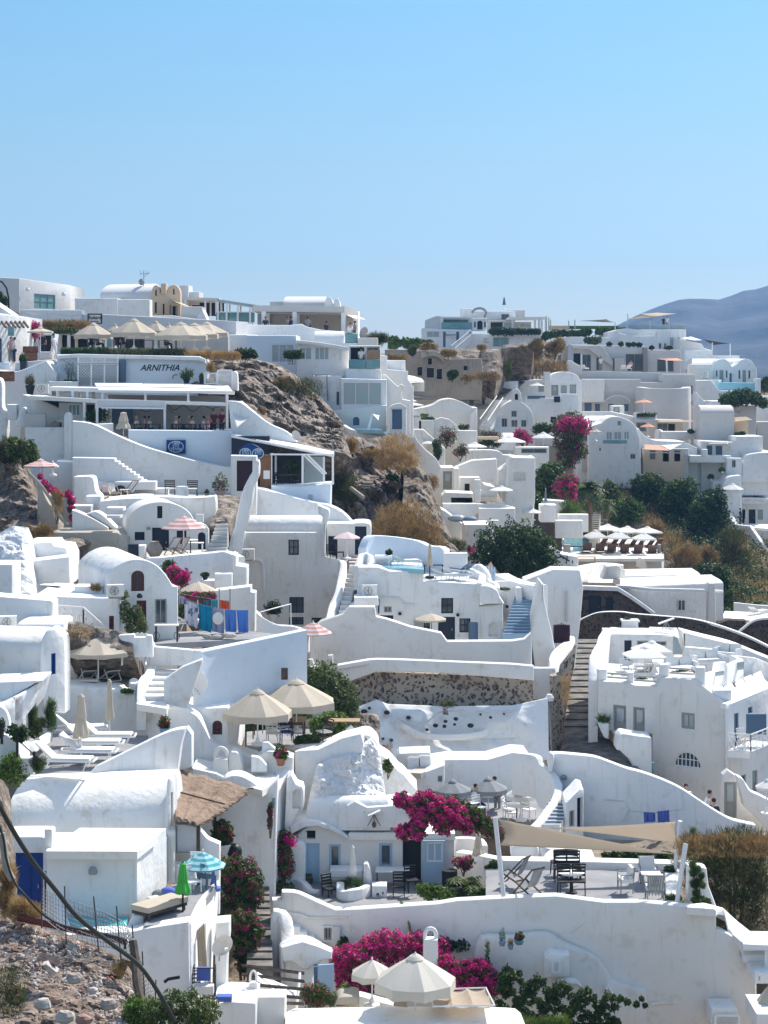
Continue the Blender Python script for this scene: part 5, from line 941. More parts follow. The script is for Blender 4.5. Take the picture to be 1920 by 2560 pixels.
box('rough grey wall at the right frame edge','wall',1585,996,1680,1070,221,2,mt='ge',ext=2);PZ('snow white curved porch roof at the right edge','house',sm([(1490,1262),(1520,1215),(1580,1200),(1660,1195),(1700,1195)],3)+[(1700,1262)],205.8,4,ext=2)
PZ('white slope wall from the hotel to the square tower','wall',[(1190,960),(1190,800),(1245,862),(1320,870),(1320,892),(1230,892),(1225,960)],228,2,ext=2)
box('sun lit white roof patch beside the wild creeper','house',1290,862,1440,895,224,5,ext=1)
for x0,y0,x1,y1,k,d_ in((0,500,110,720,'dy','dark dry bush at the left of the hillside bushes'),(95,462,200,560,'dry','small round brown bush on top of the hillside'),(75,500,225,620,'dry','middle brown bush on the hillside left of the villa'),(218,462,332,590,'dry','tall brown bush next to the tan side wall'),(28,565,365,725,'dry','broad dark brown bush below the modern villa side')):BU(d_,k,x0,y0,x1,y1,238-(y1>700)*10,1800,'dry shrub','dry_shrub',size=.42,dp=3)
PT('hill_bank',[(-60,500,262),(120,480,262),(340,480,262),(380,520,262)],[(-60,735,243),(120,735,243),(340,735,243),(450,735,243)],30,20,.5,.2,'rockpale',kd='structure')
def mountain():
 top=[(520,440),(600,415),(690,372),(800,318),(880,285),(1000,240),(1080,216),(1150,208),(1240,212),(1340,216),(1420,190),(1500,160),(1580,148),(1660,124),(1800,95),(1950,100)]
 nu,nv=120,50;vs=[]
 def tp(f):k=f*(len(top)-1);i=min(int(k),len(top)-2);g=k-i;return[top[i][j]*(1-g)+top[i+1][j]*g for j in(0,1)]
 for j in range(nv+1):
  for i in range(nu+1):
   x,y=tp(i/nu);f=j/nv;Y=2600-900*f;v=P(x,y+(820-y)*f**1.3,Y);h=noise.hetero_terrain(v*.006,1,2.1,6,.5)
   v+=Vector((0,-h*45*min(1,4*f),h*9*min(1,4*f)+(h*2 if f==0 else 0)));vs.append(v)
 W=nu+1;mb=MB().add(vs,[(j*W+i,(j+1)*W+i,(j+1)*W+i+1,j*W+i+1)for j in range(nv)for i in range(nu)])
 tag(OB('mountain',mb,'mount',sq=60),kd='structure')
mountain()
use(0,1130)
PT('rock_cliff',[(-60,-60,118),(60,-40,118),(120,-45,118),(160,20,118)],[(-60,540,108),(80,530,107),(200,520,107),(290,500,108)],60,80,.8,.6,'rockpale','rugged grey brown cliff with scrub at the left edge','rock cliff',back=6)
PZ('rough grey concrete buttress at the foot of the left cliff','buttress',[(230,520)]+sm([(245,230),(262,220),(300,300),(350,400),(380,470)],3)+[(372,530)],108.5,2,mt='conc',ext=1)
BU('pale dry scrub covering the upper left cliff','dy',-40,-80,170,90,114,1500,'dry shrub','dry_shrub',size=.3);BU('green weedy shrub hanging at the cliff top','olive',40,-100,260,70,112,1200,'shrub',size=.2)
use(0,1130)
PA('pink striped parasol half hidden behind the left cliff',262,52,88,110,200,111,'pkcan','rstripe',val=.1);PA('white parasol beside the pink striped one',340,72,92,42,150,112.5,'wcan',val=.05)
PZ('white pillar wall with capped top left of the stepped terrace','wall',[(280,260),(278,95),(360,65),(372,55),(470,66),(478,80),(476,260)],122,2,ext=3)
RO('long pale handrail pipe running down beside the flowers','handrail',sm([(182,135,106),(250,200,106),(310,280,106),(355,350,106),(395,430,106),(440,475,106)],3),.09,'conc')
BU('magenta bougainvillea trailing down along the pale handrail','boug',225,130,520,510,106.6,1700,'bougainvillea',bb2=[(.1,.08,.07),(.2,.2,.09),(.32,.27,.1),(.45,.33,.1),(.55,.4,.1),(.72,.38,.09),(.78,.5,.1),(.8,.63,.09),(.82,.78,.08),(.9,.9,.07)],sj=0);BU('tawny dry grass between handrail and bougainvillea','straw',315,250,430,430,106.2,700,'dry grass','dry_grass',size=.2);BU('tawny scrub beside the concrete buttress','dry',150,455,350,590,100,1000,'dry grass','dry_grass',size=.25,sj=0)
PZ('beige stone terrace block at the foot of the cliff','stone wall',[(340,690),(340,520),(760,520),(825,560),(830,690)],104,3,mt='conc',ext=2);PT('rubble_bank',[(-20,510,108),(200,500,108),(480,505,108),(770,530,108)],[(-20,600,103),(200,600,103),(480,610,102),(500,620,102)],40,14,.3,.5,'rockpale','stony bank on top of the beige terrace block','rubble bank')
FL('terrace_paving',[(470,292),(1560,292),(1560,240),(470,240)],117,'pavelight',refy=292)
PZ('low white stair cut along the sweeping wall','stair wall',[(468,300),(468,35),(735,40)]+[p for k in range(11)for p in((745+k*25,42+k*17.5),(745+k*25,59+k*17.5))]+[(1090,235),(1090,300)],119.5,.8);box('long white bench seat below the cut stair','bench',600,190,1010,250,118.8,.8,ch=.15)
PZ('rounded white oven shoulder left of the deckchairs','oven',[(478,330),(480,160)]+sm([(540,158),(600,165),(618,250),(650,290),(660,330)],3),114,1.5,ext=1)
box('white cube seat before the oven shoulder','seat block',556,285,652,375,112,1.2,ch=.12);box('low round planter block beside the cube seat','planter',470,345,592,395,111,1,mt='worn',ch=.15)
deckchair('wooden deckchair with white sling, left of the pair by the round black hole',738,305,115,-.9);deckchair('wooden deckchair with white sling, right of the pair by the round black hole',842,296,116,-2.4);TA('small white side table between the left deckchairs',806,300,115.5,.5,.4,'wp','wp',.5)
o=RO('round black tyre-like vent in the terrace wall','vent',[(778,262,118.5),(778,262,118.3)],.42,'bk',n=20);box('striped cushions leaning on the long white bench','cushion',660,220,705,262,118.3,.15,mt='pkcan')
CH('dark framed armchair with white sling left of the white drum table',1108,290,115,3,'wood','cush',W=.6,sc=1.05);CH('dark framed armchair with white pillow right of the white drum table',1245,292,115,3.3,'wood','cush',W=.6,sc=1.05);t=TH('drum_table','white drum table between two dark framed armchairs','table',P(1180,292,114.6));OB('drum',MB().lathe([(.36,0),(.36,.58),(.33,.62)],18),'white',t,sq=40)
PO('bare twiggy plant in a big clay pot by the maroon door',1428,300,114,50,66,'bougd',130,120,'clay',260,.09);PO('small plant in a clay pot left of the twiggy plant',1340,292,114.5,26,30,'green',26,28,'clay',90)
o=PZ('white gate wall with a tall maroon door','gate wall',[(1495,300),(1495,22),(1662,26),(1664,300)],116,1,mt='cream',ws=[('md',1534,56,1636,254)],ext=2)
ty=sm([(830,340),(832,292),(900,285),(1100,290),(1250,296),(1360,290),(1395,292),(1398,400),(1385,450),(1360,480)],3)
PZ('white curved terrace parapet above the dark doored vault house','parapet wall',ty+[(1350,520),(830,520)],109,1.2,mt='worn',ext=1)
a=arc(822,1260,470,322,18);o=PZ('white vault house with dark doors and a small slot window','vaulted house',[(820,680),(822,480)]+a[1:-1]+[(1262,460),(1330,470),(1355,500),(1352,640),(1352,680)],105,5,mt='cream',ws=[('nv',1018,350,1052,430),('nv',985,490,1095,674),('nv',872,518,937,572),('nv',1144,510,1208,598),('nv',1270,404,1318,456),('nv',1282,520,1332,642,1)],ext=2,sw=-1.2)
PZ('white rounded shoulder vault left of the dark doored house','vault',[(640,510),(640,330)]+sm([(655,318),(830,300),(940,300)],3)+[(940,480),(822,520)],108,4,mt='worn',ext=1);PZ('pinkish white buttress wall under the oven terrace','buttress',[(470,520),(465,375)]+sm([(500,385),(600,430),(700,490),(740,525)],3),105.5,.8,mt='cream',ext=1)
PZ('white sloping slab with a bright top beside the buttress','slab',sm([(560,400),(620,385),(680,420),(740,480),(775,495),(770,500)],3)+[(760,530),(700,480),(600,420)],105.8,1);box('white stepped ledge on the shoulder vault','ledge',690,360,800,382,104.6,1);box('lower white stepped ledge on the shoulder vault','ledge',690,408,780,430,104.2,1)
lamp('small wall lamp left of the dark double door',963,505,104.8,.8,'gm');PA('red and white striped parasol on the dark doored terrace',1190,412,490,150,672,100,'pkcan','rstripe',val=.05,vent=0)
t=TH('clay_jar','huge round clay jar on the dark doored terrace','jar',P(1002,680,100));OB('jar_body',MB().lathe([(.22,0),(.38,.25),(.4,.45),(.28,.66),(.2,.72),(.24,.78),(.2,.78)],18),'clay',t,sq=60)
for i,(x,c)in enumerate(((1122,'left'),(1175,'right'))):deckchair('white canvas deckchair on the dark doored terrace, %s of the pair'%c,x,672,100,-2.2,sc=.9)
rtable('round white table beside the striped parasol pole',1235,660,101,.38);TA('white picnic table on the dark doored terrace',1255,665,101.6,1,.5,'wp','wp',.6)
o=box('dark navy hatch in the dark doored terrace edge','hatch',830,598,895,688,99.5,.3,mt='navy',ch=.02);box('white pier between hatch and clay jar','pier',896,605,940,690,99.3,.6,ch=.12)
WA('white curved courtyard wall below the striped parasol terrace','terrace wall',[(940,700,97),(955,686,97),(1030,684,97),(1250,662,98),(1400,650,99),(1450,645,99),(1500,665,98.5),(1525,680,98)],bot=905,t=.5,sq=2)
FL('terrace_paving',[(830,688),(1480,660),(1480,630),(830,640)],99.6,'pavelight')
PZ('white pier turning down at the right end of the courtyard wall','wall',[(1500,880),(1505,660),(1530,672),(1530,735),(1598,745),(1600,780),(1590,880)],96,1.5,mt='cream',ext=3)
SR('dark stone stair climbing between the white curved walls',(1350,1470,640,104),(1410,1480,440,108),8,('worn','step'));PT('stair_rocks',[(1400,280,113),(1500,285,113),(1580,290,113)],[(1360,480,107),(1440,480,107),(1480,480,107)],24,24,.25,.8,'rock','dark lava stone wall beside the upper stair','stone wall')
PT('whitewashed_rock',[(-60,560,92),(60,490,92),(90,478,92),(185,490,92)],[(-60,950,88),(60,950,88),(120,950,88),(222,950,88)],40,50,.35,.6,'wrock','crumpled whitewashed rock face at the left edge','whitewashed rock')
PZ('smooth white wall block beside the crumpled rock','wall',[(165,720),(165,588),(335,585),(350,610),(425,620),(450,675),(450,720),(190,720)],93,3,ext=1);PZ('larger white wall block with slanted foot','wall',[(222,920),(195,800),(185,708),(448,678),(455,860),(222,920)],91,2,ext=1)
box('white box projecting from the left edge','wall box',-60,728,80,842,86,2,ext=1)
a=sm([(455,680),(560,640),(700,690),(800,700)],3)
rf=sm([(690,830),(700,790),(760,735),(840,700),(930,698),(1010,730),(1070,790),(1110,850),(1120,868)],4)
o=PZ('white vaulted house with arched window and red brown door','vaulted house',[(690,1180)]+rf+[(1155,872),(1152,1180)],84,6,YR=84.6,mt='worn',ws=[('rw',850,768,935,902,1),('rd',885,962,948,1188),('gl',1004,952,1080,1112)],sw=-2.1,ext=2)
for x0,y0,x1,y1 in((1004,952,1080,1112),):pass
WA('white flat roof edge left of the arched window house','roof edge',[(225,920,87),(330,905,86),(400,870,86),(450,855,87),(495,865,88)],h=1.2,t=1.2,sq=2)
o=PZ('low white wing with small brown window','house',[(350,1190),(225,1010),(225,930),(660,945),(780,940),(776,1190)],83,5,ws=[('rw',706,1062,738,1154)],ext=2);box('long white roof planter below the vault flank','planter',480,870,668,935,84.5,1);BU('dry succulent in the long roof planter','dry',585,865,655,890,84.4,120,'plant',sj=0)
AU('air conditioner on the flat roof beside the arched window',698,862,805,938,82.5,.3)
BU('leafy vine with reddish leaves climbing beside the red brown door','olive',775,880,950,1185,83,1300,'vine',size=.09,bb2=[(.15,.15,.2),(.2,.4,.22),(.3,.6,.28),(.6,.5,.25),(.75,.7,.25),(.5,.85,.3),(.85,.85,.2)],dp=.5);lamp('black lantern over the red brown door',905,945,83.6,.9,'bk')
t=TA('white stone topped console with curly iron legs by the window',1080,1230,83,1,.4,'wp','bk',.7);q=MB()
for sx in(-1,1):q.tube([(sx*.42+.12*math.cos(a_),0,.25+.16*math.sin(a_))for a_ in[k*.6 for k in range(12)]],.014,5)
OB('scrollwork',q,'bk',t)
g=TH('picket_gate','white picket gate before the vine covered house','gate',P(905,1330,82));m_=mpq(82)
for k in range(6):OB('picket',MB().beam(((k-2.5)*.17,0,0),((k-2.5)*.17,0,(150+12*math.sin(k*.63))*m_),.09,.03),'wp',g)
OB('rail',MB().beam((-.5,.03,.25),(.5,.03,.25),.03,.08).beam((-.5,.03,.8),(.5,.03,.8),.03,.08),'wp',g)
RO('near wire of the clothesline over the tiled terrace','clothesline',sm([(1150,925,86),(1290,985,86.2),(1480,1022,86.5),(1610,1025,87)],4),.012,'gm');RO('far wire of the clothesline over the tiled terrace','clothesline',[(1150,915,89),(1380,955,89),(1490,965,89)],.012,'gm')
for x,d_ in((1420,'left'),(1490,'right')):RO('%s dark pole of the clothesline'%d_,'pole',[(x,1060,88),(x,885,88)],.035,'gm')
def CL(lb,c,mt,Y,nq='towel',deco=None):
 (x0,y0),(x1,y1),(x2,y2),(x3,y3)=c;n=12;vs=[]
 for th in(0,.02):
  for j in range(n+1):
   for i in range(n+1):
    u,v=i/n,j/n;x=(x0*(1-u)+x1*u)*(1-v)+(x3*(1-u)+x2*u)*v;y=(y0*(1-u)+y1*u)*(1-v)+(y3*(1-u)+y2*u)*v
    p=P(x,y,Y);p.y+=th+.05*math.sin(u*11+x0)*v+.03*math.sin(u*23);vs.append(p)
 W=n+1;fs=[(j*W+i,j*W+i+1,(j+1)*W+i+1,(j+1)*W+i)for j in range(n)for i in range(n)];q=W*W
 fs+=[tuple(q+k for k in f[::-1])for f in fs];o=OB(nq,MB().add(vs,fs),mt,sq=80);tag(o,lb,'towel' if nq=='towel' else nq);return o
CL('grey beach sheet printed with dark shells on the clothesline',((1195,955),(1285,990),(1280,1140),(1195,1112)),'sheet',86.1,'beach_sheet');CL('teal towel on the near clothesline',((1288,985),(1372,1008),(1370,1172),(1290,1148)),'towel1',86.2)
o=CL('lilac towel with a round white print on the clothesline',((1374,1008),(1452,1022),(1452,1178),(1374,1162)),'towel3',86.3);d=MB();c=P(1413,1078,86.2);d.add([(c.x+.24*math.cos(k*.35),c.y-.02,c.z+.27*math.sin(k*.35))for k in range(18)],[tuple(range(18))]);OB('round_print',d,'cush',o)
CL('bright blue towel, left of the two equal blue ones',((1456,1022),(1530,1026),(1532,1168),(1462,1164)),'towel2',86.5);CL('bright blue towel, right of the two equal blue ones',((1534,1026),(1608,1026),(1610,1168),(1545,1168)),'towel2',86.7)
CL('orange towel on the far clothesline',((1422,960),(1490,970),(1490,1022),(1422,1018)),'towel4',89);CL('dark teal towel on the far clothesline',((1318,962),(1362,960),(1362,998),(1318,990)),'slate',89.1);CL('light teal towel on the far clothesline',((1366,958),(1412,958),(1412,1012),(1366,1004)),'aqua',89.2);CL('grey shirt on the far clothesline',((1160,930),(1198,940),(1196,1000),(1160,990)),'towel3',88.5)
FL('terrace_paving',[(990,1245),(1659,1210),(1800,1180),(1500,1150),(1150,1165),(990,1215)],83,'pave')
for i,(x,y,r)in enumerate(((1408,1200,.3),(1486,1188,.32),(1340,1195,.2),(1372,1210,.22))):o=OB('beach_stone',MB().ball(P(x,y,84.5),(r,r*.6,.11),n=12),'stoneC',sq=60);tag(o,'flat pale boulder %s under the clothesline'%('left of centre','right of centre','small and far left','small and near')[i],'boulder')
BU('green plant with pink blooms over the courtyard wall','green',1045,700,1140,790,95.5,250,'shrub');BU('magenta bougainvillea beside the arched window house','boug',1085,740,1230,875,95,1300,'bougainvillea');PA('small cream parasol behind the clothesline',1282,838,895,122,1040,93,'pcan',val=.1,vent=0)
BU('pink and green shrubs under the small cream parasol','pink',1160,895,1410,965,92,900,'shrub');o=box('white utility cabinet on the courtyard wall','cabinet',1390,790,1502,885,95,.6,ch=.03);PO('dark green box plant beside the utility cabinet',1330,832,96,30,40,'dark',26,60,'navy',140);box('white bench block below the box plant','bench',1300,832,1412,892,95.6,.8)
PZ('white wall right of the far clothesline','wall',[(1390,1030),(1392,898),(1605,872),(1625,870),(1625,905),(1655,912),(1652,1030)],92,1,mt='cream',ext=1);BU('dark green shrub under the grey printed sheet','dark',1155,990,1200,1080,88,260,'shrub')
LO('low white bench with rolled towels at the terrace corner',1230,1150,86.5,.4,L=1.2)
o=TH('stair_railing','white timber railing with crossed struts left of the low wing','railing',P(350,1080,82.3));L0=o.location.copy();rr=MB()
A_=[(350,995,1080),(540,1010,1120),(770,1215,1300)]
def Q(x,y):return P(x,y,82.3)-L0
for(x0,t0,b0),(x1,t1,b1)in zip(A_[:-1],A_[1:]):
 rr.beam(Q(x0,t0),Q(x1,t1),.08,.08);rr.beam(Q(x0,b0),Q(x1,b1),.07,.07);n=4 if x1<600 else 6
 for k in range(n+1):
  f=k/n;xx=x0+(x1-x0)*f;ta=t0+(t1-t0)*f;ba=b0+(b1-b0)*f;rr.beam(Q(xx,ta),Q(xx,ba),.05,.05)
  if k<n:g_=(k+1)/n;rr.beam(Q(xx,ba),Q(x0+(x1-x0)*g_,t0+(t1-t0)*g_),.035,.035);rr.beam(Q(xx,ta),Q(x0+(x1-x0)*g_,b0+(b1-b0)*g_),.035,.035)
OB('timber',rr,'wp',o)
PZ('grey lit parapet wall below the crumpled rock','parapet wall',[(-60,1120),(-60,930),(330,962),(345,975),(345,1120)],80,1.2,ext=2);AU('cream air conditioner at the left edge',0,1065,108,1138,77,.2)
BA('small white vault below the timber railing','vault',110,410,1130,1065,78.5,1.2,wall_to=1240,le=60);PT('rock_bank',[(410,1100,80),(500,1100,80),(620,1130,80),(860,1180,80)],[(410,1260,79),(500,1300,79),(620,1300,79),(860,1300,79)],30,16,.3,.9,'rock','dark stony bank under the timber railing','rock bank')
BU('red leaved scrub on the dark stony bank','dry',430,1110,600,1220,79,400,'dry shrub','dry_shrub',size=.12)
WA('white wall with gate piers before the vine covered house','wall',[(700,1190,79.5),(870,1180,79.5),(872,1200,79.5),(945,1200,79.5),(950,1185,79.5),(985,1190,79.5),(990,1245,79.5)],bot=1330,t=.3)
use(640,670)
PT('rock_slope',[(-620,600,141),(-380,590,142),(0,592,145),(120,620,146),(230,670,146),(350,780,146),(430,850,145),(500,925,143),(560,1000,138),(575,1090,134)],[(-350,800,133),(-250,850,131),(-40,905,129),(60,1010,127),(180,1090,125),(300,1150,124),(420,1180,124),(500,1190,124),(560,1200,124),(620,1230,126)],190,110,.6,.8,'rock','steep brown volcanic rock slope between restaurant and glazed villa','rock slope',back=5,seed=3)
PT('rock_slope',[(380,1090,131),(560,1075,134),(720,1110,136),(860,1080,138),(1000,1200,140),(1080,1300,140),(1200,1600,140)],[(280,1640,124),(450,1780,124),(640,1800,124),(800,1830,125),(960,1850,127),(1130,1860,129),(1330,1880,131)],180,140,.9,.7,'rock','large grey brown rock outcrop in the middle of the village','rock outcrop',back=5,seed=9)
PT('pale_cliff',[(960,1300,134),(1040,1275,134),(1100,1330,134.5),(1150,1400,135)],[(950,1540,128),(1040,1620,127),(1120,1660,127),(1190,1680,128)],40,44,.55,.5,'rockpale','smooth pale cliff face at the right of the rock outcrop','rock face',seed=5)
for x0,y0,x1,y1,Y,k,n,d_ in((120,690,430,870,139,'dy',1700,'dark grey green dry bush high on the rock slope'),(120,700,215,800,139,'dry',500,'small rusty bush left of the grey green one'),(-1,905,60,990,129.5,'dry',300,'rusty tuft above the pergola roof edge'),(790,1075,1045,1300,131,'straw',2600,'large straw coloured bush at the snaking white wall'),(580,1105,660,1200,131,'straw',500,'straw tuft left of the large straw bush'),(690,1165,800,1225,130,'straw',500,'low straw grass beside the large straw bush'),(180,520,300,600,150,'dark',500,'dark shrub by the three pane window house'),(480,1270,660,1600,127.5,'dy',2600,'tall dull green bush right of the glazed kiosk'),(730,1520,1220,1830,124,'dry',6500,'huge rounded brown thorn bush in the centre'),(840,1330,930,1385,130,'dark',200,'small dark cushion plant on the rock outcrop'),(1080,1340,1180,1440,134,'dry',400,'rusty bush on the shoulder of the pale cliff'),(1200,1730,1370,1850,134,'dy',700,'grey dry scrub right of the huge thorn bush')):
 BU(d_,k,x0,y0,x1,y1,Y,n,'dry shrub' if k!='dark' else 'shrub',size={'straw':.26,'dry':.26,'dy':.24,'dark':.15}[k],bb2=[(.3,.45,.42),(.55,.35,.42),(.75,.6,.36),(.2,.7,.34),(.5,.72,.4),(.9,.85,.22),(.65,.82,.3),(.1,.88,.2)]if n>2000 else None,sj=(k!='straw'))
use(640,1130)
for i,(x0,y0,x1,y1)in enumerate(((665,212,770,222),(690,195,760,204),(740,160,800,168),(680,228,740,236))):box('broken white plank on the rock outcrop, %s'%('widest of the pile','second highest','highest and smallest','lowest')[i],'plank',x0,y0,x1,y1,127.5+(i==2)*1.5,.6,mt='conc',ch=.01)
RO('pale slanting beam lying on the rock outcrop','beam',[(612,232,127),(698,298,126)],.14,'conc')
use(640,1130)
t=TH('glazed_kiosk','white framed glazed kiosk with slanting pergola roof','kiosk',P(200,215,119));L0=t.location.copy()
def s2(o):o.parent=t;o.location=-L0;return o
for k in range(5):
 f=k/4;s2(OB('roof_rafter',MB().beam(P(-158,-142+42*f,126-5*f),P(505,2+26*f,122-3.5*f),.1,.1),'wp'))
s2(OB('roof_canvas',MB().add([P(-158,-146,126.1),P(505,-2,122.1),P(503,18,119),P(-158,-112,122)],[(0,3,2,1)]),'roof'))
for x,y0,y1,Y in((98,12,220,119),(302,12,220,118.5),(128,20,215,122),(498,8,208,119),(440,30,210,121)):s2(OB('post',MB().beam(P(x,y1,Y),P(x,y0,Y),.12,.12),'wp'))
for a,b in(((98,15,119),(505,18,118.5)),((98,218,118.8),(505,205,118.8)),((98,12,119),(130,22,122)),((310,20,118.5),(435,140,119.5)),((335,20,118.5),(455,140,119.5))):s2(OB('rail',MB().beam(P(*a),P(*b),.09,.09),'wp'))
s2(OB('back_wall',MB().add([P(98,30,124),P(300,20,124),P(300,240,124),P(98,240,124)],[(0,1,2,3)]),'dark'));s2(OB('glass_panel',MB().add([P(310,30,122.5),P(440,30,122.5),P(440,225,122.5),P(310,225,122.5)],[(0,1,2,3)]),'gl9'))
PZ('pale blue base wall of the glazed kiosk','parapet wall',[(95,420),(98,220),(310,222),(420,210),(485,205),(482,360),(478,420)],118.3,3,mt='blue',ws=[('ni',338,275,368,330,1)],ext=2)
BU('dark potted tree inside the glazed kiosk','dark',190,50,300,195,121.5,300,'plant',size=.12);TA('dark dining tables inside the glazed kiosk',190,228,120.5,1.4,.8,'wood','bk')
for i,x in enumerate((140,250)):CH('dark chair inside the glazed kiosk, %s of the table'%('left','right')[i],x,232,120,.6-i,'bk')
o=box('rust coloured notice panel with white sheets beside the kiosk','notice board',25,18,100,248,118.9,.2,mt='board');box(None,None,48,120,90,175,118.85,.03,mt='wp',pt=o,nq='paper',ch=.003)
use(570,1090)
use(0,670)
o=PZ('dark blue shaped sign with two round emblems behind the gate wall','sign',[(1548,1225),(1546,1180),(1570,1160),(1604,1140),(1640,1140),(1668,1155),(1700,1178),(1706,1225)],118.6,.15,mt='signblue',ch=.02);pl=o_pl[o.name]
ring(1590,1200,38,33,pl,.04,'signw',o);ring(1672,1202,38,33,pl,.04,'signw',o);text('1800',1590,1182,0,.2,'signw',o,pl=pl,d=-.01);text('1800',1672,1184,0,.2,'signw',o,pl=pl,d=-.01);text('ΣΤΟ',1590,1200,0,.2,'signw',o,pl=pl,d=-.01);text('ΣΤΟ',1672,1202,0,.2,'signw',o,pl=pl,d=-.01)
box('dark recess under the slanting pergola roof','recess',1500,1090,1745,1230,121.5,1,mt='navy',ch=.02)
PZ('white parapet descending from the pergola corner to the kiosk roof','parapet wall',sm([(1480,860),(1560,870),(1640,930),(1750,1010),(1860,1060),(1930,1130)],3)+[(1700,1130),(1500,1080)],123.5,.6)
SA('white translucent awning beside the pergola corner',[(1490,862,124.5),(1570,862,128),(1665,940,124),(1530,1040,122)],'wcan',.05)
use(640,1130)
PZ('long white wall curving down right of the maroon door','retaining wall',[(-10,640),(-10,230)]+sm([(0,232),(60,245),(170,275),(330,315),(400,330),(470,345),(560,390),(630,460)],4)+[(640,500),(640,640)],117,1.5,ext=1)
PZ('twisting white wall rising beside the dark stone stair','wall',sm([(-140,490),(-120,380),(-90,260),(-60,190),(-20,120),(0,60),(20,60),(20,150),(-10,220),(-20,300),(-40,400),(-60,480),(-110,560)],3)+[(-190,520)],106,.8,ext=1,ch=.2)
BA('thick white rounded roof roll over the tall plain house','roof',-80,435,510,410,113.5,1.1,wall_to=560,mt='worn')
o=PZ('tall plain white house with small framed window over dark windows','house',[(-130,1120),(-130,520),(435,520),(440,680),(570,710),(595,700),(540,950),(500,1120)],113,7,mt='cream',ws=[('dk',210,568,278,668),('dk',216,940,310,1044),('dk',214,1070,308,1120),('dk',360,1074,442,1112)],ext=2)
box('white box niche wall left of the tall plain house','house',-150,520,-70,1000,112.7,4,ext=2);AU('pinkish air conditioner on the white wall left of the tall house',-110,630,-12,698,111,0);PO('leafy plant in a tall white cone pot before the tall house',110,1110,110.8,60,60,'green',100,130,'white',420)
RO('arched blind moulding on the tall plain house','moulding',[(x,y,112.9)for x,y in sm([(55,900),(50,760),(35,710),(0,695),(-40,705)],4)],.1,'white')
PZ('lit white buttress at the right of the roof roll','buttress',sm([(400,340),(440,360),(475,380),(470,440),(448,480)],3)+[(448,680),(432,680),(430,420),(405,400)],112.6,1)
o=PZ('white terrace house wall with two tall navy doors','house',[(455,690),(455,460),(630,465)]+sm([(640,460),(700,458),(738,468),(746,500),(746,545)],3)+[(740,560),(700,690)],115,3,mt='cream',ws=[('nv',455.5,545,528,682),('nv',641,482,716,666)],ext=1)
PA('pale pink parasol before the two navy doors',588,516,555,90,690,113.5,'pkcan',val=.06,vent=0)
for i,(x,d_)in enumerate(((490,'left'),(545,'middle'))):CH('small dark chair under the pale pink parasol, %s'%d_,x,695,113.4,.5+i,'bk',sc=.9)
FL('terrace_paving',[(440,700),(720,700),(700,660),(440,660)],113.4,'pavelight',t=1)
SR('white stair with grey treads between the two centre houses',(530,595,1080,106),(610,665,730,112.5),12,('white','ge'));SR('three pale steps at the pink parasol terrace',(600,680,728,112.6),(610,695,665,115),3,('pkcan','ge'))
WA('rounded white parapet left of the centre stair','parapet wall',[(470,1095,105),(500,1060,105.5),(520,980,107),(555,900,108),(580,780,110),(590,710,111),(575,700,112)],h=1.2,t=.4,sq=3,ch=.15)
WA('high white curved wall behind the roof plunge pool','wall',[(715,620,112),(745,550,112.5),(800,542,113),(920,552,113.5),(1040,575,113.5),(1110,608,113),(1190,615,112.5),(1235,655,112),(1368,655,112)],bot=800,sq=3,t=.5,mt='blue')
box('end wall of the plunge pool terrace','wall',1215,655,1370,770,111.8,.4);FL('pool_water',[(700,735),(1090,762),(1080,735),(860,722)],109.5,'water2');FL('terrace_paving',[(1080,845),(1450,850),(1450,735),(1100,735)],109,'roof',refy=845)
WA('rounded white rim of the roof plunge pool','pool parapet',[(672,740,108.5),(700,660,109.5),(722,665,109.5),(720,730,108.8),(790,740,108.3),(860,765,108),(1000,770,108),(1088,765,108)],h=1.3,sq=2,t=.35,ch=.12)
o=PZ('white house with plunge pool roof, air conditioner and dark door','house',[(645,1120),(660,745),(790,745),(870,772),(1085,770),(1085,835),(1445,855),(1450,1000),(1600,985),(1608,1235),(770,1240),(700,1100)],107.8,5,ws=[('dk',1200,946,1278,1046),('nv',1180,1068,1290,1230),('dk',1318,1078,1390,1170),('gl',828,1000,880,1040),('nv',808,1058,890,1125),('dk',1088,1098,1140,1172),('ni',1508,1100,1566,1195,1),('blu',790,952,800,1046)],ext=2)
box('open grey shutter left of the dark framed window under the cream parasol','shutter',1024,1092,1088,1178,107.4,.06,mt='gpaint',ch=.01);AU('air conditioner on the pool house wall',686,862,786,936,107)
PA('small cream parasol before the pool house door',1132,1045,1082,106,1235,105.8,'pcan',val=.1,vent=0);RO('grey blue water tank beside the pool house window','tank',[(1408,1225,106.5),(1408,1105,106.5)],.26,'slate',n=14)
for x,y,d_ in((932,1048,'left'),(1308,1056,'above the grey tank'),(1627,1002,'right end')):o=RO('round dark wall lamp on the pool house, %s'%d_,'wall lamp',[(x,y,107.75),(x,y,107.55)],.09,'bk',n=12)
PZ('white ledge block under the pool house air conditioner','block',[(605,1060),(612,1000),(635,985),(635,940),(790,940),(795,995),(775,1000),(775,1060)],106.3,1.4)
RO('blind pipe ridge running across the pool house wall','pipe',[(812,945,107.7),(930,950,107.7),(955,990,107.7),(1040,993,107.7)],.05,'white')
WA('right parapet of the roof sun terrace','parapet',[(1430,850,107.6),(1445,800,109),(1450,790,110),(1380,755,111)],h=.6,t=.3,sq=2)
CP('thin furled beige parasol on the roof sun terrace',1126,600,740,810,22,109,'tcan','bk');TA('dark low table behind the furled beige parasol',1150,790,110,1.1,.6,'bk','bk',.5);LO('white rattan lounger beside the plunge pool',985,745,110,.4,L=1.4)
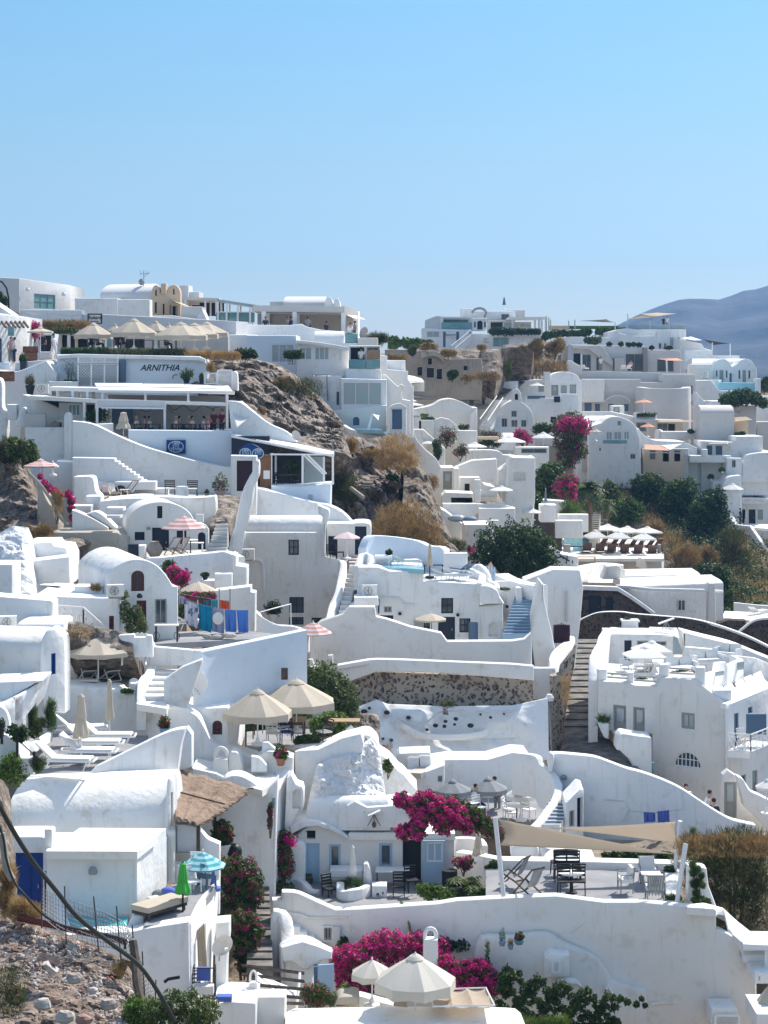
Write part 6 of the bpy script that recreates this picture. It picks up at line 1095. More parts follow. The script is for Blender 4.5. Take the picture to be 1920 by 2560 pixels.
for i,(x,y,rz)in enumerate(((1330,800,2.2),(1310,830,.2),(1240,835,.5))):LO('sun lounger on the roof terrace, %s'%('dark cushioned with striped back','white one nearest the wall edge','white one next to the table')[i],x,y,109.5-i*.4,rz,cm='slate' if i==0 else 'cush',L=1.6)
box('white lattice cabinet beside the plunge pool','cabinet',770,672,880,738,109.6,.6);LT('white lattice front of the poolside cabinet',772,686,862,736,109.5,8,4);PO('dark green plant on the poolside cabinet',862,674,110,10,24,'dark',36,50,'gpaint',120)
g=TH('picket_gate','pale blue picket gate left of the dark tree','gate',P(1500,840,113));m_=mpq(113)
for k in range(6):OB('picket',MB().beam(((k-2.5)*.16,0,0),((k-2.5)*.16,0,(92+10*math.sin(k*.63))*m_),.09,.03),'lblue',g)
OB('rail',MB().beam((-.48,.03,.2),(.48,.03,.2),.03,.08).beam((-.48,.03,.65),(.48,.03,.65),.03,.08),'lblue',g)
WA('white curling parapet between roof terrace and picket gate','parapet wall',[(1370,745,111.5),(1420,735,112),(1440,728,112),(1480,770,111.5),(1500,830,111),(1540,850,110.5),(1545,880,110)],h=2.5,sq=3);PZ('white rounded dome block right of the pool house','dome',sm([(1450,980),(1452,880),(1500,868),(1560,895),(1580,940)],3)+[(1610,985),(1450,985)],107,1.8)
WA('white wall sloping from the picket gate to the wide stair','wall',[(1540,790,114),(1600,820,113),(1700,850,112),(1800,865,111),(1860,850,111)],bot=1060,t=1);PO('scrubby planter row on the white wall by the wide stair',1610,905,111.5,10,70,'olive',20,80,'white',200)
BU('big dark green carob tree in the middle right','dark',1375,480,1960,830,140,7500,'tree',size=.17,dp=5,bb2=[(.3,.35,.38),(.5,.25,.36),(.68,.3,.36),(.85,.42,.28),(.2,.6,.34),(.45,.6,.4),(.7,.6,.38),(.88,.68,.22),(.3,.82,.26),(.55,.82,.26)])
BU('pink blossom sprays at the left edge of the dark carob tree','boug',1365,600,1415,650,138.5,150,'blossom')
use(1280,1130)
SR('wide blue shaded stair with pale nosings',(-60,130,1190,106),(20,165,935,112),13,('lblue','slate'))
WA('white stair wall with rounded foot right of the wide stair','wall',[(-30,900,112),(20,870,112),(30,880,111)],h=8,t=.3)
PZ('lit worn white wall descending right of the wide stair','wall',[(150,1280),(120,1200),(190,850),(205,858),(210,960),(232,1060),(262,1180),(300,1280)],106,3,mt='worn',ext=1);WA('white top rail of the wide stair','parapet',[(-240,820,113),(-120,838,112.8),(0,835,112.5),(120,848,112),(200,860,110)],h=2,t=.3)
o=PZ('white gable wall with a cable box behind the wide stair','wall',[(-60,1130),(80,832),(240,772),(268,760),(440,765),(462,880),(445,1080),(400,1130)],118,2,ext=3);RO('pair of grey cable pipes on the white gable wall','pipe',[(352,900,117.9),(352,1100,117.9)],.07,'ge')
o=box('maroon slatted garden gate beneath the gable wall','gate',268,1120,376,1238,108,.1,mt='maroon')
for k in range(7):box(None,None,270+k*15,1108+abs(k-3)*5,278+k*15,1240,107.9,.06,mt='maroon',pt=o,nq='slat',ch=.005)
use(640,1130)
PZ('cream block house left of the lower courtyards','house',[(1080,250),(1096,100),(1280,100),(1275,250)],165,4,mt='cream',ext=2,ws=[('gd',1212,125,1272,240)]);box('narrow cream pier right of the cream block house','pier',1282,106,1316,245,163,2,mt='cream',ext=1)
PZ('white roof terrace wall stepping above the lower courtyard','wall',[(1240,170),(1240,120),(1400,55),(1560,45),(1565,170)],170,2,mt='cream',ext=2);box('cream square courtyard wall','wall',1322,165,1450,280,166,2,mt='cream',ext=1,ws=[('nd',1352,205,1385,260)])
PZ('flat cream roof kiosk with a dark opening','kiosk',[(1200,350),(1205,285),(1230,262),(1408,268),(1412,350)],158,3,mt='cream',ws=[('op',1264,296,1404,340)],ext=1);o=box('tall thin cream pier in the lower courtyard','pier',1418,180,1455,400,157,.8,mt='cream',ext=1)
PZ('curved cream wall with sloping top left of the courtyard cushions','wall',[(1180,520),(1200,370)]+sm([(1230,385),(1290,430),(1350,475),(1370,520)],3)+[(1380,620),(1180,620)],152,3,mt='cream',ext=2);box('low cream wall before the flat roof kiosk','wall',1210,335,1425,480,155,1,mt='cream',ext=2)
box('cream roofed courtyard house above the dark tree','house',1445,365,1680,500,154,4,mt='cream',ext=2);CN('small round topped chimney above the dark tree',1520,410,1572,520,152,hoop=0)
for i,(x,y)in enumerate(((1300,440),(1380,450))):o=OB('cushion',MB().ball(P(x,y-10,151),(.7,.5,.28),n=12),'slate' if i else 'gl9',sq=60);tag(o,'grey lounge cushion on the courtyard ledge, %s'%('left pale one','right dark one')[i],'cushion')
box('bright cream terrace roof left of the dark tree','roof',1350,470,1510,590,147,4,mt='worn',ext=2);SA('long white parasol like awning over the lower courtyard',[(1460,195,160),(1640,230,160),(1600,245,157),(1480,215,158)],'wcan',.04);PA('white parasol at the right end of the lower courtyard',1590,222,246,82,330,156,'wcan',val=.08)
box('white sofa block in the lower courtyard','sofa',1450,245,1560,290,158,1.5,mt='cush',ch=.2);WA('cream parapet under the lower courtyard parasol','parapet wall',[(1420,335,155),(1600,340,155),(1680,360,155)],bot=400,t=.5,mt='cream')
PZ('tall white tapered wall at the left of the garden','wall',[(1560,250),(1575,120),(1660,60),(1800,30),(1810,70),(1800,330),(1680,330)],160,3,mt='cream',ext=2)
use(1280,1130)
o=PZ('tapered white block with small arched relief beside the garden','house',[(-60,330),(-20,60),(0,35),(150,38),(150,300),(120,320)],158,4,mt='cream',ws=[('ni',10,130,48,185),('ni',52,132,88,185)],ext=3)
PZ('low garden wall parapets left of the palm','wall',[(140,320),(140,310),(200,308),(350,320),(340,335)],165,1.5,ext=2);BA('white rounded cistern tower in the garden','cistern',185,288,345,338,160,1,wall_to=455)
CP('furled grey parasol on the white cistern',218,235,325,345,11,160,'gcan');PA('white parasol left of the white cistern',130,366,390,66,440,158,'wcan',val=.08);box('white planter wall of the bright green shrubs','planter',300,405,495,520,161,1,ext=0)
BU('bright yellow green tamarisk behind the planter wall','pine',290,310,440,450,163,900,'shrub',size=.35);box('cream bench wall below the bright green shrubs','wall',285,445,460,560,158,1,mt='cream',ext=0)
P_=[((145,85,330,310),'green',1600,172,'dense green shrub at the top left of the ravine'),((270,130,430,330),'pink',1100,170,'pink flowering shrubs in the ravine garden'),((0,250,180,400),'green',1200,164,'green creeper mass left of the white cistern'),((560,180,700,330),'olive',900,196,'olive shrub right of the palm'),((590,300,840,500),'green',1700,190,'dark green bushes above the pool parasols'),((720,145,990,360),'green',3000,212,'large green tree at the head of the ravine'),((950,150,1190,440),'green',3000,208,'tall leafy tree right of the ravine head'),((1160,240,1420,560),'dark',3200,204,'dark tree against the white hotel wall'),((880,440,1010,620),'dry',900,192,'brown thorn bush right of the parasols'),((950,560,1220,780),'dry',1900,188,'big rusty thorn bush behind the pool deck'),((1200,600,1340,760),'dry',900,190,'small rusty bush low in the ravine'),((1320,490,1560,760),'dy',2200,196,'dull green scrub under the white boundary wall'),((1200,740,1420,960),'dark',2000,180,'dark scrub at the foot of the ravine'),((1370,900,1445,1030),'olive',500,166,'olive bush right of the vaulted house'),((1370,1020,1480,1100),'green',500,160,'green shrub below the olive bush'),((1550,950,1660,1080),'olive',700,160,'olive tree at the right edge by the white path'),((360,200,430,330),'boug',250,168.5,'magenta blossom sprays left of the palm'),]
RT,RB=[(380,230,206),(560,230,208),(900,260,208),(1280,340,206),(1450,480,204),(1660,640,202),(1800,700,201)],[(300,700,184),(600,800,180),(950,900,175),(1250,1000,170),(1660,1060,165),(1800,1060,165)]
def rav(x,y):
 f=lambda L,k:float(np.interp(x,[p[0]for p in L],[p[k]for p in L]))
 t=min(1,max(0,(y-f(RT,1))/(f(RB,1)-f(RT,1))));return f(RT,2)*(1-t)+f(RB,2)*t
for(b,k,n,Y,d_)in P_:BU(d_,k,*b,min(Y,rav((b[0]+b[2])/2,b[3])-.5),n,'tree' if 'tree' in d_ else 'shrub','tree' if 'tree' in d_ else 'shrub',size={'green':.26,'dark':.26,'dry':.36,'dy':.38,'straw':.36,'olive':.24,'pine':.36,'pink':.2,'boug':.18}[k])
def palm(lb,x,yb,Y,trunk,R,n=34,kd='olive',skirt=1):
 t=TH('palm_tree',lb,'palm tree',P(x,yb,Y));H=trunk*mpq(Y);r=R*mpq(Y);rd=random.Random(int(x));OB('trunk',MB().tube([(0,0,-.2),(.05,0,H*.5),(0,0,H)],[.3,.22,.24],8),'bark',t)
 mb=MB()
 for k in range(n):
  a=k*2.4;el=rd.uniform(-.5,1.25)if skirt else rd.uniform(-.1,1.2);L=r*rd.uniform(.8,1.1);q=[]
  for j in range(7):f=j/6;q.append(Vector((math.cos(a)*L*f*math.cos(el),math.sin(a)*L*f*math.cos(el),H+L*f*math.sin(el)-.55*L*f*f)))
  sd=Vector((-math.sin(a),math.cos(a),0));mi=k%3
  for j in range(1,7):
   for s in(-1,1):
    for o_ in(0,.5):
     b_=q[j-1].lerp(q[j],.5+o_*.5);wd=.28*r*math.sin(math.pi*min(1,(j-o_*.5)/6.3))+.05
     tip=b_+sd*s*wd+(q[j]-q[j-1])*.8+Vector((0,0,-wd*.35));e=(q[j]-q[j-1]).normalized()*.035*r
     mb.add([b_-e,b_+e,tip],[(0,1,2)],mi)
 OB('fronds',mb,['g1','g3','g2']if kd=='olive' else['g1','g2','g2'],t);return t
palm('shaggy palm tree in the ravine garden',500,500,176,260,130,60);palm('small leafy banana like palm right of the shaggy palm',610,420,186,90,80,34,'green')
PT('ravine_slope',RT,RB,90,60,.6,.35,'rockpale',kd='structure')
def scrub(nq,kd,n,test,seed,r=(.9,1.7)):
 rd=random.Random(seed);bl=[]
 for k in range(9000):
  x,y=rd.uniform(380,1720),rd.uniform(230,1060)
  if len(bl)>=n:break
  t0=float(np.interp(x,[p[0]for p in RT],[p[1]for p in RT]));t1=float(np.interp(x,[p[0]for p in RB],[p[1]for p in RB]))
  if not t0+8<y<t1 or(x<1000 and y>640)or not test(x,y+rd.uniform(-25,25)):continue
  q=rd.uniform(*r);bl.append((tuple(P(x,y,rav(x,y)-.6)),(q,q*.8,q*.75)))
 ms,wt,sz,mode=KIND[kd];tag(leafmesh(nq,bl,n*220,{'leaf':.13,'blade':.2}[mode],ms,wt,seed,mode),kd='stuff')
band=lambda x:250+(x-640)*.92
scrub('green_undergrowth','dark',210,lambda x,y:y<band(x)-45 or x>1330,11);scrub('dry_scrub','straw',130,lambda x,y:abs(y-band(x))<75 or(x>1150 and y>560),12);scrub('mixed_scrub','dy',150,lambda x,y:y>band(x)-20,13)
SR('narrow dim stair climbing beside the palm trunk',(500,560,510,176),(530,575,390,186),10,('conc','step'))
FL('pool_deck',[(320,690),(985,690),(940,575),(330,540)],170,'roof',refy=660);WA('white front wall of the lounger deck','parapet wall',[(240,655,171),(330,672,170),(700,690,169.5),(970,700,169.5),(985,655,172)],bot=790,t=.8,mt='grey')
FL('pool_water',[(335,590),(520,595),(520,560),(335,545)],178,'water2',dz=.1);box('aqua pool face under the front row loungers','pool',398,620,455,645,170.6,.4,mt='water2')
for i,(x,ya,yr,hw,yb,Y)in enumerate(((540,508,548,76,640,171),(690,514,552,76,655,170),(855,524,560,76,672,169.5),(620,470,498,92,600,182),(748,482,514,90,612,180),(878,486,516,92,622,179))):
 PA('white pool deck parasol, %s of the %s row'%(('left','middle','right')[i%3],('front','back')[i//3]),x,ya,yr,hw,yb,Y,'wcan',val=.12,gp='white parasols of the pool deck',square=1,rot=.2)
def blounge(lb,x,y,Y,rz,back=.9):return LO(lb,x,y,Y,rz,'bwood','bwood','brown loungers of the pool deck',L=1.9,W=.72,back=back,sc=1.15)
for i,x in enumerate((482,566,640,724,812,902)):blounge('brown wicker lounger, %s in the front row'%('first from the left','second from the left','third from the left','third from the right','second from the right','last on the right')[i],x,668+i*3,171,-1.57+3.14)
for i,x in enumerate((375,460)):blounge('brown wicker lounger facing away on the upper left deck, %s one'%('left','right')[i],x,592,184,1.57)
for i,x in enumerate((560,630,680,750,800,860,905)):blounge('brown wicker lounger, %s in the back row'%('first from the left','second from the left','third from the left','middle one','third from the right','second from the right','last on the right')[i],x,622+i*3,178-i*.3,2.4)
for i,x in enumerate((350,962)):box('dark pier block at the %s end of the lounger deck'%('left','right')[i],'pier',x-14,600,x+(30 if i==0 else 4),665,170.5,.6,mt='gpaint')
for x,d_ in((950,'left'),(972,'right')):CH('thin brown chair at the right end of the deck, %s'%d_,x,690,170.5,.4,'wood')
o=PZ('worn white chimney like block with bird ornament','chimney',[(240,780),(243,640),(262,622),(290,630),(320,660),(425,680),(430,700),(425,838),(280,835)],150,2.5,mt='worn',ws=[('nd',388,704,396,722)],ext=1)
t=TH('wall_ornament','twisted dark iron ornament on the chimney block','ornament',P(325,690,149.8));OB('ironwork',MB().tube([(-.6,0,.25),(-.3,0,.05),(0,0,.15),(.3,0,-.05),(.55,0,-.2)],.06,6).tube([(-.2,0,.3),(.1,0,0),(.4,0,.2),(.3,0,-.4)],.05,6),'bk',t)
WA('white courtyard wall curling behind the vaults','wall',[(440,770,148),(470,745,150),(590,722,153),(640,722,154),(720,735,154)],bot=860,sq=3,t=.8,mt='worn');FL('terrace_paving',[(480,860),(720,850),(760,780),(560,740)],149,'roof',refy=850)
PZ('curved grey side of a small roof dome between the vaults','dome',sm([(585,825),(610,770),(625,742),(700,740),(708,800),(700,825)],3),147.5,2,mt='cream');TA('round wooden terrace furniture behind the roof dome',480,740,158,1.5,.8,'lwood','lwood');dish('grey satellite dish behind the long vault roofs',850,735,158,.6,-.9,'grey')
BA('rear long cream barrel vault roof','vault',735,1222,805,762,149,2.2,YR=150,wall_to=840,mt='worn',re=30,le=20)
o=BA('front long cream barrel vault house with a white framed window','vaulted house',700,1370,870,812,144,2.4,YR=147,wall_to=1108,mt='worn',re=60,le=30,ws=[('wf',1070,955,1124,1030)])
PZ('chimney pillar at the right end of the front long vault','chimney',[(1270,1105),(1275,850),(1316,850),(1320,960),(1326,1105)],143.6,1,mt='cream',ext=1)
WA('white ledge running along the foot of the front vault','ledge',[(480,855,144.5),(600,858,144.3),(740,865,144),(900,882,143.7),(1270,890,143.8),(1370,895,146)],h=.2,t=.3)
o=PZ('dark stone lean-to wall with two dark doors','stone house',[(445,1110),(450,872),(685,876),(760,925),(850,985),(925,1040),(920,1070)],141,3,mt='mas2',ws=[('nv',496,932,578,1068),('nv',606,942,655,1035)],ext=2)
WA('white coping on the dark stone lean-to','coping',[(450,866,140.8),(685,874,140.8),(760,920,140.8),(850,982,140.8),(928,1040,140.8)],h=.3,t=.5)
PZ('long dark rubble stone wall curving across the right','stone wall',[(400,1300),(405,1110)]+sm([(450,1085),(540,1048),(620,1038),(720,1040),(800,1052),(1000,1068),(1150,1082),(1300,1115),(1450,1165),(1580,1220),(1700,1280)],4)+[(1700,1400),(400,1400)],131,.35,YR=128,mt='mas2',ext=3)
WA('white coping on the long dark rubble wall','coping',[(405,1106,130.9),(450,1082,130.9),(540,1044,130.8),(620,1034,130.6),(720,1036,130.5),(800,1048,130.3),(1000,1064,129.8),(1150,1078,129.4),(1300,1111,128.9),(1450,1161,128.5),(1580,1216,128.1),(1700,1276,127.8)],h=.15,t=.4,sq=4,ch=.05)
PZ('second dark rubble wall at the right edge','stone wall',sm([(1465,1170),(1500,1140),(1560,1095),(1620,1078),(1700,1075)],3)+[(1700,1350),(1600,1230)],137,.35,mt='mas2',ext=2);WA('white coping of the second rubble wall','coping',[(1465,1168,136.9),(1500,1138,136.9),(1560,1092,136.9),(1620,1075,136.9),(1700,1072,136.9)],h=.15,t=.4,sq=3)
PZ('dark rubble wall triangle left of the second rubble wall','stone wall',[(1340,1110),(1400,1090),(1520,1092),(1515,1110),(1470,1165)],143,1,mt='mas2',ext=2)
FL('white_path',[(1360,1070),(1700,1110),(1700,1045),(1380,1030)],150,'roof',refy=1050);WA('white kerb wall by the path at the right edge','kerb wall',[(1440,975,158),(1600,992,158),(1680,995,158)],h=.8)
LO('slatted pale lounger on the white path at the right edge',1600,1060,150,.8)
o=PZ('broad white hotel retaining wall right of the garden trees','hotel wall',[(420,250),(430,-40),(600,-40),(850,55),(1150,60),(1390,30),(1395,250),(1300,400),(1290,330),(640,250)],208.5,5,ws=[('wl',630,58,662,118),('nv',600,98,645,178),('wl',690,60,740,125),('wl',752,62,804,110),('gl',765,12,798,42),('nv',485,88,512,136)],ext=8)
o=PZ('cream lower hotel front below the coral awning','house',[(848,70),(850,0),(1115,5),(1115,66)],206.5,3,mt='tan',ws=[('gg',892,0,930,50),('gg',978,0,1016,62),('gg',1052,0,1090,60)],ext=2)
o=PZ('white stepped house with blue window left of the right edge hotel','house',[(1290,330),(1300,190),(1390,185),(1390,38),(1490,40),(1495,330)],205.5,5,ws=[('gl',1425,52,1450,100),('op',1320,235,1348,320)],ext=6)
PO('bushy plant on the white ledge, upper one near the blue window',1362,136,204,12,24,'green',28,40,'white',140,.25);PO('bushy plant on the white ledge, lower one near the blue window',1288,184,204.3,12,24,'green',28,36,'white',140,.25)
o=PZ('blue white three storey house at the right edge','house',[(1480,480),(1490,130),(1490,45)]+sm([(1500,38),(1560,5),(1700,0)],3)+[(1700,480)],208,6,ws=[('lbw',1556,70,1602,130),('gg',1505,218,1538,278),('lb',1562,222,1598,295),('gg',1614,222,1650,280),('gw',1482,372,1512,435),('nv',1534,372,1578,475),('gw',1592,374,1626,438)],ext=4)
WA('balcony slab of the blue white three storey house','balcony',[(1490,296,206),(1560,296,206),(1660,300,206)],h=.3,t=2);LT('blue white latticed balcony rail',1498,300,1634,330,205.8,10,2,'railing',3);WA('upper balcony wall of the blue white house','balcony wall',[(1490,130,206.5),(1660,130,206.5)],h=2.4,t=1.5)
o=PZ('white entrance stair block left of the three storey house','house',[(1355,420),(1360,230)]+sm([(1370,205),(1400,165),(1440,155),(1480,152)],3)+[(1485,420)],203,4,ext=5);PA('big white tent like parasol before the entrance stair block',1430,206,240,76,330,200,'wcan',val=.35);LT('blue white lattice panel right of the entrance',1444,290,1470,330,202,3,3)
WA('white boundary wall zigzagging down the ravine edge','boundary wall',[(1280,308,204),(1330,315,203.5),(1420,440,200.5),(1450,470,200),(1540,480,199.5),(1600,570,198.5),(1659,650,198)],h=2.2,t=.6);FL('entrance_terrace',[(1440,480),(1700,500),(1700,470),(1450,460)],203,'roof');PE('person in dark clothes standing on the entrance terrace',1480,478,202,si='cl_n',rz=1)
use(0,1590)
BA('pale vault house at the left edge with a blue window','vaulted house',-120,285,90,-60,74.5,1.5,YR=74,mt='cream',wall_to=290,re=30)
o=PZ('lit end gable of the left edge vault with small blue window','gable wall',[(272,290),(275,95)]+sm([(285,20),(320,-40),(360,-45),(400,-5),(425,40),(428,330)],3)+[(350,320),(290,330)],73.8,1,YR=74.8,ws=[('blu',332,112,362,248)],ext=1)
PZ('smooth white roof terrace below the left edge vault','roof',[(-60,420),(-60,300),(275,285),(272,300),(0,455),(-60,520)],71.5,2);FL('roof_terrace_floor',[(-60,440),(130,360),(275,285),(-60,285)],71,'roof',refy=420)
o=PZ('white left edge house wall with arched doorway and white door','house',[(-60,640),(-60,480),(0,455),(272,300),(230,450),(175,520),(165,640)],69.5,2,YR=72,ws=[('lb',98,390,150,585)],ext=2)
WA('white arched shoulder wall at the left frame edge','wall',[(-40,450,68.5),(0,455,68.5),(40,490,68.5),(62,560,68.5),(64,640,68.5)],bot=720,sq=3,t=.3)
PZ('long white back wall of the lounger terrace','retaining wall',[(225,720),(230,440),(290,325),(480,328),(610,338),(740,342)]+sm([(770,352),(800,378),(880,378)],2)+[(885,445)]+sm([(960,455),(1080,465),(1200,478),(1280,520),(1330,600),(1380,690),(1450,720),(1560,760),(1659,790)],3)+[(1659,900),(1250,860),(1240,700)],77.5,1.5,YR=79,ext=2)
FL('terrace_paving',[(130,900),(560,905),(960,680),(960,645),(270,630),(140,760)],69,'pave',refy=900)
PZ('sloping white parapet wall right of the sun loungers','parapet wall',[(560,920),(630,845)]+sm([(640,838),(800,760),(1000,660),(1120,610),(1210,595)],3)+[(1180,700),(1130,880),(1080,910)],69,.4,YR=71.5,ext=1)
PZ('pale pier wall joining the sloping parapet to the curving wall','wall',[(1130,885),(1212,595),(1245,640),(1245,850)],74.2,.6,mt='blue')
WA('white curb around the left planting bed','curb',[(160,690,70),(230,688,70.5),(270,660,72),(340,620,74)],h=.35,t=.2,sq=2)
for(x0,y0,x1,y1,k,n,d_)in((270,400,378,615,'cactus',700,'tall dark green cactus against the lounger terrace wall'),(160,450,265,620,'cactus',700,'bright green spiky shrub left of the tall cactus'),(185,540,280,650,'olive',500,'olive and rust coloured succulent by the door'),(65,570,175,690,'green',500,'leafy green shrub below the white door'),(-30,540,40,660,'dark',200,'dark cactus at the left frame edge'),(-30,760,170,960,'bright',1100,'large yellow green shrub at the left frame edge'),(185,790,310,885,'cactus',500,'green agave clump before the lounger terrace')):BU(d_,k,x0,y0,x1,y1,72 if y1<660 else 66,n,'plant' if 'cact' in d_ or 'agave' in d_ else 'shrub','plant' if 'cact' in d_ or 'agave' in d_ else 'shrub',size={'cactus':.16,'olive':.1,'green':.1,'dark':.1,'bright':.09}[k],sj=0)
WA('lumpy white parapet at the left frame edge','parapet wall',[(-60,650,66.5),(40,640,66.5),(110,690,66.5),(115,790,66),(215,790,66)],bot=900,t=.5,mt='worn')
for i,(x,y0,y1)in enumerate(((12,560,700),(112,640,780),(222,748,825))):RO('black iron rail post, %s along the left terrace steps'%('upper','middle','lower')[i],'post',[(x,y1,65.8),(x,y0,65.8)],.05,'bk')
RO('thin black cable rail along the left terrace steps','handrail',[(12,600,65.8),(112,670,65.8),(222,770,65.8),(300,830,65.8)],.02,'bk')
for i,(x,y,rz,d_)in enumerate(((520,640,.15,'rearmost, beside the tall cactus'),(700,690,0,'under the right furled parasol'),(620,735,-.02,'middle of the near three'),(575,790,-.05,'second from the front'),(430,850,-.1,'front one at the terrace edge'))):
 LO('white sun lounger with cream pad, '+d_,x,y+10,(74.5,73.2,71.8,70.5,68.6)[i],0+rz,'wp' if i else 'wp','cush','sun loungers on the lower left terrace',L=2,W=.7,back=.75)
CP('furled cream parasol left of the lounger pair',525,380,660,800,56,70.8);CP('furled cream parasol right, before the white back wall',710,285,550,690,34,74.5)
PO('red flowering plant in a blue pot by the white back wall',1065,640,73,44,64,'red',90,90,'bluepot',420)
FL('terrace_paving',[(400,330),(900,345),(900,250),(430,255)],80,'pavelight',refy=330)
PA('big cream parasol over two sling chairs',637,-5,95,222,330,79.5,'pcan',val=.18,vent=0,rot=.3)
for i,(x,c)in enumerate(((570,'left'),(715,'right'))):deckchair('grey sling chair under the big cream parasol, %s one'%c,x,290,81,-1.2 if i==0 else-1,cm='gcan',fm='wp',sc=1)
box('white bench behind the big parasol chairs','bench',432,205,505,280,82,.6);TA('low wooden tables under the big cream parasol',545,335,79.2,1.1,.5,'cush','gm',.3)
o=RO('round white disc standing at the terrace edge','disc',[(868,305,79),(868,305,78.8)],.2,'wp',n=24);PO('green creeper plant at the terrace edge by the white disc',820,375,78,4,60,'green',36,90,'white',200)
box('white low block under the white disc','block',842,305,882,380,78.3,.5);o=g=TH('picket_gate','white picket panel between big parasol and steps','gate',P(905,160,81));m_=mpq(81)
for k in range(5):OB('picket',MB().beam(((k-2)*.15,0,0),((k-2)*.15,0,1.1),.09,.03),'wp',g)
RO('white handrail frame right of the big parasol','handrail',[(790,190,79),(795,60,79.5),(850,50,81),(945,120,80),(945,185,79)],.04,'wp')
WA('white parapet along the tiled clothesline terrace','parapet wall',[(975,5,81),(985,68,81),(1180,85,80.5),(1310,98,80.2)],bot=190,t=.35)
WA('big pale wall closing the clothesline terrace on the right','retaining wall',[(1310,98,80),(1420,78,80.8),(1659,30,81.8),(1850,-10,82.5),(1990,-40,83)],h=3,t=.5,mt='blue')
use(640,1590);o=box('small brown shuttered window in the big pale wall','window',163,208,206,284,82,.1,mt='wood',ch=.02);use(0,1590)
SR('four broad sunlit white steps between curved walls',(905,1060,410,77),(960,1150,215,81),5,('worn','worn'));WA('left rounded cheek of the sunlit steps','wall',[(885,440,76.5),(890,290,78),(935,240,79.5),(960,190,81)],h=1,t=.35,sq=2);PZ('white zigzag stair wall right of the sunlit steps','stair wall',[(1060,440),(1058,285),(1180,200),(1310,150),(1310,175),(1225,430),(1210,472)],76.8,.4);FL('landing',[(885,440),(1080,470),(1080,400),(900,380)],76.6,'roof',refy=430)
FL('flat_roof',[(1225,462),(1560,452),(1500,425),(1240,385),(1220,395)],80,'roof',refy=462)
o=PZ('white house front with arched brown window below the dish roof','house',[(1200,760),(1205,470),(1480,462),(1478,735),(1430,720),(1380,690)],79.6,3,ws=[('rw',1376,548,1440,640,1)],ext=1);PZ('shaded side wall of the arched brown window house','house',[(1478,740),(1480,462),(1560,452),(1545,752)],79.6,3,YR=82,ext=2)
BA('largest white barrel vault at the lower left','vaulted house',20,1105,1290,890,66.5,2.1,YR=67.5,mt='worn',wall_to=1395,le=105)
o=PZ('thin lit end gable of the largest barrel vault with slit window','gable wall',[(1085,1420),(1088,1290)]+sm([(1090,1100),(1100,950),(1112,918),(1130,920),(1140,960)],3)+[(1140,1420)],67.3,.5,YR=68,ws=[('gl',1108,1010,1122,1230)])
t=TH('reed_roof','sagging brown reed matting roof beside the largest vault','reed roof',P(1300,1220,70));L0=t.location.copy();rp=[P(1150,860,74.5),P(1240,850,75.5),P(1400,900,75.5),P(1620,1000,74.5),P(1440,1130,70.5),P(1290,1235,68),P(1143,1190,67.5),P(1143,1000,71)]
q=MB();c=sum(rp,Vector())/8;n=8;vs=[]
A,B_,C_,D_=P(1120,870,74.5),P(1615,995,74.5),P(1285,1232,68),P(1143,1190,67)
nu,nv=16,56
for j in range(nv+1):
 for i in range(nu+1):
  u,v=i/nu,j/nv;p=(A*(1-u)+B_*u)*(1-v)+(D_*(1-u)+C_*u)*v;p.z+=.05*math.sin(u*19)-.25*4*v*(1-v)*.4+(.035 if j%2 else 0)+random.Random(j).uniform(-.02,.02);p.x+=random.Random(j*7).uniform(-.05,.2)if i==nu else 0;vs.append(p-L0)
q.add(vs,[(j*(nu+1)+i,j*(nu+1)+i+1,(j+1)*(nu+1)+i+1,(j+1)*(nu+1)+i)for j in range(nv)for i in range(nu)]);o=OB('reed_mat',q,'reed',t);o.modifiers.new('thick','SOLIDIFY').thickness=.06
OB('batten',MB().beam(A.lerp(D_,.5)-L0+Vector((0,0,.1)),B_.lerp(C_,.5)-L0+Vector((0,0,.1)),.06,.05),'wood',t)
for a in(A.lerp(B_,.55),C_):OB('post',MB().beam(a-L0,a-L0-Vector((0,0,2.6)),.12,.12),'wood',t)
PZ('white dim house wall behind the reed roof','house',[(1240,1330),(1245,855),(1400,890),(1659,1010),(1659,1330)],76.5,2,ext=3)
CN('white chimney with round hooped cap above the reed roof',1378,735,1480,905,77,'worn');use(0,1590);PZ('twin white kiln block beside the hooped chimney','kiln',[(1475,905),(1480,775)]+sm([(1500,750),(1540,755),(1560,800),(1575,860)],3)+[(1570,905)],77.2,1,mt='worn')
a=sm([(1440,930),(1500,905),(1570,910),(1659,960),(1700,1010)],3);FL('roof_slab',[(1440,930),(1700,1000),(1790,940),(1770,870),(1659,850),(1500,880)],76,'roof',refy=940)
o=PZ('white front with blue window panel right of the reed roof','house',[(1440,1320),(1440,940)]+a[1:]+[(1730,990),(1800,930),(1795,1100),(1780,1320)],75,1,ext=3,ws=[('lb',1763,1050,1788,1118)])
BU('dusty pink creeper by the white blue panelled front','bougd',1730,1070,1770,1260,74.5,220,'creeper')
dish('big white satellite dish before the big pale wall',1285,300,79.7,.52,-.3,mast=.5)
use(640,1590)
WA('big cream wall closing the court below the red striped parasol','retaining wall',[(345,0,104),(360,-60,104),(420,-110,103.5),(560,-140,103),(600,-160,102.5)],h=9,t=.5,mt='cream')
PZ('broad pale parapet wall below the pool house terrace','retaining wall',[(350,180),(350,-20),(420,-95),(560,-140),(605,-190),(770,-190),(780,-125),(850,-110),(1000,-60),(1200,-20),(1240,35),(1659,32),(1740,20),(1785,-20),(1800,190)],102,.6,mt='cream',ext=5)
PA('red and white striped parasol in the lower centre',370,-90,-20,128,200,99.5,'pkcan','rstripe',val=.04,vent=0)
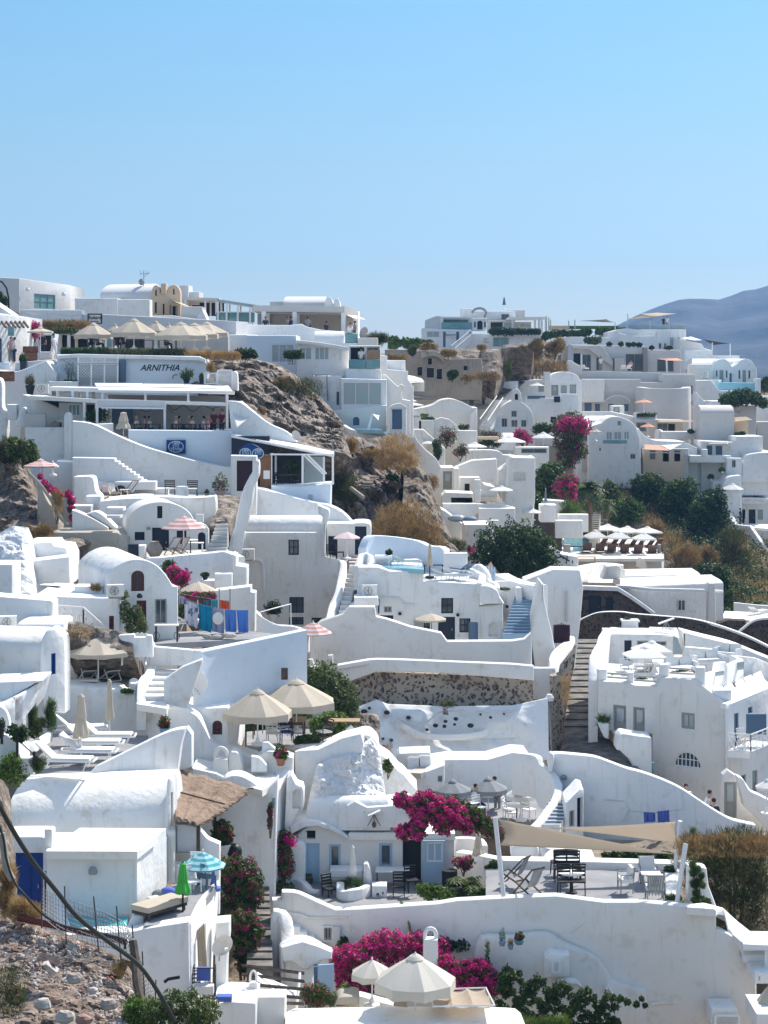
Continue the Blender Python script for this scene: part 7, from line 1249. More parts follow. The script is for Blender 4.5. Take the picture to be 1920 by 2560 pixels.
use(640,1130);RO('thin white railing posts before the tall plain house','railing',[(20,1220,100),(20,1040,100),(128,1010,101),(225,985,103),(228,1200,103)],.03,'wp');WA('curved white court wall left of the red striped parasol','wall',[(-80,880,99),(-40,960,99),(0,1035,99),(60,1080,99),(150,1120,99.5),(250,1130,100),(340,1170,100)],bot=1300,sq=3,t=.5);use(640,1590)
PZ('low white wall stepping below the striped parasol','wall',[(530,300),(528,190),(720,155),(780,150),(900,152),(1659,182),(1800,195),(1800,290),(1200,240),(780,232),(600,300)],97.5,.45,mt='cream',ext=0)
WA('white sunlit coping of the low wall','coping',[(530,190,97.4),(725,156,97.4)],h=.2,t=.6)
o=PZ('pale folded canvas chair left of the tree','folded chair',[(340,152),(365,148),(384,205),(372,208)],96.8,.2,mt='wcan');o=PZ('pale folded canvas chair right of the first one','folded chair',[(466,125),(498,122),(500,180),(490,185)],96.8,.2,mt='wcan')
PZ('rubble masonry wall of dark stones in pale mortar','stone wall',[(600,460),(598,285),(770,232),(900,232),(1200,245),(1659,262),(1800,275),(1790,480),(1659,450),(1180,455),(1000,445),(830,430),(800,400),(660,450)],98,2,mt='mas',ext=3)
PT('whitewashed_slope',[(640,470,96.8),(780,410,96.9),(850,440,97),(1200,455,97),(1659,450,97),(1890,400,97)],[(800,720,95),(900,800,94.6),(1000,860,94.6),(1200,900,94.6),(1659,820,95),(1900,800,95)],110,60,.5,.35,'white','lumpy whitewashed cliff below the rubble masonry wall','whitewashed cliff',sq=1)
rk=[(988,528,.13),(1228,553,.11),(1295,537,.13),(1163,580,.14),(1221,585,.11),(1287,573,.08),(1108,607,.09),(1390,580,.17),(1520,528,.09),(1455,508,.07),(848,495,.16),(700,490,.18),(735,467,.09),(878,675,.1),(824,664,.07),(1607,505,.06)]
for i,(x,y,r)in enumerate(rk):
 o=OB('lava_stone',MB().ball(P(x,y,96.5-(y-450)/200),(r,.28,r*.65),n=7),'bk',sq=60);tag(o,'black lava stone sticking out of the whitewashed cliff','stone','black lava stones in the whitewashed cliff')
BU('small green weed at the foot of the rubble masonry','dy',1185,410,1300,470,96,250,'weed',size=.15)
RO('whitewashed pipe ridge curving over the cliff','pipe',sm([(915,530,96),(960,545,96),(1040,575,95.9),(1120,550,96),(1200,492,96.3),(1400,488,96.4),(1659,486,96.4)],4),.06,'grey');RO('rounded plaster ridge low on the whitewashed cliff','ridge',sm([(915,575,95.8),(960,590,95.7),(1080,645,95.5),(1300,655,95.5),(1460,635,95.6),(1500,610,95.7)],4),.16,'white')
BU('feathery grey green tamarisk tree behind the cream parasols','olive',240,170,640,620,87.5,4500,'tree',size=.12,bb2=[(.15,.15,.2),(.3,.3,.22),(.5,.2,.25),(.65,.35,.26),(.8,.5,.28),(.85,.7,.25),(.7,.6,.28),(.55,.5,.25),(.75,.85,.2)],dp=2.5)
BU('bright green leafy bush under the cream parasols','bright',360,490,600,640,84,1600,'shrub',bb2=[(.2,.6,.45),(.5,.45,.45),(.75,.5,.42),(.35,.8,.3),(.65,.8,.3)]);BU('green bush on the shelf left of the bright one','bright',240,475,370,545,85,450,'shrub',sj=0);BU('olive shrub on the white rock terrace edge','olive',255,640,430,725,80.5,900,'shrub',sj=0);BU('dark shade planting below the left cream parasol','dark',-60,510,240,700,86,1200,'shrub',sj=0)
PA('wide cream parasol, right of the overlapping pair',262,285,420,262,610,81.5,'pcan',val=.3,vent=1,rot=.45);PA('wide cream parasol, left of the overlapping pair',10,350,490,230,700,79.5,'pcan',val=.3,vent=1,rot=.3)
FL('terrace_paving',[(-60,745),(300,700),(640,600),(600,560),(-60,620)],80.5,'pave',refy=745,grd=1)
box('dark doorway wall behind the cream parasol pair','wall',150,480,460,600,86.5,.5,mt='ge',ws=[('op',172,482,220,590)]);box('tan cloth screen behind the parasols','screen',240,530,350,600,85.8,.2,mt='tan')
TA('wooden dining table under the cream parasol pair',150,655,82,2.2,1,'lwood','wood')
for i,(x,y,m_,rz)in enumerate(((180,655,'wp',.4),(60,625,'wp',-2.6),(200,690,'bluep',.2),(110,700,'wp',3),(270,640,'wood',1.6))):CH('%s under the cream parasol pair'%('white plastic chair behind the dining table','white plastic chair at the far end of the table','blue draped chair before the dining table','round backed white chair nearest the wall','brown chair at the right end of the table')[i],x,y,81.8-i*.2,rz,m_,W=.52)
CH('director chair with white canvas beside the bright green bush',440,690,80.5,-1,'wood','wcan',arms=1,W=.6);TA('small wooden table on the rock terrace edge',572,610+30,83,1.3,.8,'lwood','wood',.6)
PO('reddish plant in a terracotta pot on the white wall',160,840,77.5,50,62,'bougd',100,110,'terra',420,.08);WA('white round arm wall left of the terracotta pot','wall',[(38,740,77.8),(42,685,77.8),(80,690,77.8),(130,740,77.8)],bot=850,t=.5);o=OB('beach_stone',MB().ball(P(240,725,79.5),(.3,.2,.12),n=10),'stoneC',sq=60);tag(o,'pale rocks on the white wall above the terracotta pot','rock')
PZ('half round pale planter wall left of the terracotta pot','planter',sm([(0,790),(60,750),(120,750),(240,790)],3)+[(235,870),(0,870)],77.6,1,mt='cream',ext=1);WA('coiled white wall scrolls at the left of the planter','wall',[(-30,780,77),(20,790,77),(60,830,77),(70,850,77)],bot=880,sq=3,t=.4)
PT('stone_outcrop',[(640,505,90),(720,500,90),(790,510,90),(805,540,90)],[(650,620,88),(700,650,88),(770,690,88),(800,700,88)],30,24,.4,.8,'rock','red brown stone outcrop right of the tamarisk','stone outcrop');BU('tawny grass fading down the whitewashed rock','straw',800,690,890,790,90,350,'dry grass','dry_grass',size=.15,sj=0)
PZ('smooth white wall on top of the big white rock','wall',[(255,1000),(250,750),(280,742),(400,735),(560,660),(680,632),(700,700),(690,760),(400,830),(400,1000)],79,1.5,ext=2)
PT('whitewashed_rock',[(395,835,78.5),(480,800,78.7),(600,760,79),(690,700,79.5),(745,660,80),(800,740,80)],[(300,1240,77.5),(480,1235,77.5),(600,1230,77.5),(720,1230,77.5),(840,1230,77.6),(870,1230,77.7)],110,90,.35,.9,'wrock','sunlit whitewashed rock mass in the lower centre','whitewashed rock',seed=4)
PZ('white wall climbing the right side of the white rock','wall',sm([(680,640),(740,645),(790,700),(800,760),(860,800),(920,870),(960,900),(1000,950),(1060,1010)],3)+[(1060,1060),(830,1060),(800,900),(770,780)],81.5,2,mt='worn',ext=1)
BU('pale grey green shrub in the cleft right of the white rock','olive',820,800,885,880,80.3,200,'shrub')
WA('long rounded white wall left of the white rock','wall',[(245,750,78.3),(235,800,78),(225,860,77.5),(180,930,77),(160,980,76.5),(150,1100,76),(120,1240,75.5)],h=4.5,sq=2,t=.6,ch=.15);a=arc(225,308,1060,980,10)
PZ('white arched niche shoulder by the white rock','niche block',[(180,1150),(200,920)]+sm([(230,900),(260,960),(300,975)],2)+[(310,1010),(308,1110)],76.4,1,ws=[('ni',236,992,300,1120,1)],ext=1)
PZ('low white air conditioning housing on the cliff','housing',[(915,860),(915,775),(930,760),(1130,752),(1138,830),(990,865)],90.3,1.5,ext=0);LT('grey louvred grille on the white housing, left one',990,790,1055,860,90.1,14,14,'grille');LT('grey louvred grille on the white housing, right one',1062,780,1126,845,90.1,14,14,'grille')
PZ('white flat roofed house below the louvred housing','house',[(965,960),(965,885),(1070,890),(1225,835),(1222,940),(1090,985),(1060,1010)],89,3,ws=[('gl',1178,905,1218,945)],ext=3);FL('flat_roof',[(965,885),(1070,890),(1225,830),(1100,830)],89,'pavelight',refy=888,dz=.06,grd=0)
use(640,1590)
FL('patio_paving',[(1060,1180),(1900,1190),(2050,1040),(1100,1060)],86.5,'pave',refy=1180);PZ('curved shaded back wall of the parasol patio','wall',[(1060,1180),(1060,830),(1240,800),(1500,800),(1659,755),(1750,760),(1790,820),(1860,835),(1900,900),(1910,960),(1900,1160)],91,2,ext=1,ws=[('gd',1358,1010,1420,1150)])
for x,ya,yr,hw,yb,Y,m_,d_ in((1275,940,995,128,1150,87.5,'gcan','left grey one in shade'),(1505,925,985,132,1160,88,'gcan','middle grey one by the doorway'),(1715,965,1030,100,1190,86,'wcan','white one at the right by the blue stair')):PA('patio parasol, '+d_,x,ya,yr,hw,yb,Y,m_,val=.2)
PE('seated man in a white shirt under the grey patio parasols',1425,1160,87.5,rz=.8,po9='sit');PE('person in grey clothes bending in the patio doorway',1565,1165,88.5,rz=-.6,po9='lean',si='cl_g',lg='cl_g')
for i,(x,y)in enumerate(((1400,1165),(1450,1175),(1640,1185),(1655,1210),(1770,1190))):CH('white patio chair, %s'%('beside the seated man','right of the seated man','left of the white parasol pole','nearest the beige sail','right of the white parasol pole')[i],x,y,87-.2*i,.6*i)
rtable('round white table under the grey patio parasols',1380,1180,87,.45);rtable('round white table by the white patio parasol',1690,1205,86,.45)
B_=[(.12,.2,.13),(.25,.3,.15),(.4,.25,.18),(.35,.5,.2),(.5,.45,.22),(.65,.4,.2),(.6,.65,.2),(.78,.6,.17),(.15,.85,.13),(.3,.8,.16),(.88,.78,.1)]
BU('big magenta bougainvillea crown over the garden house','boug',870,1000,1440,1320,74,9000,'bougainvillea',size=.095,bb2=[(a,b,c*1.25)for a,b,c in B_],dp=1.6,sj=0);BU('green and red bougainvillea tail right of the magenta crown','bougd',1240,1080,1600,1330,74.5,1800,'bougainvillea',bb2=[(.1,.1,.25),(.3,.3,.3),(.5,.45,.3),(.7,.6,.25),(.9,.8,.2)],dp=1,sj=0)
use(1280,1590)
WA('rounded lit parapet of the gate landing left of the stone steps','parapet wall',[(0,195,103),(60,200,102),(280,205,101),(300,140,103),(320,95,105),(370,50,107),(405,20,109),(408,0,110)],h=1.6,sq=2,t=.5,ch=.14);PZ('rubble end wall under the gate landing','stone wall',[(250,760),(255,260),(310,250),(320,200),(400,100),(418,60),(410,200),(345,440),(340,620),(318,750)],98,.8,YR=100,mt='mas',ext=2);BU('yellow dry weeds growing on the rubble end wall','straw',300,240,400,450,97.8,400,'weed',size=.15,sj=0)
RO('black drainpipe pair on the rubble end wall','pipe',[(240,420,97.5),(250,560,97.5),(258,740,97.5)],.06,'gm');lamp('white lamp box at the top of the drainpipe',242,420,97.4,1.6)
SR('long dark stone stair rising between wall and hotel',(330,560,640,101),(420,560,20,128),16,('step','step'),deep=3);PT('stone_ramp',[(330,610,101),(450,600,101.5),(570,610,102)],[(310,790,96),(600,860,92),(900,930,89)],40,24,.2,.8,'step','dark stone paved ramp at the foot of the long stair','stone ramp')
o=PZ('large grey white hotel house with roof terrace and half round window','hotel',[(550,560),(555,290),(748,300),(792,318),(936,325),(960,270),(1022,270),(1195,282),(1255,340),(1390,445),(1400,750),(1380,900),(1370,1170),(1100,1010),(905,900),(905,640),(640,620),(600,600)],97,6,YR=93,mt='cream',ws=[('gd',655,448,740,640),('gd',785,462,860,645),('gw',1098,498,1184,602),('fan',1045,752,1224,852,2)],ext=3,sw=.4)
for x0,y0,x1,y1,Y in((556,215,617,292,97.1),(749,236,791,320,96.2),(937,252,961,326,95.4),(960,185,1020,275,95.2),(1196,203,1254,345,94)):box(None,None,x0,y0,x1,y1,Y,.45,pt=o,nq='pier')
RO('long inverted U moulding between doors and window','moulding',[(x,y,94.9)for x,y in sm([(948,620),(950,420),(965,375),(1010,360)],3)],.04,'cream')
o=PZ('side front of the large hotel house with balcony doors','hotel wing',[(1395,900),(1392,450),(1680,330),(1700,330),(1700,1000)],92.6,3,YR=96,ws=[('ds',1440,500,1470,720),('ds',1530,460,1560,500),('gg',1478,900,1518,1010),('gd',1558,870,1592,1010)],ext=3)
box('navy louvred door leaf on the hotel balcony','shutter',1520,505,1650,640,92,.12,mt='slate');WA('white slab of the hotel corner balcony','balcony slab',[(1395,742,91),(1545,752,90.3),(1700,690,93)],h=.3,t=1.2)
t=TH('balcony_railing','white crossed iron railing of the hotel corner balcony','railing',P(1545,745,90));L0=t.location.copy();r=MB();pts=[(1405,630,735,91),(1548,640,752,90.2),(1700,580,690,93)]
for(x0,t0,b0,Y0),(x1,t1,b1,Y1)in zip(pts[:-1],pts[1:]):
 a0,a1,c0,c1=P(x0,t0,Y0)-L0,P(x1,t1,Y1)-L0,P(x0,b0,Y0)-L0,P(x1,b1,Y1)-L0;r.beam(a0,a1,.05,.05);r.beam(c0,c1,.05,.05);r.beam(a0.lerp(c0,.2),a1.lerp(c1,.2),.025,.025)
 for k in range(5):
  f,g_=k/4,(k+1)/4;r.beam(a0.lerp(a1,f),c0.lerp(c1,f),.04,.04)
  if k<4:r.beam(a0.lerp(a1,f).lerp(c0.lerp(c1,f),.2),c0.lerp(c1,g_),.022,.022);r.beam(c0.lerp(c1,f),a0.lerp(a1,g_).lerp(c0.lerp(c1,g_),.2),.022,.022)
OB('ironwork',r,'wp',t);CH('pale canvas chair on the hotel corner balcony',1505,735,91,.5,'wp','pcan')
for i in range(5):
 x0,x1=(1310,1370,1440,1500,1560)[i],(1385,1470,1545,1600,1640)[i]
 q=MB();a,b,c,d=P(x0,(320,320,300,270,250)[i],99+i),P(x0+50,(315,300,275,250,225)[i],100+i),P(x1+20,(440,405,375,350,330)[i],95+i*1.2),P(x1-40,(430,430,395,370,345)[i],94.5+i*1.2);q.add([a,b,c,d,a-Vector((0,0,.12)),b-Vector((0,0,.12)),c-Vector((0,0,.12)),d-Vector((0,0,.12))],[(0,3,2,1),(4,5,6,7),(0,1,5,4),(1,2,6,5),(2,3,7,6),(3,0,4,7)])
 tag(OB('sloped_canopy',q,'roof'),'white slanting canopy panel over the hotel balconies, %s from the left'%('first','second','third','fourth','fifth')[i],'canopy panel','canopy panels of the large hotel house')
WA('white canopy beam along the hotel balconies','beam',[(1390,440,92.5),(1659,345,97),(1700,330,98)],h=.25,t=.3);box('white corner chimney of the balcony canopy','chimney',1312,350,1425,430,93.5,.8)
FL('roof_terrace_floor',[(560,330),(1250,345),(1600,160),(1110,90),(600,120)],100,'pavelight',refy=310,dz=-.6)
WA('tall white left parapet of the hotel roof terrace','parapet wall',[(555,290,98),(558,130,99.5),(600,50,104),(612,0,106),(640,-40,108)],h=3.4,sq=2,t=.45,ch=.12);PZ('white stair house of the hotel roof with dark door','stair house',[(598,160),(615,-15),(1040,-10),(1055,10),(1050,160)],108,2.5,ws=[('nv',728,28,776,160),('gl',810,30,905,60),('gl',925,35,1000,62)],ext=1)
use(1280,1130);FL('flat_roof',[(615,1170),(1050,1195),(1050,1145),(640,1135)],108,'roof',refy=1190);CN('square white chimney on the hotel roof house',718,1060,822,1175,111,'grey',hoop=0);PO('dark planter on top of the square hotel chimney',745,1105,111.5,10,60,'dark',26,60,'gm',90);WA('low parapets of the hotel roof house','parapet',[(612,1190,107.8),(625,1140,108.5),(720,1160,109.5),(900,1165,109.8),(905,1135,110.5),(1045,1140,110.5),(1055,1200,108)],h=.5,t=.25)
t=TH('tripod_dish','flat white antenna panel on a tripod on the hotel roof','antenna',P(1000,1190,109));OB('panel',MB().box((0,0,.8),(.9,.4,.05),ry=-.35),'wp',t);OB('tripod',MB().beam((0,0,.8),(-.4,0,0),.03,.03).beam((0,0,.8),(.4,0,0),.03,.03).beam((0,0,.8),(0,.4,0),.03,.03),'gm',t);use(1280,1590)
WA('curving white rear wall of the hotel roof terrace','wall',[(1110,120,107),(1115,70,107),(1280,85,106),(1305,110,106),(1310,150,106)],h=1.4,t=.4);PZ('tall white wall sweeping down behind the roof terrace','wall',[(1110,120),(1110,-25)]+sm([(1115,-25),(1250,10),(1450,60),(1600,120),(1700,160)],3)+[(1700,300),(1300,150)],110,2,ext=1)
PZ('glass wind screen by the hotel stair house','screen',[(1042,120),(1045,0),(1070,10),(1105,95),(1105,120)],107,.08,mt='gl9',ch=.01)
WA('white terrace wall with piers at the right of the roof terrace','parapet wall',[(1252,250,97),(1340,225,99),(1345,170,99.5),(1390,168,100),(1395,195,100),(1500,150,102.5),(1450,125,103),(1580,140,104),(1610,150,105),(1700,190,106)],h=1.6,t=.35)
for i,(x0,x1,y0,y1)in enumerate(((618,748,232,298),(792,936,250,322),(1020,1195,200,280))):
 for k in range(2):yy=y0+8+k*(y1-y0)*.38;RO('grey rail bar, %s in the %s opening of the hotel parapet'%(('upper','lower')[k],('left','middle','right')[i]),'rail',[(x0,yy,96.5-i*.8),(x1,yy+10,96.2-i*.8)],.05,'ge')
 BU('planter row behind the %s opening of the hotel parapet'%('left','middle','right')[i],'olive',x0+6,y0+15,x1-6,y1-2,98.5-i,300,'plant','planter_row',sj=0)
for i,(x0,y0,x1,y1,Y)in enumerate(((1255,225,1375,272,98.5),(1395,165,1505,235,101.5))):PZ('greenish glass panel in the right terrace parapet, %s'%('nearer','farther')[i],'glass panel',[(x0,y1),(x0,y0+18),(x1,y0),(x1,y1-20)],Y,.06,mt='gl9',ch=.01)
PA('white square parasol, front one on the hotel roof terrace',862,68,125,146,290,99.5,'wcan',val=.08,square=1,rot=.1);PA('white square parasol, rear one on the hotel roof terrace',905,35,88,132,262,103,'wcan',val=.08,square=1,rot=.1)
for i,(x,y,Y,rz)in enumerate(((740,262,99,.3),(790,245,101,-2),(835,270,100,.2),(890,262,100,2.8),(925,285,99.5,1.2))):CH('white terrace chair, %s on the hotel roof'%('leftmost by the dark opening','behind the front parasol pole','left of the front parasol pole','right of the front parasol pole','near the middle parapet')[i],x,y+10,Y,rz)
TA('white dining table under the front hotel parasol',865,285,100,1.2,.8,'wp','wp')
def sofa(lb,x,y,Y,rz=0,W=1.5):
 t=TH('outdoor_sofa',lb,'sofa',P(x,y,Y),rz);OB('frame',MB().box((0,0,.22),(W,.75,.1)).box((-W/2,0,.35),(.07,.75,.5)).box((W/2,0,.35),(.07,.75,.5)).box((0,.36,.5),(W,.06,.5)),'wp',t)
 for s in(-.25,.25):OB('seat_cushion',MB().box((s*W,0,.33),(W*.46,.66,.12)),'cush',t);OB('back_cushion',MB().box((s*W,.26,.58),(W*.44,.12,.42),rx=-.2),'cush',t)
 return t
sofa('white cushioned sofa left on the hotel roof terrace',1095,245,98.5,.3);sofa('white cushioned sofa right by the terrace piers',1265,195,102,.3);sofa('far white sofa behind the planter shrub',1400,150,104.5,-.6,1.2)
PZ('white stair shoulder block before the hotel doors','block',[(680,740),(690,655)]+sm([(695,650),(720,632),(800,645),(890,655),(905,665)],3)+[(910,910),(870,890),(760,800),(700,745)],92.5,1.4,ext=1)
o=PZ('white tapered planter with an agave by the hotel doors','planter',[(552,560),(630,565),(628,670),(600,660)],96,.8);BU('agave in the white tapered planter','spike',545,495,645,580,96.2,90,'agave',size=.35,sj=0)
box('small green shutter in the stair shoulder block','shutter',908,820,924,895,91.5,.2,mt='gt')
o=PZ('white doorway wall at the bottom of the hotel lane','house',[(1340,1180),(1365,900),(1400,870),(1460,910),(1520,960),(1560,1020),(1659,1070),(1700,1120),(1700,1280),(1460,1200)],88,.5,mt='cream',ws=[('gd',1375,946,1456,1180)],ext=1)
PZ('white descending wall at the right frame edge','wall',sm([(1460,910),(1500,930),(1540,1000),(1600,1030),(1659,1060),(1700,1080)],3)+[(1700,1150),(1500,1100)],87,.6,ext=1);PA('cut off white parasol at the right frame edge',1650,935,975,75,1150,86,'wcan',val=.1)
pts=sm([(240,770),(290,760),(420,770),(540,785),(640,820),(750,860),(830,880),(960,925),(1100,990),(1250,1090),(1400,1180),(1500,1210),(1575,1225)],3)
PZ('long white lane wall sweeping down to the right','lane wall',[(240,1300)]+pts+[(1580,1240),(1578,1300)],84.5,.5,YR=81,ext=3)
for i,(x,y,pz)in enumerate(((1128,1160,'sit'),(1245,1262,'lean'),(1310,1320,'stand'))):PE('%s in the hotel lane'%('seated person in white behind the lane wall','bending person in a white shirt behind the lane wall','person carrying a dark bag lowest')[i],x,y,87.5-i,rz=1.2*i,po9=pz,si=('cl_w','cl_w','cl_n')[i])
SR('white stair with blue grey treads beside the patio',(140,310,1230,80),(290,440,1000,84),10,('white','slate'));WA('zigzag white cheek of the blue stair','wall',[(100,1240,79.5),(165,1180,80.5),(205,1120,81.5),(250,1060,82.5),(275,960,83.5),(225,870,84.2),(175,830,84.4),(150,780,84.6),(90,765,85),(0,755,85.5)],h=1.8,t=.35,sq=2)
o=PZ('white hut with navy door under the blue grey stair','hut',[(345,1300),(355,1080),(440,990),(470,990),(468,1300)],80.6,2,YR=81.5,ws=[('nv',422,1046,460,1240),('gl',372,1130,405,1235)],ext=1);o=PZ('white capped corner pillar at the lane wall end','pillar',sm([(238,880),(235,790),(255,758),(275,790),(262,880)],3),84,.5)
for i,x in enumerate((852,942)):o=CL('dark blue towel on the lane wall line, %s one'%('left','right')[i],((x,1142-i*5),(x+76,1146-i*18),(x+78,1205),(x+4,1210)),'bcan',81)
RO('thin wire with two dark blue towels','clothesline',[(760,1135,81.1),(940,1145,81.1),(1100,1125,81.1)],.012,'gm');RO('blind pipe on the lane wall','pipe',[(600,1060,83.4),(740,1070,83.2),(760,1120,83.1),(720,1200,83)],.03,'grey');lamp('small lamp on the lane wall',335,930,84.2,1,'gm')
use(1280,2060)
PT('ravine_slope',[(150,130,82),(600,100,82),(1100,110,80),(1500,60,80),(1900,30,80)],[(150,330,77),(700,400,76.5),(1200,640,74),(1659,720,73),(1900,720,73)],50,24,.3,.4,'earth',kd='structure')
BU('broad dry topped dark bush at the right edge below the lane','dy',1100,60,1800,680,73.5,7000,'shrub',size=.26,bb2=[(.15,.3,.26),(.3,.25,.26),(.45,.22,.28),(.6,.25,.3),(.25,.55,.26),(.45,.5,.3),(.6,.6,.3),(.2,.75,.2),(.5,.8,.26),(.8,.4,.3),(.8,.7,.3)],dp=4);BU('straw coloured crest on the broad dark bush','dry',1100,40,1800,220,72.5,2600,'dry shrub','dry_shrub',size=.22,bb2=[(k/9+.05,.55,.42)for k in range(9)],sj=0)
BU('dark shrub strip behind the sail terrace wall','dark',550,170,1100,255,78,1500,'shrub',sj=0);BU('blue green plant tuft on the lane wall corner','spike',1150,15,1205,80,79,60,'plant',size=.2,sj=0)
PZ('white garden hump wall with round end left of the sail terrace','wall',sm([(0,230),(0,150),(60,140),(160,145),(175,190),(165,240)],3),77.5,1);BA('small white folded canopy mound behind the terrace wall','canopy mound',205,540,225,165,76.2,.8,wall_to=250,mt='wcan',le=60,re=80,power=1.6)
FL('sail_terrace_floor',[(-170,500),(1100,500),(1085,300),(-170,300)],70.2,'pave',refy=500,t=.1)
WA('low white back wall of the sail terrace','terrace wall',[(-60,236,75),(200,240,75),(540,246,74.8),(1055,258,74.2),(1145,262,74)],bot=325,t=.7,ch=.04)
WA('white right end parapet of the sail terrace','parapet wall',[(1100,510,70),(1095,400,71.5),(1085,285,74)],h=.7,t=.55,ch=.04);PZ('white planter wall with cactus at the right end','planter',[(1140,545),(1145,275),(1240,280),(1262,290),(1275,400),(1320,520),(1330,545)],70.4,.6,ext=0)
BU('tall bright green column cactus at the sail terrace corner','cactus',1145,225,1270,500,70,1500,'cactus',size=.15,bb2=[(.2,.15,.18),(.25,.35,.2),(.3,.6,.22),(.45,.25,.18),(.5,.55,.22),(.65,.4,.16),(.75,.65,.15),(.4,.82,.2)]);BU('ochre succulent heap under the column cactus','olive',1160,470,1290,525,69.8,300,'plant',sj=0);BU('small dark aloe beside the leaning sail pole','dark',990,280,1070,350,73.5,220,'plant',sj=0);BU('small cactus bed at the foot of the front sail pole','cactus',995,455,1100,510,70.3,220,'plant',sj=0)
top=[(-640,490,76),(-600,445,75.5),(-560,442,75.2)]
use(640,2060)
pts=[(100,1330),(100,492),(160,488),(160,448)]+sm([(165,440),(220,440),(285,452),(400,505),(515,555)],2)+[(700,548),(960,530),(1180,515),(1300,495),(1659,475),(1800,470),(1950,465),(2250,505),(2510,505),(2980,550),(2982,680),(3010,685)]+sm([(3020,690),(3090,730),(3130,790),(3145,855)],3)+[(3225,860),(3242,1000),(3245,1330)]
PZ('huge smooth white terrace wall of the sail terrace','retaining wall',pts,71.4,.4,YR=68.6,mt='cream',ext=1,ch=.12)
use(1280,2060)
WA('sunlit sloping coping at the right of the huge terrace wall','coping',[(1322,552,68.2),(1330,540,68.6),(1375,545,69),(1405,678,69),(1480,780,68.7),(1500,850,68.3)],h=.25,t=1)
t=TH('sail_pole','leaning white pole at the left of the shade sails','pole',P(-60,475,70));m_=mpq(70)
sail_poles=[((-55,470,70),(-110,-40,70.5),'left end of the shade sails'),((1055,300,73.5),(1090,-20,73.5),'right end of the upper sail'),((1070,505,70),(1125,128,70.3),'front right, beside the cactus')]
bpy.data.objects.remove(t)
for a,b,d_ in sail_poles:RO('leaning white steel pole at the '+d_,'pole',[a,b],.085,'wp',n=10)
SA('tan triangular shade sail, lower one across the terrace',[(-95,-35,70.4),(-80,140,70.2),(1060,196,70.4)],'tcan',.08);SA('tan shade sail, upper one reaching the right pole',[(240,25,73),(1060,-15,73.4),(1090,122,73.5)],'tcan',.1)
for i,(x,y,Y,rz)in enumerate(((300,330,73.8,3.3),(392,330,73.8,2.9),(316,370,72.2,0),(402,370,72.2,0),(345,460,70.8,.1),(432,458,70.8,-.1))):CH('black wire chair, %s'%('back left of the rear round table','back right of the rear round table','front left of the rear round table','front right of the rear round table','left of the front round table','right of the front round table')[i],x,y,Y,rz,'bk',gp='black chairs of the sail terrace',sc=1.1)
rtable('white round table, rear one of the sail terrace',357,350,73,.46,'wp','bk');rtable('white round table, front one of the sail terrace',385,445,71.3,.46,'wp','bk')
for i,(x,y,Y,rz)in enumerate(((735,440,71.2,-1.5),(880,385,72.8,.05),(925,490,70.4,3.14))):CH('grey lattice backed armchair with white cushion, %s'%('left one side on','rear one facing the camera','front one seen from behind')[i],x,y,Y,rz+(3.14 if i==1 else 0)*0,'gm' if i else 'gm','cush',gp='lattice armchairs of the sail terrace',arms=1,LT=1,pad=(1),W=.62,nq='armchair',cat='armchair',sc=1)
TA('white low table between the lattice armchairs',900,400,72,.7,.5,'wp','gm',.45)
for i,(x,y,Y,rz)in enumerate(((20,400,72,2.6),(110,470,70.6,2.3))):deckchair('grey sling deckchair at the left of the sail terrace, %s one'%('upper','lower')[i],x,y,Y,rz,cm='gcan',fm='wood',sc=1.1)
RO('faint blind arch moulding on the huge terrace wall','moulding',[(x,y,69.6)for x,y in sm([(380,700),(450,645),(520,612),(590,604),(660,618),(740,665)],4)],.05,'cream')
PZ('rounded plaster bulge on the lower terrace wall','plaster bulge',sm([(-250,900),(-200,740),(0,735),(150,715),(250,720),(340,775),(480,830),(560,880),(620,960),(680,1030),(880,1075)],3)+[(880,1330),(-250,1330)],69.6,.4,YR=68.9,mt='cream',ch=.35)
o=PZ('white lattice fronted vent box on the plaster bulge','vent box',[(215,1000),(215,870),(250,840),(375,850),(370,990)],68.6,1);LT('white vent lattice on the plaster bulge box',262,888,308,960,68.5,5,8)
o=PZ('white lattice box at the bottom right of the terrace wall','vent box',[(1290,1330),(1292,1190),(1455,1190),(1475,1245),(1472,1330)],67.6,1);LT('white vent lattice at the bottom right',1318,1240,1470,1330,67.5,10,5);RO('curved moulding at the bottom of the terrace wall','moulding',[(x,y,69.1)for x,y in sm([(900,1165),(1050,1160),(1180,1195),(1280,1290)],4)],.06,'cream')
for i,(x0,y0,x1,y1)in enumerate(((280,1012,455,1055),(605,1050,668,1118))):PZ('sunlit white ledge %s on the plaster bulge'%('long','short')[i],'ledge',[(x0,y0+25),(x0+20,y0),(x1-40,y0+5),(x1,y1)],68.7,.4)
BU('green ivy trailing over the bottom of the plaster bulge','dark',-80,920,740,1330,67,5200,'ivy',size=.1,bb2=[(x/20+.02*(j%3),min(.97,.1+x/40+j*.085+.05*math.sin(x*1.7+j)),.05+.03*math.sin(x*2.3+j*1.9)**2)for x in range(19)for j in range(9)if(x*7+j*5)%4],dp=.6,sj=0);BU('ivy sprig reaching right along the plaster bulge','dark',680,1100,910,1210,66.3,350,'ivy',size=.09,bb2=[(.1,.3,.2),(.3,.5,.2),(.55,.6,.18),(.8,.7,.15),(.7,.3,.15)],sj=0,dp=.3);BU('yellow green bush at the bottom of the ivy','pine',50,1230,380,1340,65,500,'shrub',size=.2)
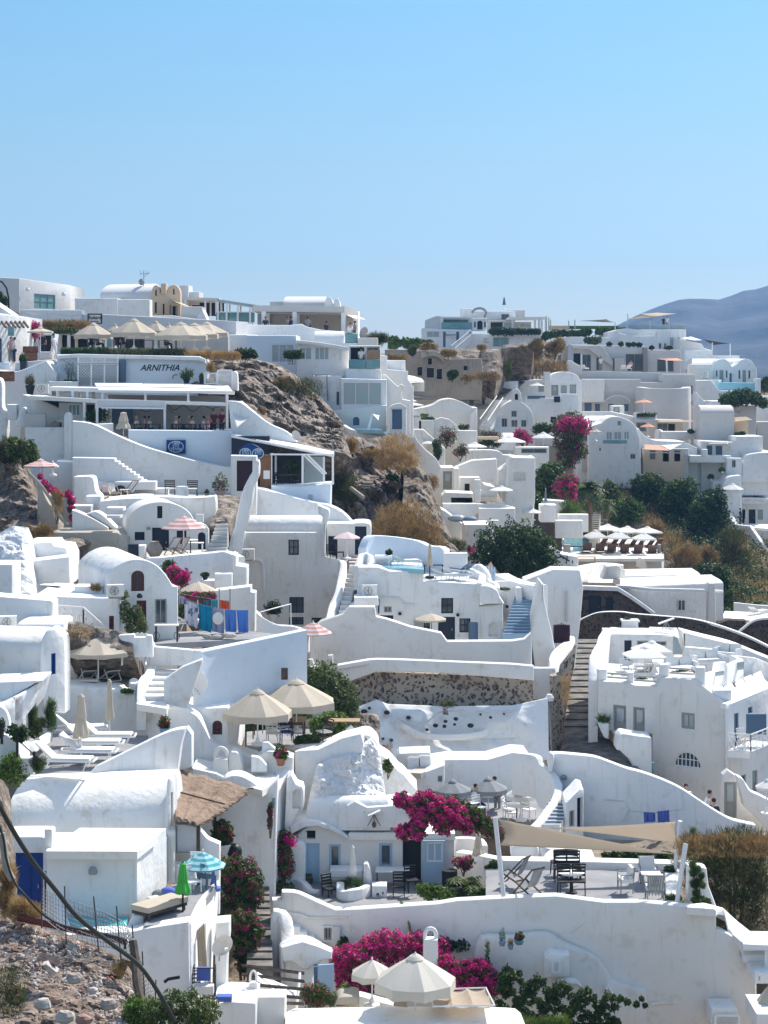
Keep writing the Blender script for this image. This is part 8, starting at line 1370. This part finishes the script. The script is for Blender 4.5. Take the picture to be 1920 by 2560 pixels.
FL('white_terrace_slab',[(1405,690),(1800,700),(1800,770),(1500,775)],67.8,'roof',refy=770);WA('white pergola beam and post at the right edge','beam',[(1500,776,67.5),(1800,790,67.5)],h=.18,t=.4);RO('white pergola post at the right edge','post',[(1648,980,67.6),(1650,785,67.6)],.07,'wp');box('white ledge with turquoise strip under the pergola','ledge',1572,962,1800,1040,67,1.5,ws=[('tg',1578,975,1612,1030)]);PA('pale parasol cut by the right edge',1680,1030,1165,105,1330,65.2,'pcan',val=.2);box('white steps corner at the bottom right edge','steps',1585,1230,1800,1340,64,2)
use(640,2060)
FL('garden_paving',[(130,560),(520,560),(1250,500),(1300,330),(130,330)],73.5,'pave',refy=545)
a=sm([(130,95),(200,30),(300,-15),(400,-15),(500,25),(590,85)],3)
o=PZ('garden house with arched facade, pale blue door and small windows','house',[(235,420),(235,120),(250,100)]+sm([(270,70),(330,25),(400,12),(490,40),(590,85)],3)+[(680,100),(680,58),(1290,62),(1288,400)],77.2,5,mt='cream',ws=[('lb',318,124,412,420),('lbw',474,132,548,300),('lbw',798,124,884,282),('op',948,96,1075,385),('nd',330,42,385,98)],ext=1)
PZ('bright curved roof rim of the garden house arch','roof',[(120,120)]+a+[(600,90),(590,100),(500,50),(400,15),(320,20),(240,60),(180,125)],76.9,5,ch=.05)
FL('flat_roof',[(600,60),(1290,62),(1210,-100),(700,-100)],77.2,'roof',refy=60,dz=.02,grd=0);use(640,1590);BA('small white humped roofs behind the garden house front','vault roof',330,870,1160,1035,77.3,.6,wall_to=1260,le=60,re=40);PZ('white slanted roof crease on the humped roofs','roof',[(590,1244),(590,1100),(640,1070),(720,1110),(1000,1090),(1020,1244)],77.2,2)
t=TH('tripod_lamp','flat grey device on a black tripod on the garden house roof','tripod',P(765,1240,77));OB('plate',MB().box((0,0,.55),(.5,.3,.04),ry=-.4),'cush',t);OB('tripod',MB().beam((0,0,.5),(-.25,0,.05),.025,.025).beam((0,0,.5),(.25,0,.05),.025,.025).beam((0,0,.5),(0,.2,.05),.025,.025).beam((0,0,0),(0,0,.55),.025,.025),'bk',t);use(640,2060)
door=box('open pale blue glazed door leaf of the garden house','door',1080,108,1225,386,76.8,.07,mt='lblue',ws=[('wl',1105,118,1212,248)],ch=.01)
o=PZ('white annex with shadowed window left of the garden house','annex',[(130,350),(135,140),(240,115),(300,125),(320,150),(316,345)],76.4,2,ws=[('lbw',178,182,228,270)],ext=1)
BU('red pink bougainvillea climbing the white annex','bougd',100,40,260,345,76,1500,'bougainvillea',size=.085,dp=.6);BU('pink blooms at the top of the climbing bougainvillea','boug',110,60,258,180,75.9,350,'blossom',dp=.4);BU('pink blooms at the foot of the climbing bougainvillea','boug',120,270,240,340,75.9,260,'blossom',dp=.4);BU('ochre green shrub at the wall end below the bougainvillea','olive',130,370,245,445,75.6,400,'shrub')
WA('low curved garden wall before the pale blue door','garden wall',[(130,350,76.5),(220,352,76.5),(290,375,76),(340,425,75.6),(412,435,75.5),(412,425,75.5)],h=.75,sq=2,t=.3);BU('small yellow green bush before the pale blue door','olive',275,330,355,405,77,250,'shrub')
PZ('white bench alcove before the window of the garden house','bench',[(430,470),(430,350),(480,345),(480,300),(690,300),(690,470)],76.3,.8);PZ('white curved fin end of the bench alcove','fin wall',[(695,400)]+sm([(698,262),(725,258),(745,320),(752,400)],3),75.6,.5);box('stone bench seat in the alcove','seat',430,360,690,392,75.9,.4,mt='clay')
WA('curved white planter front in the garden','planter',[(520,375,75.2),(530,432,74.8),(600,432,74.4),(700,415,74.8),(745,392,75.3)],h=1.15,sq=2,t=.3);BU('spiky silver green plant in the curved planter','cactus',525,340,700,430,75.3,500,'plant',size=.14,sj=0)
CP('furled white parasol in the bench alcove',627,145,330,420,30,75.5,'wcan');o=box('white block table with three dark holes','table',752,400,848,485,75,.6,ws=[('nd',780,448,798,464),('nd',818,440,832,458),('nd',788,466,800,478)]);TA('grey topped dining table by the open door',885,420,76.5,1.3,.8,'cush','bk')
for i,(x,y)in enumerate(((925,480),(1010,440),(480,495))):CH('black garden chair, %s'%('before the open dark doorway','beside the open door leaf','between low wall and planter')[i],x,y,75.2,.3*i,'bk')
OB('glass_body',MB().lathe([(.06,0),(.08,.05),(.08,.16),(.05,.2)],10),'bwood',t)
palm('fan palm with shaggy grey green crown beside the door leaf',1370,470,74.5,60,190,46);BU('flowering yellow green ground bush left of the fan palm','bright',1055,395,1290,505,73.8,1400,'shrub',size=.09,sj=0,bb2=[(.12,.3,.4),(.3,.5,.45),(.5,.4,.4),(.7,.6,.4),(.88,.65,.35)]);BU('dark green ground plants right of the fan palm','green',1380,420,1560,500,73.5,700,'shrub',sj=0);BU('reddish shrub in the corner behind the fan palm','pink',1280,190,1410,290,76.6,500,'shrub');PO('white pot with leafy plant right of the fan palm',1545,335,76,50,56,'green',60,90,'white',300,.07);PO('small white pot with green plant near the sail pole',1500,315,76.6,26,40,'green',24,44,'white',120,.07);RO('black barrel beside the open door leaf','barrel',[(1255,400,76.2),(1255,298,76.2)],.3,'bk',n=14)
CP('slim furled cream parasol right of the magenta crown',1440,60,205,240,42,78.5,'pcan');WA('long white wall passing behind the furled cream parasol','wall',[(1295,180,79),(1400,195,78.5),(1620,240,77),(1800,236,76)],h=.8,t=.5);WA('white curved arm wall under the bougainvillea tail','wall',[(1300,95,81.5),(1360,92,81.5),(1420,100,81),(1440,140,80.5)],h=2,t=.4,sq=2)
o=box('small shuttered niche window in the huge terrace wall','window',432,662,500,765,70.9,.25,mt='cream',ws=[('gg',438,668,494,760)],ch=.02);box('open pale shutter of the niche window','shutter',497,668,544,770,70.8,.05,mt='grey',ch=.01);RO('blind pipe ridge left of the niche window','pipe',[(200,575,71.2),(300,590,71.1),(340,608,71.1),(590,606,70.9)],.04,'cream')
zz=[(140,960),(140,612),(190,612),(192,640),(238,640),(240,668),(286,668),(288,700),(332,700),(334,730),(380,732),(382,762),(425,764),(430,795),(470,798),(475,960)]
PZ('white zigzag stair parapet descending left of the niche','stair parapet',zz,70.8,.8,ch=.03,ext=1)
WA('tall rounded white pillar wall beside the dark stair','wall',[(95,600,69.5),(115,565,69.5),(138,570,69.5),(150,640,69.3),(160,760,68.8),(175,860,68.3)],h=4.2,sq=2,t=.5,mt='worn',ch=.15)
o=PZ('white domed shed with an open blue door','shed',[(150,1090),(150,800)]+sm([(160,790),(230,755),(300,745),(370,765),(430,800),(490,830)],3)+[(488,870),(440,880),(375,950),(370,1080)],68,.5,ext=1,ch=.3)
PZ('sunlit drooping roof apron of the white shed','roof',sm([(170,910),(230,895),(300,945),(350,940),(420,890),(490,880)],3)+[(495,830),(400,790),(300,760),(160,800)],67.6,.3,ch=.15)
o=box('slate slab coloured as the shade inside the blue shed door','doorway',374,925,400,1070,67.2,.3,mt='slate',ch=.01);o=PZ('open light blue half doors of the white shed','door',[(398,1085),(400,915),(505,908),(504,1080)],67.1,.07,mt='lblue',ch=.01);PO('dark stone figure plant above the shed',570,830,70.5,10,50,'dark',100,90,'stoneA',260,.12)  # slate slab: its dark colour stands in for shade inside the shed
BU('magenta bougainvillea bank left of the white parasols','boug',490,780,780,1110,69,4200,'bougainvillea',size=.085,dp=1.4,bb2=[(.2,.25,.26),(.5,.2,.28),(.75,.3,.26),(.25,.5,.26),(.55,.5,.3),(.8,.6,.24),(.3,.75,.24),(.6,.8,.26),(.9,.85,.16)]);BU('magenta and green bougainvillea in the middle of the bank','boug',700,710,1240,900,69.5,5200,'bougainvillea',size=.085,dp=1.3,bb2=[(.08,.4,.4),(.22,.35,.42),(.36,.3,.4),(.5,.5,.42),(.64,.35,.4),(.78,.6,.42),(.92,.55,.38),(.3,.75,.38),(.6,.8,.36)]);BU('magenta bougainvillea bank right of the big parasol','boug',1180,870,1580,1140,68.5,5000,'bougainvillea',size=.085,dp=1.2,bb2=[(.12,.2,.26),(.3,.35,.28),(.5,.3,.26),(.7,.25,.24),(.3,.6,.24),(.55,.6,.26),(.8,.5,.26),(.9,.75,.2),(.65,.8,.2),(.45,.8,.18)]);BU('purple green creeper fading right of the magenta bank','bougd',1560,930,1680,1130,68.6,700,'creeper',size=.09,sj=0);BU('leafy sprig on the terrace wall right of the chimney','dark',1200,720,1385,830,70.3,350,'creeper',size=.09,sj=0)
RO('tall green bougainvillea shoot on the huge terrace wall','vine',sm([(940,500,71),(970,560,70.8),(990,640,70.6),(1005,730,70.4)],3),.05,'g4');BU('thin leafy shoot beside the blue pots','green',1478,745,1525,900,68.8,120,'vine',size=.06,sj=0,dp=.2)
CN('white chimney with round hooped cap amid the bougainvillea',1082,690,1182,860,68.6,'white')
for i,(x,y,w_,k,fh)in enumerate(((1595,790,48,'cactus',100),(1650,812,40,'dry',46),(1705,780,70,'bougd',56))):PO('blue bowl pot with %s on the plaster ledge'%('tall thin cactus','small dry plant','reddish succulent')[i],x,y,68.6,30,w_,k,fh,w_,'bluepot',160,.08)
PA('smaller white parasol left of the big white one',752,880,962,140,1175,65.5,'icv',val=.22,vent=0,n=8);PA('biggest white parasol at the bottom centre',1032,848,1010,268,1300,63.5,'icv',val=.36,vent=1,n=8,rot=.2)
t=TH('canvas_awning','tan canvas awning stretched on a frame at the bottom','awning',P(1330,1180,63));L0=t.location.copy();n=3;m=MB();A,B_,C_,D_=P(1125,1075,65),P(1490,1062,65),P(1545,1175,62.5),P(1148,1182,62.5);nu,nv=24,8;vs=[]
for j in range(nv+1):
 for i in range(nu+1):u,v=i/nu,j/nv;p=(A*(1-u)+B_*u)*(1-v)+(D_*(1-u)+C_*u)*v;p.z-=.1*abs(math.sin(u*math.pi*3))**.7+.05*abs(math.sin(v*math.pi*2));vs.append(p-L0)
m.add(vs,[(j*(nu+1)+i,j*(nu+1)+i+1,(j+1)*(nu+1)+i+1,(j+1)*(nu+1)+i)for j in range(nv)for i in range(nu)]);o=OB('canvas',m,'tcan',t,sq=60);o.modifiers.new('t','SOLIDIFY').thickness=.02;OB('frame',MB().tube([A-L0,B_-L0,C_-L0,D_-L0,A-L0],.03,6),'wp',t)
PZ('small tan canvas panel left of the awning','awning',[(890,1180),(895,1140),(975,1155),(982,1190)],63.5,.1,mt='tcan',ch=.01);PZ('folded beige cover over a bench at the bottom','cover',sm([(500,1190),(530,1130),(590,1118),(660,1125),(668,1190)],3),64.5,1,mt='pcan');BU('round yellow green clipped bush by the parasol poles','bright',545,1035,650,1130,65.5,900,'shrub',size=.06);BU('crimson flower bush beside the pergola beams','red',285,1040,460,1190,64.8,1300,'shrub',size=.06);BU('crimson blooms on the bush by the pergola beams','bougd',300,1045,455,1160,64.6,500,'blossom',size=.06,sj=0);BU('pale flowering plant beside the crimson bush','olive',430,1090,540,1190,64.7,500,'shrub',size=.06)
PZ('curved white low wall behind the parasol poles','wall',sm([(640,1110),(700,1120),(800,1150),(900,1175)],3)+[(900,1230),(640,1230)],66,.5,ext=1)
FL('flat_roof',[(190,1345),(192,1230),(215,1208),(250,1196),(500,1190),(900,1184),(1300,1182),(1620,1190),(1680,1196),(1715,1225),(1740,1290),(1750,1345)],61.5,'roof',refy=1345,t=3,lb='wide sunlit white flat roof at the bottom of the picture',cat='roof',kd='thing')
for i,(y0,y1)in enumerate(((930,968),(988,1020),(1048,1072),(1105,1128),(1160,1166))):RO('dark weathered timber beam, %s of the stair pergola'%('top','second','third','fourth','lowest')[i],'beam',[(-90,y0-14,66.5-i*.6),(312,y1,66-i*.6)],.055,'wood',n=4,gp='dark beams of the stair pergola')
RO('white post holding the dark pergola beams','post',[(262,1200,64.8),(284,965,66)],.05,'wp');PZ('low white house corner at the bottom left of centre','house',[(-60,1340),(-60,1130),(-5,1128),(0,1120),(190,1120),(188,1340)],62.8,.8,mt='cream',ext=2);PZ('white curved stair side under the pergola beams','wall',sm([(0,1005),(60,1040),(150,1080),(260,1120)],3)+[(260,1200),(0,1200)],65.3,.8,ext=1)
CN('white hooped chimney by the blue cushion',-48,960,10,1150,63.4,'white')
SR('long dark stone stair descending through bougainvillea',(-60,110,930,67),(-40,80,300,77),14,('step','step'))
use(0,2060)
BU('dark bougainvillea thicket beside the long stone stair','bougd',1410,240,1700,620,70.5,5200,'bougainvillea',size=.09,dp=1.5,bb2=[(.3,.15,.3),(.6,.2,.3),(.8,.35,.25),(.3,.4,.3),(.55,.5,.32),(.35,.7,.3),(.6,.8,.3),(.85,.65,.2),(.2,.9,.25)]);BU('lower dark bougainvillea with magenta specks by the stair','bougd',1470,580,1710,960,68.5,4200,'bougainvillea',size=.09,dp=1.3,bb2=[(.3,.15,.3),(.6,.2,.3),(.85,.3,.2),(.35,.4,.3),(.6,.5,.3),(.45,.7,.28),(.7,.75,.25),(.5,.9,.25),(.85,.9,.18)])
PO('big red geranium in a white pot under the reed roof',1440,190,73,60,110,'red',180,170,'white',1300,.08)
for i,(x,y,r)in enumerate(((1640,92,.3),(1520,180,.28))):o=OB('amphora',MB().ball(P(x,y,76.4-i*3.2),(r,r,r*1.1),n=12),'bk',sq=60);tag(o,'dark round jar %s'%('under the reed roof','in the hole of the dome block')[i],'jar')
use(0,2060)
PZ('white wall behind the blue door at the far left','house',[(40,640),(40,82),(260,80),(310,90),(310,640)],64.6,1.5,ws=[('bd',100,186,280,606)],ext=0)
o=PZ('plain white box house beside the small pool','house',[(302,620),(302,176),(890,180),(888,620)],62.5,3.2,ext=1.2,sw=.55,ch=.05)
box(None,None,285,32,340,180,62.7,.4,pt=o,nq='parapet')
FL('flat_roof',[(300,176),(890,178),(1020,75),(330,68)],62.4,'roof',refy=176,dz=.03,grd=0,pt=None)
WA('rear roof kerb of the white box house','kerb',[(325,64,65.4),(970,66,65.4)],h=.15,t=.3)
PZ('sunlit right side wall of the white box house','house',[(892,610),(892,182),(1030,45),(1000,240),(985,480),(935,560),(930,610)],62.45,.25,YR=65.7,ws=[('nv',944,258,984,500)],ext=0)
lamp('round grey wall light on the white box house',602,325,62.3,1.1,'gm');PZ('grey white wall between box house and largest vault','wall',[(1000,470),(1005,90),(1075,95),(1075,400),(1040,430)],66.4,.6,mt='grey');o=box('tall glazed door edge at the vault corner','door',1082,50,1130,390,66.9,.3,mt='cream',ws=[('gg',1088,90,1124,385)])
FL('pool_water',[(380,694),(815,694),(830,600),(360,600)],62.45,'water',refy=600,t=.5);box('turquoise pool end wall below the box house','pool wall',370,585,830,606,62.44,.05,mt='grey',ext=0);WA('white curved rim of the small pool','pool parapet',[(340,455,62.4),(365,560,61.8),(395,660,61),(420,705,60.6),(620,692,60.6),(812,692,60.6)],h=.7,t=.3,sq=1,ch=.1);PZ('white shadow wall left of the small pool','wall',[(280,640),(280,300),(300,300),(345,455),(395,660),(390,690)],62.7,.3,ext=1)
PZ('white rounded pier at the pool corner','pier',sm([(812,700),(850,605),(880,588),(920,590),(935,610)],3)+[(935,690),(880,690)],61,.8,ch=.12)
o=PZ('lower white house under the patio with curtained opening','house',[(430,800),(420,715),(620,700),(850,695),(940,675),(1230,630),(1238,1170),(950,1150),(860,900)],59.8,.6,YR=60.4,ext=2,ch=.12);o=PZ('side wall of the lower white house with curtained opening','house',[(1242,1170),(1242,640)]+sm([(1250,620),(1310,500),(1400,390),(1412,400)],3)+[(1400,620),(1375,830),(1370,960),(1360,1170)],60.5,.5,YR=66,ws=[('nd',1250,715,1335,1110)],ext=2,ch=.12)
FL('patio_paving',[(935,660),(1220,630),(1400,400),(1130,390),(960,480)],60.6,'pave',refy=640)
CL('cream curtain in the opening of the lower white house',((1275,690),(1325,640),(1345,940),(1285,950)),'pcan',61.5,'curtain');t=TH('drying_rack','grey metal rack with a blue towel by the curtained opening','drying rack',P(1315,1160,60.2));r=MB()
for a,b in(((-.35,0,0),(-.3,0,1.05)),((.35,0,0),(.35,0,1.05)),((-.3,0,1.05),(.35,0,1.05)),((-.33,0,.6),(.35,0,.6)),((-.3,.4,0),(-.3,.4,1.05)),((.35,.4,0),(.35,.4,1.05)),((-.3,0,1.05),(-.3,.4,1.05)),((.35,0,1.05),(.35,.4,1.05)),((-.34,0,.15),(.35,0,.15))):r.beam(a,b,.025,.025)
OB('frame',r,'bk',t);OB('blue_cloth',MB().box((0,.2,.82),(.4,.1,.4)),'bcan',t);OB('white_cloth',MB().box((.02,.05,.4),(.6,.35,.25)),'cush',t)
CH('grey chair leaning by the curtained opening',1270,1165,60.4,.4,'gm')
o=PZ('sunlit white wall behind the big satellite dish','wall',[(1385,1120),(1395,640),(1485,632),(1485,740),(1470,900),(1462,1120)],64,.8,mt='worn',ext=1);dish('big cream satellite dish with feed arm at the lower left',1430,790,62.6,.38,.5,'cream',.5)
box('rolled blue cushion on the white ledge','cushion',1400,1118,1500,1158,61.8,.3,mt='bcan',ch=.07);PZ('white ledge roofs at the bottom beside the bush','roof',[(1380,1340),(1380,1170),(1470,1150),(1659,1160),(1659,1340)],62,2,ext=1)
PZ('stepped white patio wall with curling top','patio wall',[(1130,400),(1132,5)]+sm([(1140,2),(1230,5),(1290,30),(1340,90),(1390,115),(1425,130)],3)+[(1420,400)],68.2,.4,ext=1);box('built in white corner bench with tan cushion','bench',1120,275,1270,400,67.2,1,mt='cream',ch=.1);box('tan cushion leaning on the corner bench','cushion',1130,188,1256,262,67.9,.2,mt='pcan',ch=.06)
PA('aqua striped beach parasol on the patio',1315,180,268,152,450,65,'aqua2','aqua',val=.05,vent=0);CP('bright lime green furled parasol',1185,250,450,618,54,61.8,'lime','bk');CP('blue furled parasol leaning at the patio wall',1382,275,400,420,20,65.5,'bcan','bcan')
for i,(x,y,rz)in enumerate(((1245,460,.7),(1340,430,2.4),(1290,350,3))):CH('%s under the aqua parasol'%('folding pale chair nearest the lime parasol','blue grey chair right of the round table','white chair behind the round table')[i],x,y,64.2+(i==1)*.6+(i==2)*1.4,rz,('wp','slate','wp')[i])
t=TH('day_bed','wooden day bed with crumpled white towel on the patio','day bed',P(1035,600,61.6),.9);OB('mattress',MB().box((0,0,.42),(1.75,.75,.16)),'pcan',t);OB('base',MB().box((0,0,.28),(1.7,.7,.1)),'wood',t)
for sx in(-.75,.75):
 for sy in(-.3,.3):OB('leg',MB().box((sx,sy,.12),(.07,.07,.24)),'wood',t)
tw=OB('crumpled_towel',MB(),'cush');bpy.data.objects.remove(tw);n=14;vs=[];c=P(1060,490,62.6)
for j in range(n+1):
 for i in range(n+1):q=Vector((i/n*1-.5,j/n*.8-.4,0));vs.append(c+q+Vector((.05*math.sin(j),0,.09*noise.noise(q*5)+.02)))
o=OB('towel',MB().add(vs,[(j*(n+1)+i,j*(n+1)+i+1,(j+1)*(n+1)+i+1,(j+1)*(n+1)+i)for j in range(n)for i in range(n)]),'cush',sq=60);o.modifiers.new('t','SOLIDIFY').thickness=.04;tag(o,'crumpled white towel lying on the day bed','towel')
for i,(x,y,m_)in enumerate(((1090,440,'bcan'),(1035,455,'gcan'))):o=OB('pillow',MB().ball(P(x,y,63.2),(.26,.2,.16),n=12),m_,sq=70);tag(o,'%s pillow at the head of the day bed'%('blue','grey striped')[i],'pillow')
PT('rock_strip',[(-80,-300,60),(-20,-300,60),(20,-280,60),(40,-200,60)],[(-80,640,52),(10,640,52),(60,640,52),(95,640,52)],24,80,.4,.9,'rockpale','dark rocky strip at the left edge beside the blue door','rock strip',back=.8);BU('rusty dry grass hanging on the rocky strip','straw',-30,240,120,620,51.5,1600,'dry grass','dry_grass',size=.16,sj=0)
PT('rubble_slope',[(-80,570,52),(120,600,52),(300,680,51.5),(480,730,51),(640,790,50.5),(760,860,50),(815,900,50)],[(-80,1500,44),(150,1500,44),(350,1500,44),(550,1500,44),(750,1500,44.5),(900,1500,45),(980,1500,46)],130,110,.22,1.6,'rubble',kd='structure',back=3,seed=7)
def rubble():
 rd=random.Random(5);ms=['stoneA','stoneB','stoneC'];mb=MB()
 top=[(-60,600),(120,620),(300,700),(480,750),(640,810),(760,880),(830,960),(870,1100),(930,1340)]
 for k in range(9000):
  x=rd.uniform(-40,920);yt=np.interp(x,[p[0]for p in top],[p[1]for p in top]);y=yt+12+(1330-yt)*rd.random()**.9
  if y>1340:continue
  f=(y-yt)/(1500-yt);Yt=52-2*max(0,x)/815;Y=Yt+(44.5-Yt)*min(1,f)-.05-rd.uniform(-.15,.25)
  r=(.02+.075*rd.random()**3)*(1.6 if rd.random()<.04 else 1);c=P(x,y,Y);b0=len(mb.v);mb.ball((0,0,0),(r*rd.uniform(.8,1.5),r*rd.uniform(.7,1.1),r*rd.uniform(.5,.9)),mi=min(2,int(rd.random()*3*.999)if rd.random()>.35 else 2 if rd.random()<.5 else 0),n=6)
  a,cs=rd.uniform(0,6.28),None
  from mathutils import Euler
  R=Euler((rd.uniform(-1,1),rd.uniform(-1,1),a)).to_matrix()
  for i in range(b0,len(mb.v)):v=R@Vector(mb.v[i]);v*=1+rd.uniform(-.22,.22);mb.v[i]=tuple(v+c)
 tag(OB('loose_rubble',mb,ms),kd='stuff')
rubble()
for i,(x,y,r)in enumerate(((480,1000,.36),(280,1165,.4),(360,1140,.26),(700,1170,.38),(430,1250,.42),(540,1270,.34),(130,860,.22),(600,1080,.24))):
 o=OB('boulder',MB().ball((0,0,0),(r*.55,r*.45,r*.36),n=9),('stoneA','stoneC','stoneB')[i%3],sq=30);me=o.data;rd=random.Random(i)
 for v in me.vertices:v.co*=1+rd.uniform(-.18,.18)
 o.location=P(x,y,47-(y-850)/200*1);tag(o,('dark hollow topped boulder in the middle of the rubble','large grey boulder lower left in the rubble','pale boulder touching the large grey one','reddish flat boulder near the fence foot','big grey boulder at the bottom edge','pale boulder right of the big bottom one','small reddish boulder below the red timber','grey boulder near the timber pieces')[i],'boulder')
o=PZ('flat pale slab lying in the rubble','slab',[(270,915),(300,908),(370,962),(335,985)],47.6,.3,mt='stoneC',ch=.02);RO('broken red brick bar in the rubble','brick',[(265,860,48.2),(370,900,47.8)],.1,'stoneB',n=4)
RO('long red brown timber lying along the rubble top','timber',sm([(115,605,50.8),(300,645,50.6),(500,690,50.4),(700,730,50.2),(820,765,50)],3),.09,'redbrown',n=5);RO('pink plastic pipe descending at the left edge','pipe',sm([(10,60,50),(25,160,50),(40,280,50),(80,360,50)],3),.09,'clay',n=10);RO('thin black hose curving along the left rock','hose',sm([(0,20,49),(25,110,49),(40,220,49),(90,370,49),(170,470,49),(260,570,49.3),(390,650,49.5),(600,700,49.6),(790,745,49.6),(810,810,49.6)],4),.03,'cable',n=8)
RO('thick black cable hanging across the lower left corner','cable',sm([(-60,-200,38),(0,-110,38.4),(60,0,38.8),(150,150,39.4),(240,280,40),(370,440,40.8),(500,600,41.6),(700,760,42.6),(850,870,43.4),(930,950,43.9),(1020,1080,44.4),(1090,1200,44.8),(1130,1280,45)],4),.048,'cable',n=12)
use(0,2060)
t=TH('wire_fence','sagging wire mesh fence around the rubble heap','wire fence',P(400,700,49.5));L0=t.location.copy()
FT=[(270,420,50.3),(390,470,50.2),(560,530,50.1),(700,580,50),(810,640,49.8),(880,780,49.4),(930,930,49),(1010,1090,48.4)];FB=[(270,600,50.3),(395,700,50.2),(605,790,50.1),(720,800,50),(850,860,49.8),(900,1000,49.4),(950,1150,49),(1000,1260,48.4)]
def li(l,f):k=f*(len(l)-1);i=min(int(k),len(l)-2);g=k-i;return P(*[l[i][j]*(1-g)+l[i+1][j]*g for j in range(3)])-L0
m=MB();N=46
for k in range(N+1):m.beam(li(FT,k/N),li(FB,k/N),.012,.012)
for q in range(9):
 for k in range(N):m.beam(li(FT,k/N).lerp(li(FB,k/N),q/8),li(FT,(k+1)/N).lerp(li(FB,(k+1)/N),q/8),.012,.012)
OB('wire_mesh',m,'gm',t)
for k in range(7):f=k/6;OB('stake',MB().beam(li(FT,f)+Vector((0,0,.3)),li(FB,f)-Vector((0,0,.3)),.03,.03),'wood',t)
RO('grey weathered log standing at the rubble edge','log',sm([(860,760,48.8),(880,900,48.5),(890,1050,48),(930,1190,47.6)],3),.11,'wood',n=8);RO('black twin floodlight on the lower house wall','floodlight',[(1065,1025,59.3),(1090,1005,59.3),(1165,992,59.3)],.05,'bk')
BU('grey green leafy bush at the bottom left of centre','olive',900,1050,1450,1340,46,2300,'shrub',size=.07,bb2=[(.2,.55,.3),(.4,.4,.32),(.6,.5,.34),(.8,.6,.3),(.3,.8,.34),(.55,.8,.36),(.75,.85,.3),(.45,.2,.14),(.62,.22,.12)],dp=2);BU('yellow green scrub at the foot of the rubble fence','bright',800,1120,1020,1340,46.5,1500,'shrub',size=.08);BU('grey dead scrub on the left of the rubble','dy',-60,900,200,1250,45.5,900,'dry shrub','dry_shrub',size=.14,sj=0);BU('orange dry tuft near the rubble fence','dry',720,880,830,980,48.5,350,'dry grass','dry_grass',size=.12,sj=0);BU('rusty straw heap beside the blue door','straw',60,470,290,660,51,900,'dry grass','dry_grass',size=.18,sj=0)
def terrain():
 G_=np.array(GROUND);x0,x1,y0,y1=-75,75,40,330;nx,ny=110,200
 X,Y=np.meshgrid(np.linspace(0,1,nx),np.linspace(y0,y1,ny));Xw=(X-.5)*2*(.24*Y+14)
 Z=np.zeros_like(Xw)
 for j in range(ny):
  for i in range(nx):
   d2=(G_[:,0]-Xw[j,i])**2+((G_[:,1]-Y[j,i])*1)**2+1.5;w_=1/d2**1.7;z=(w_*G_[:,2]).sum()/w_.sum()
   near=G_[d2<30];Z[j,i]=min(z,near[:,2].min()if len(near)else z)-(10 if Xw[j,i]>14 and 158<Y[j,i]<215 else 2.6)
 for _ in range(2):Z[1:-1,1:-1]=np.minimum(Z[1:-1,1:-1],(Z[:-2,1:-1]+Z[2:,1:-1]+Z[1:-1,:-2]+Z[1:-1,2:])/4)
 vs=[(Xw[j,i],Y[j,i],Z[j,i]+.5*noise.noise(Vector((Xw[j,i]*.3,Y[j,i]*.3,0))))for j in range(ny)for i in range(nx)]
 tag(OB('hillside',MB().add(vs,[(j*nx+i,j*nx+i+1,(j+1)*nx+i+1,(j+1)*nx+i)for j in range(ny-1)for i in range(nx-1)]),'earth',sq=60),kd='structure')
terrain()
tag(OB('ground',MB().add([(-1500,-150,-75),(1500,-150,-75),(1500,3000,-75),(-1500,3000,-75)],[(0,1,2,3)]),'earth'),kd='structure')
def haze():
 m=bpy.data.materials.new('air');m.use_nodes=1;n=m.node_tree;n.nodes.clear();o_=n.nodes.new('ShaderNodeOutputMaterial');v=n.nodes.new('ShaderNodeVolumePrincipled')
 v.inputs['Color'].default_value=(.24,.52,1,1);v.inputs['Density'].default_value=.00017;v.inputs['Anisotropy'].default_value=.2;n.links.new(v.outputs[0],o_.inputs['Volume'])
 M['air']=m;tag(OB('haze',MB().box((0,1425,62),(3200,3300,276)),'air'),kd='stuff')
haze()
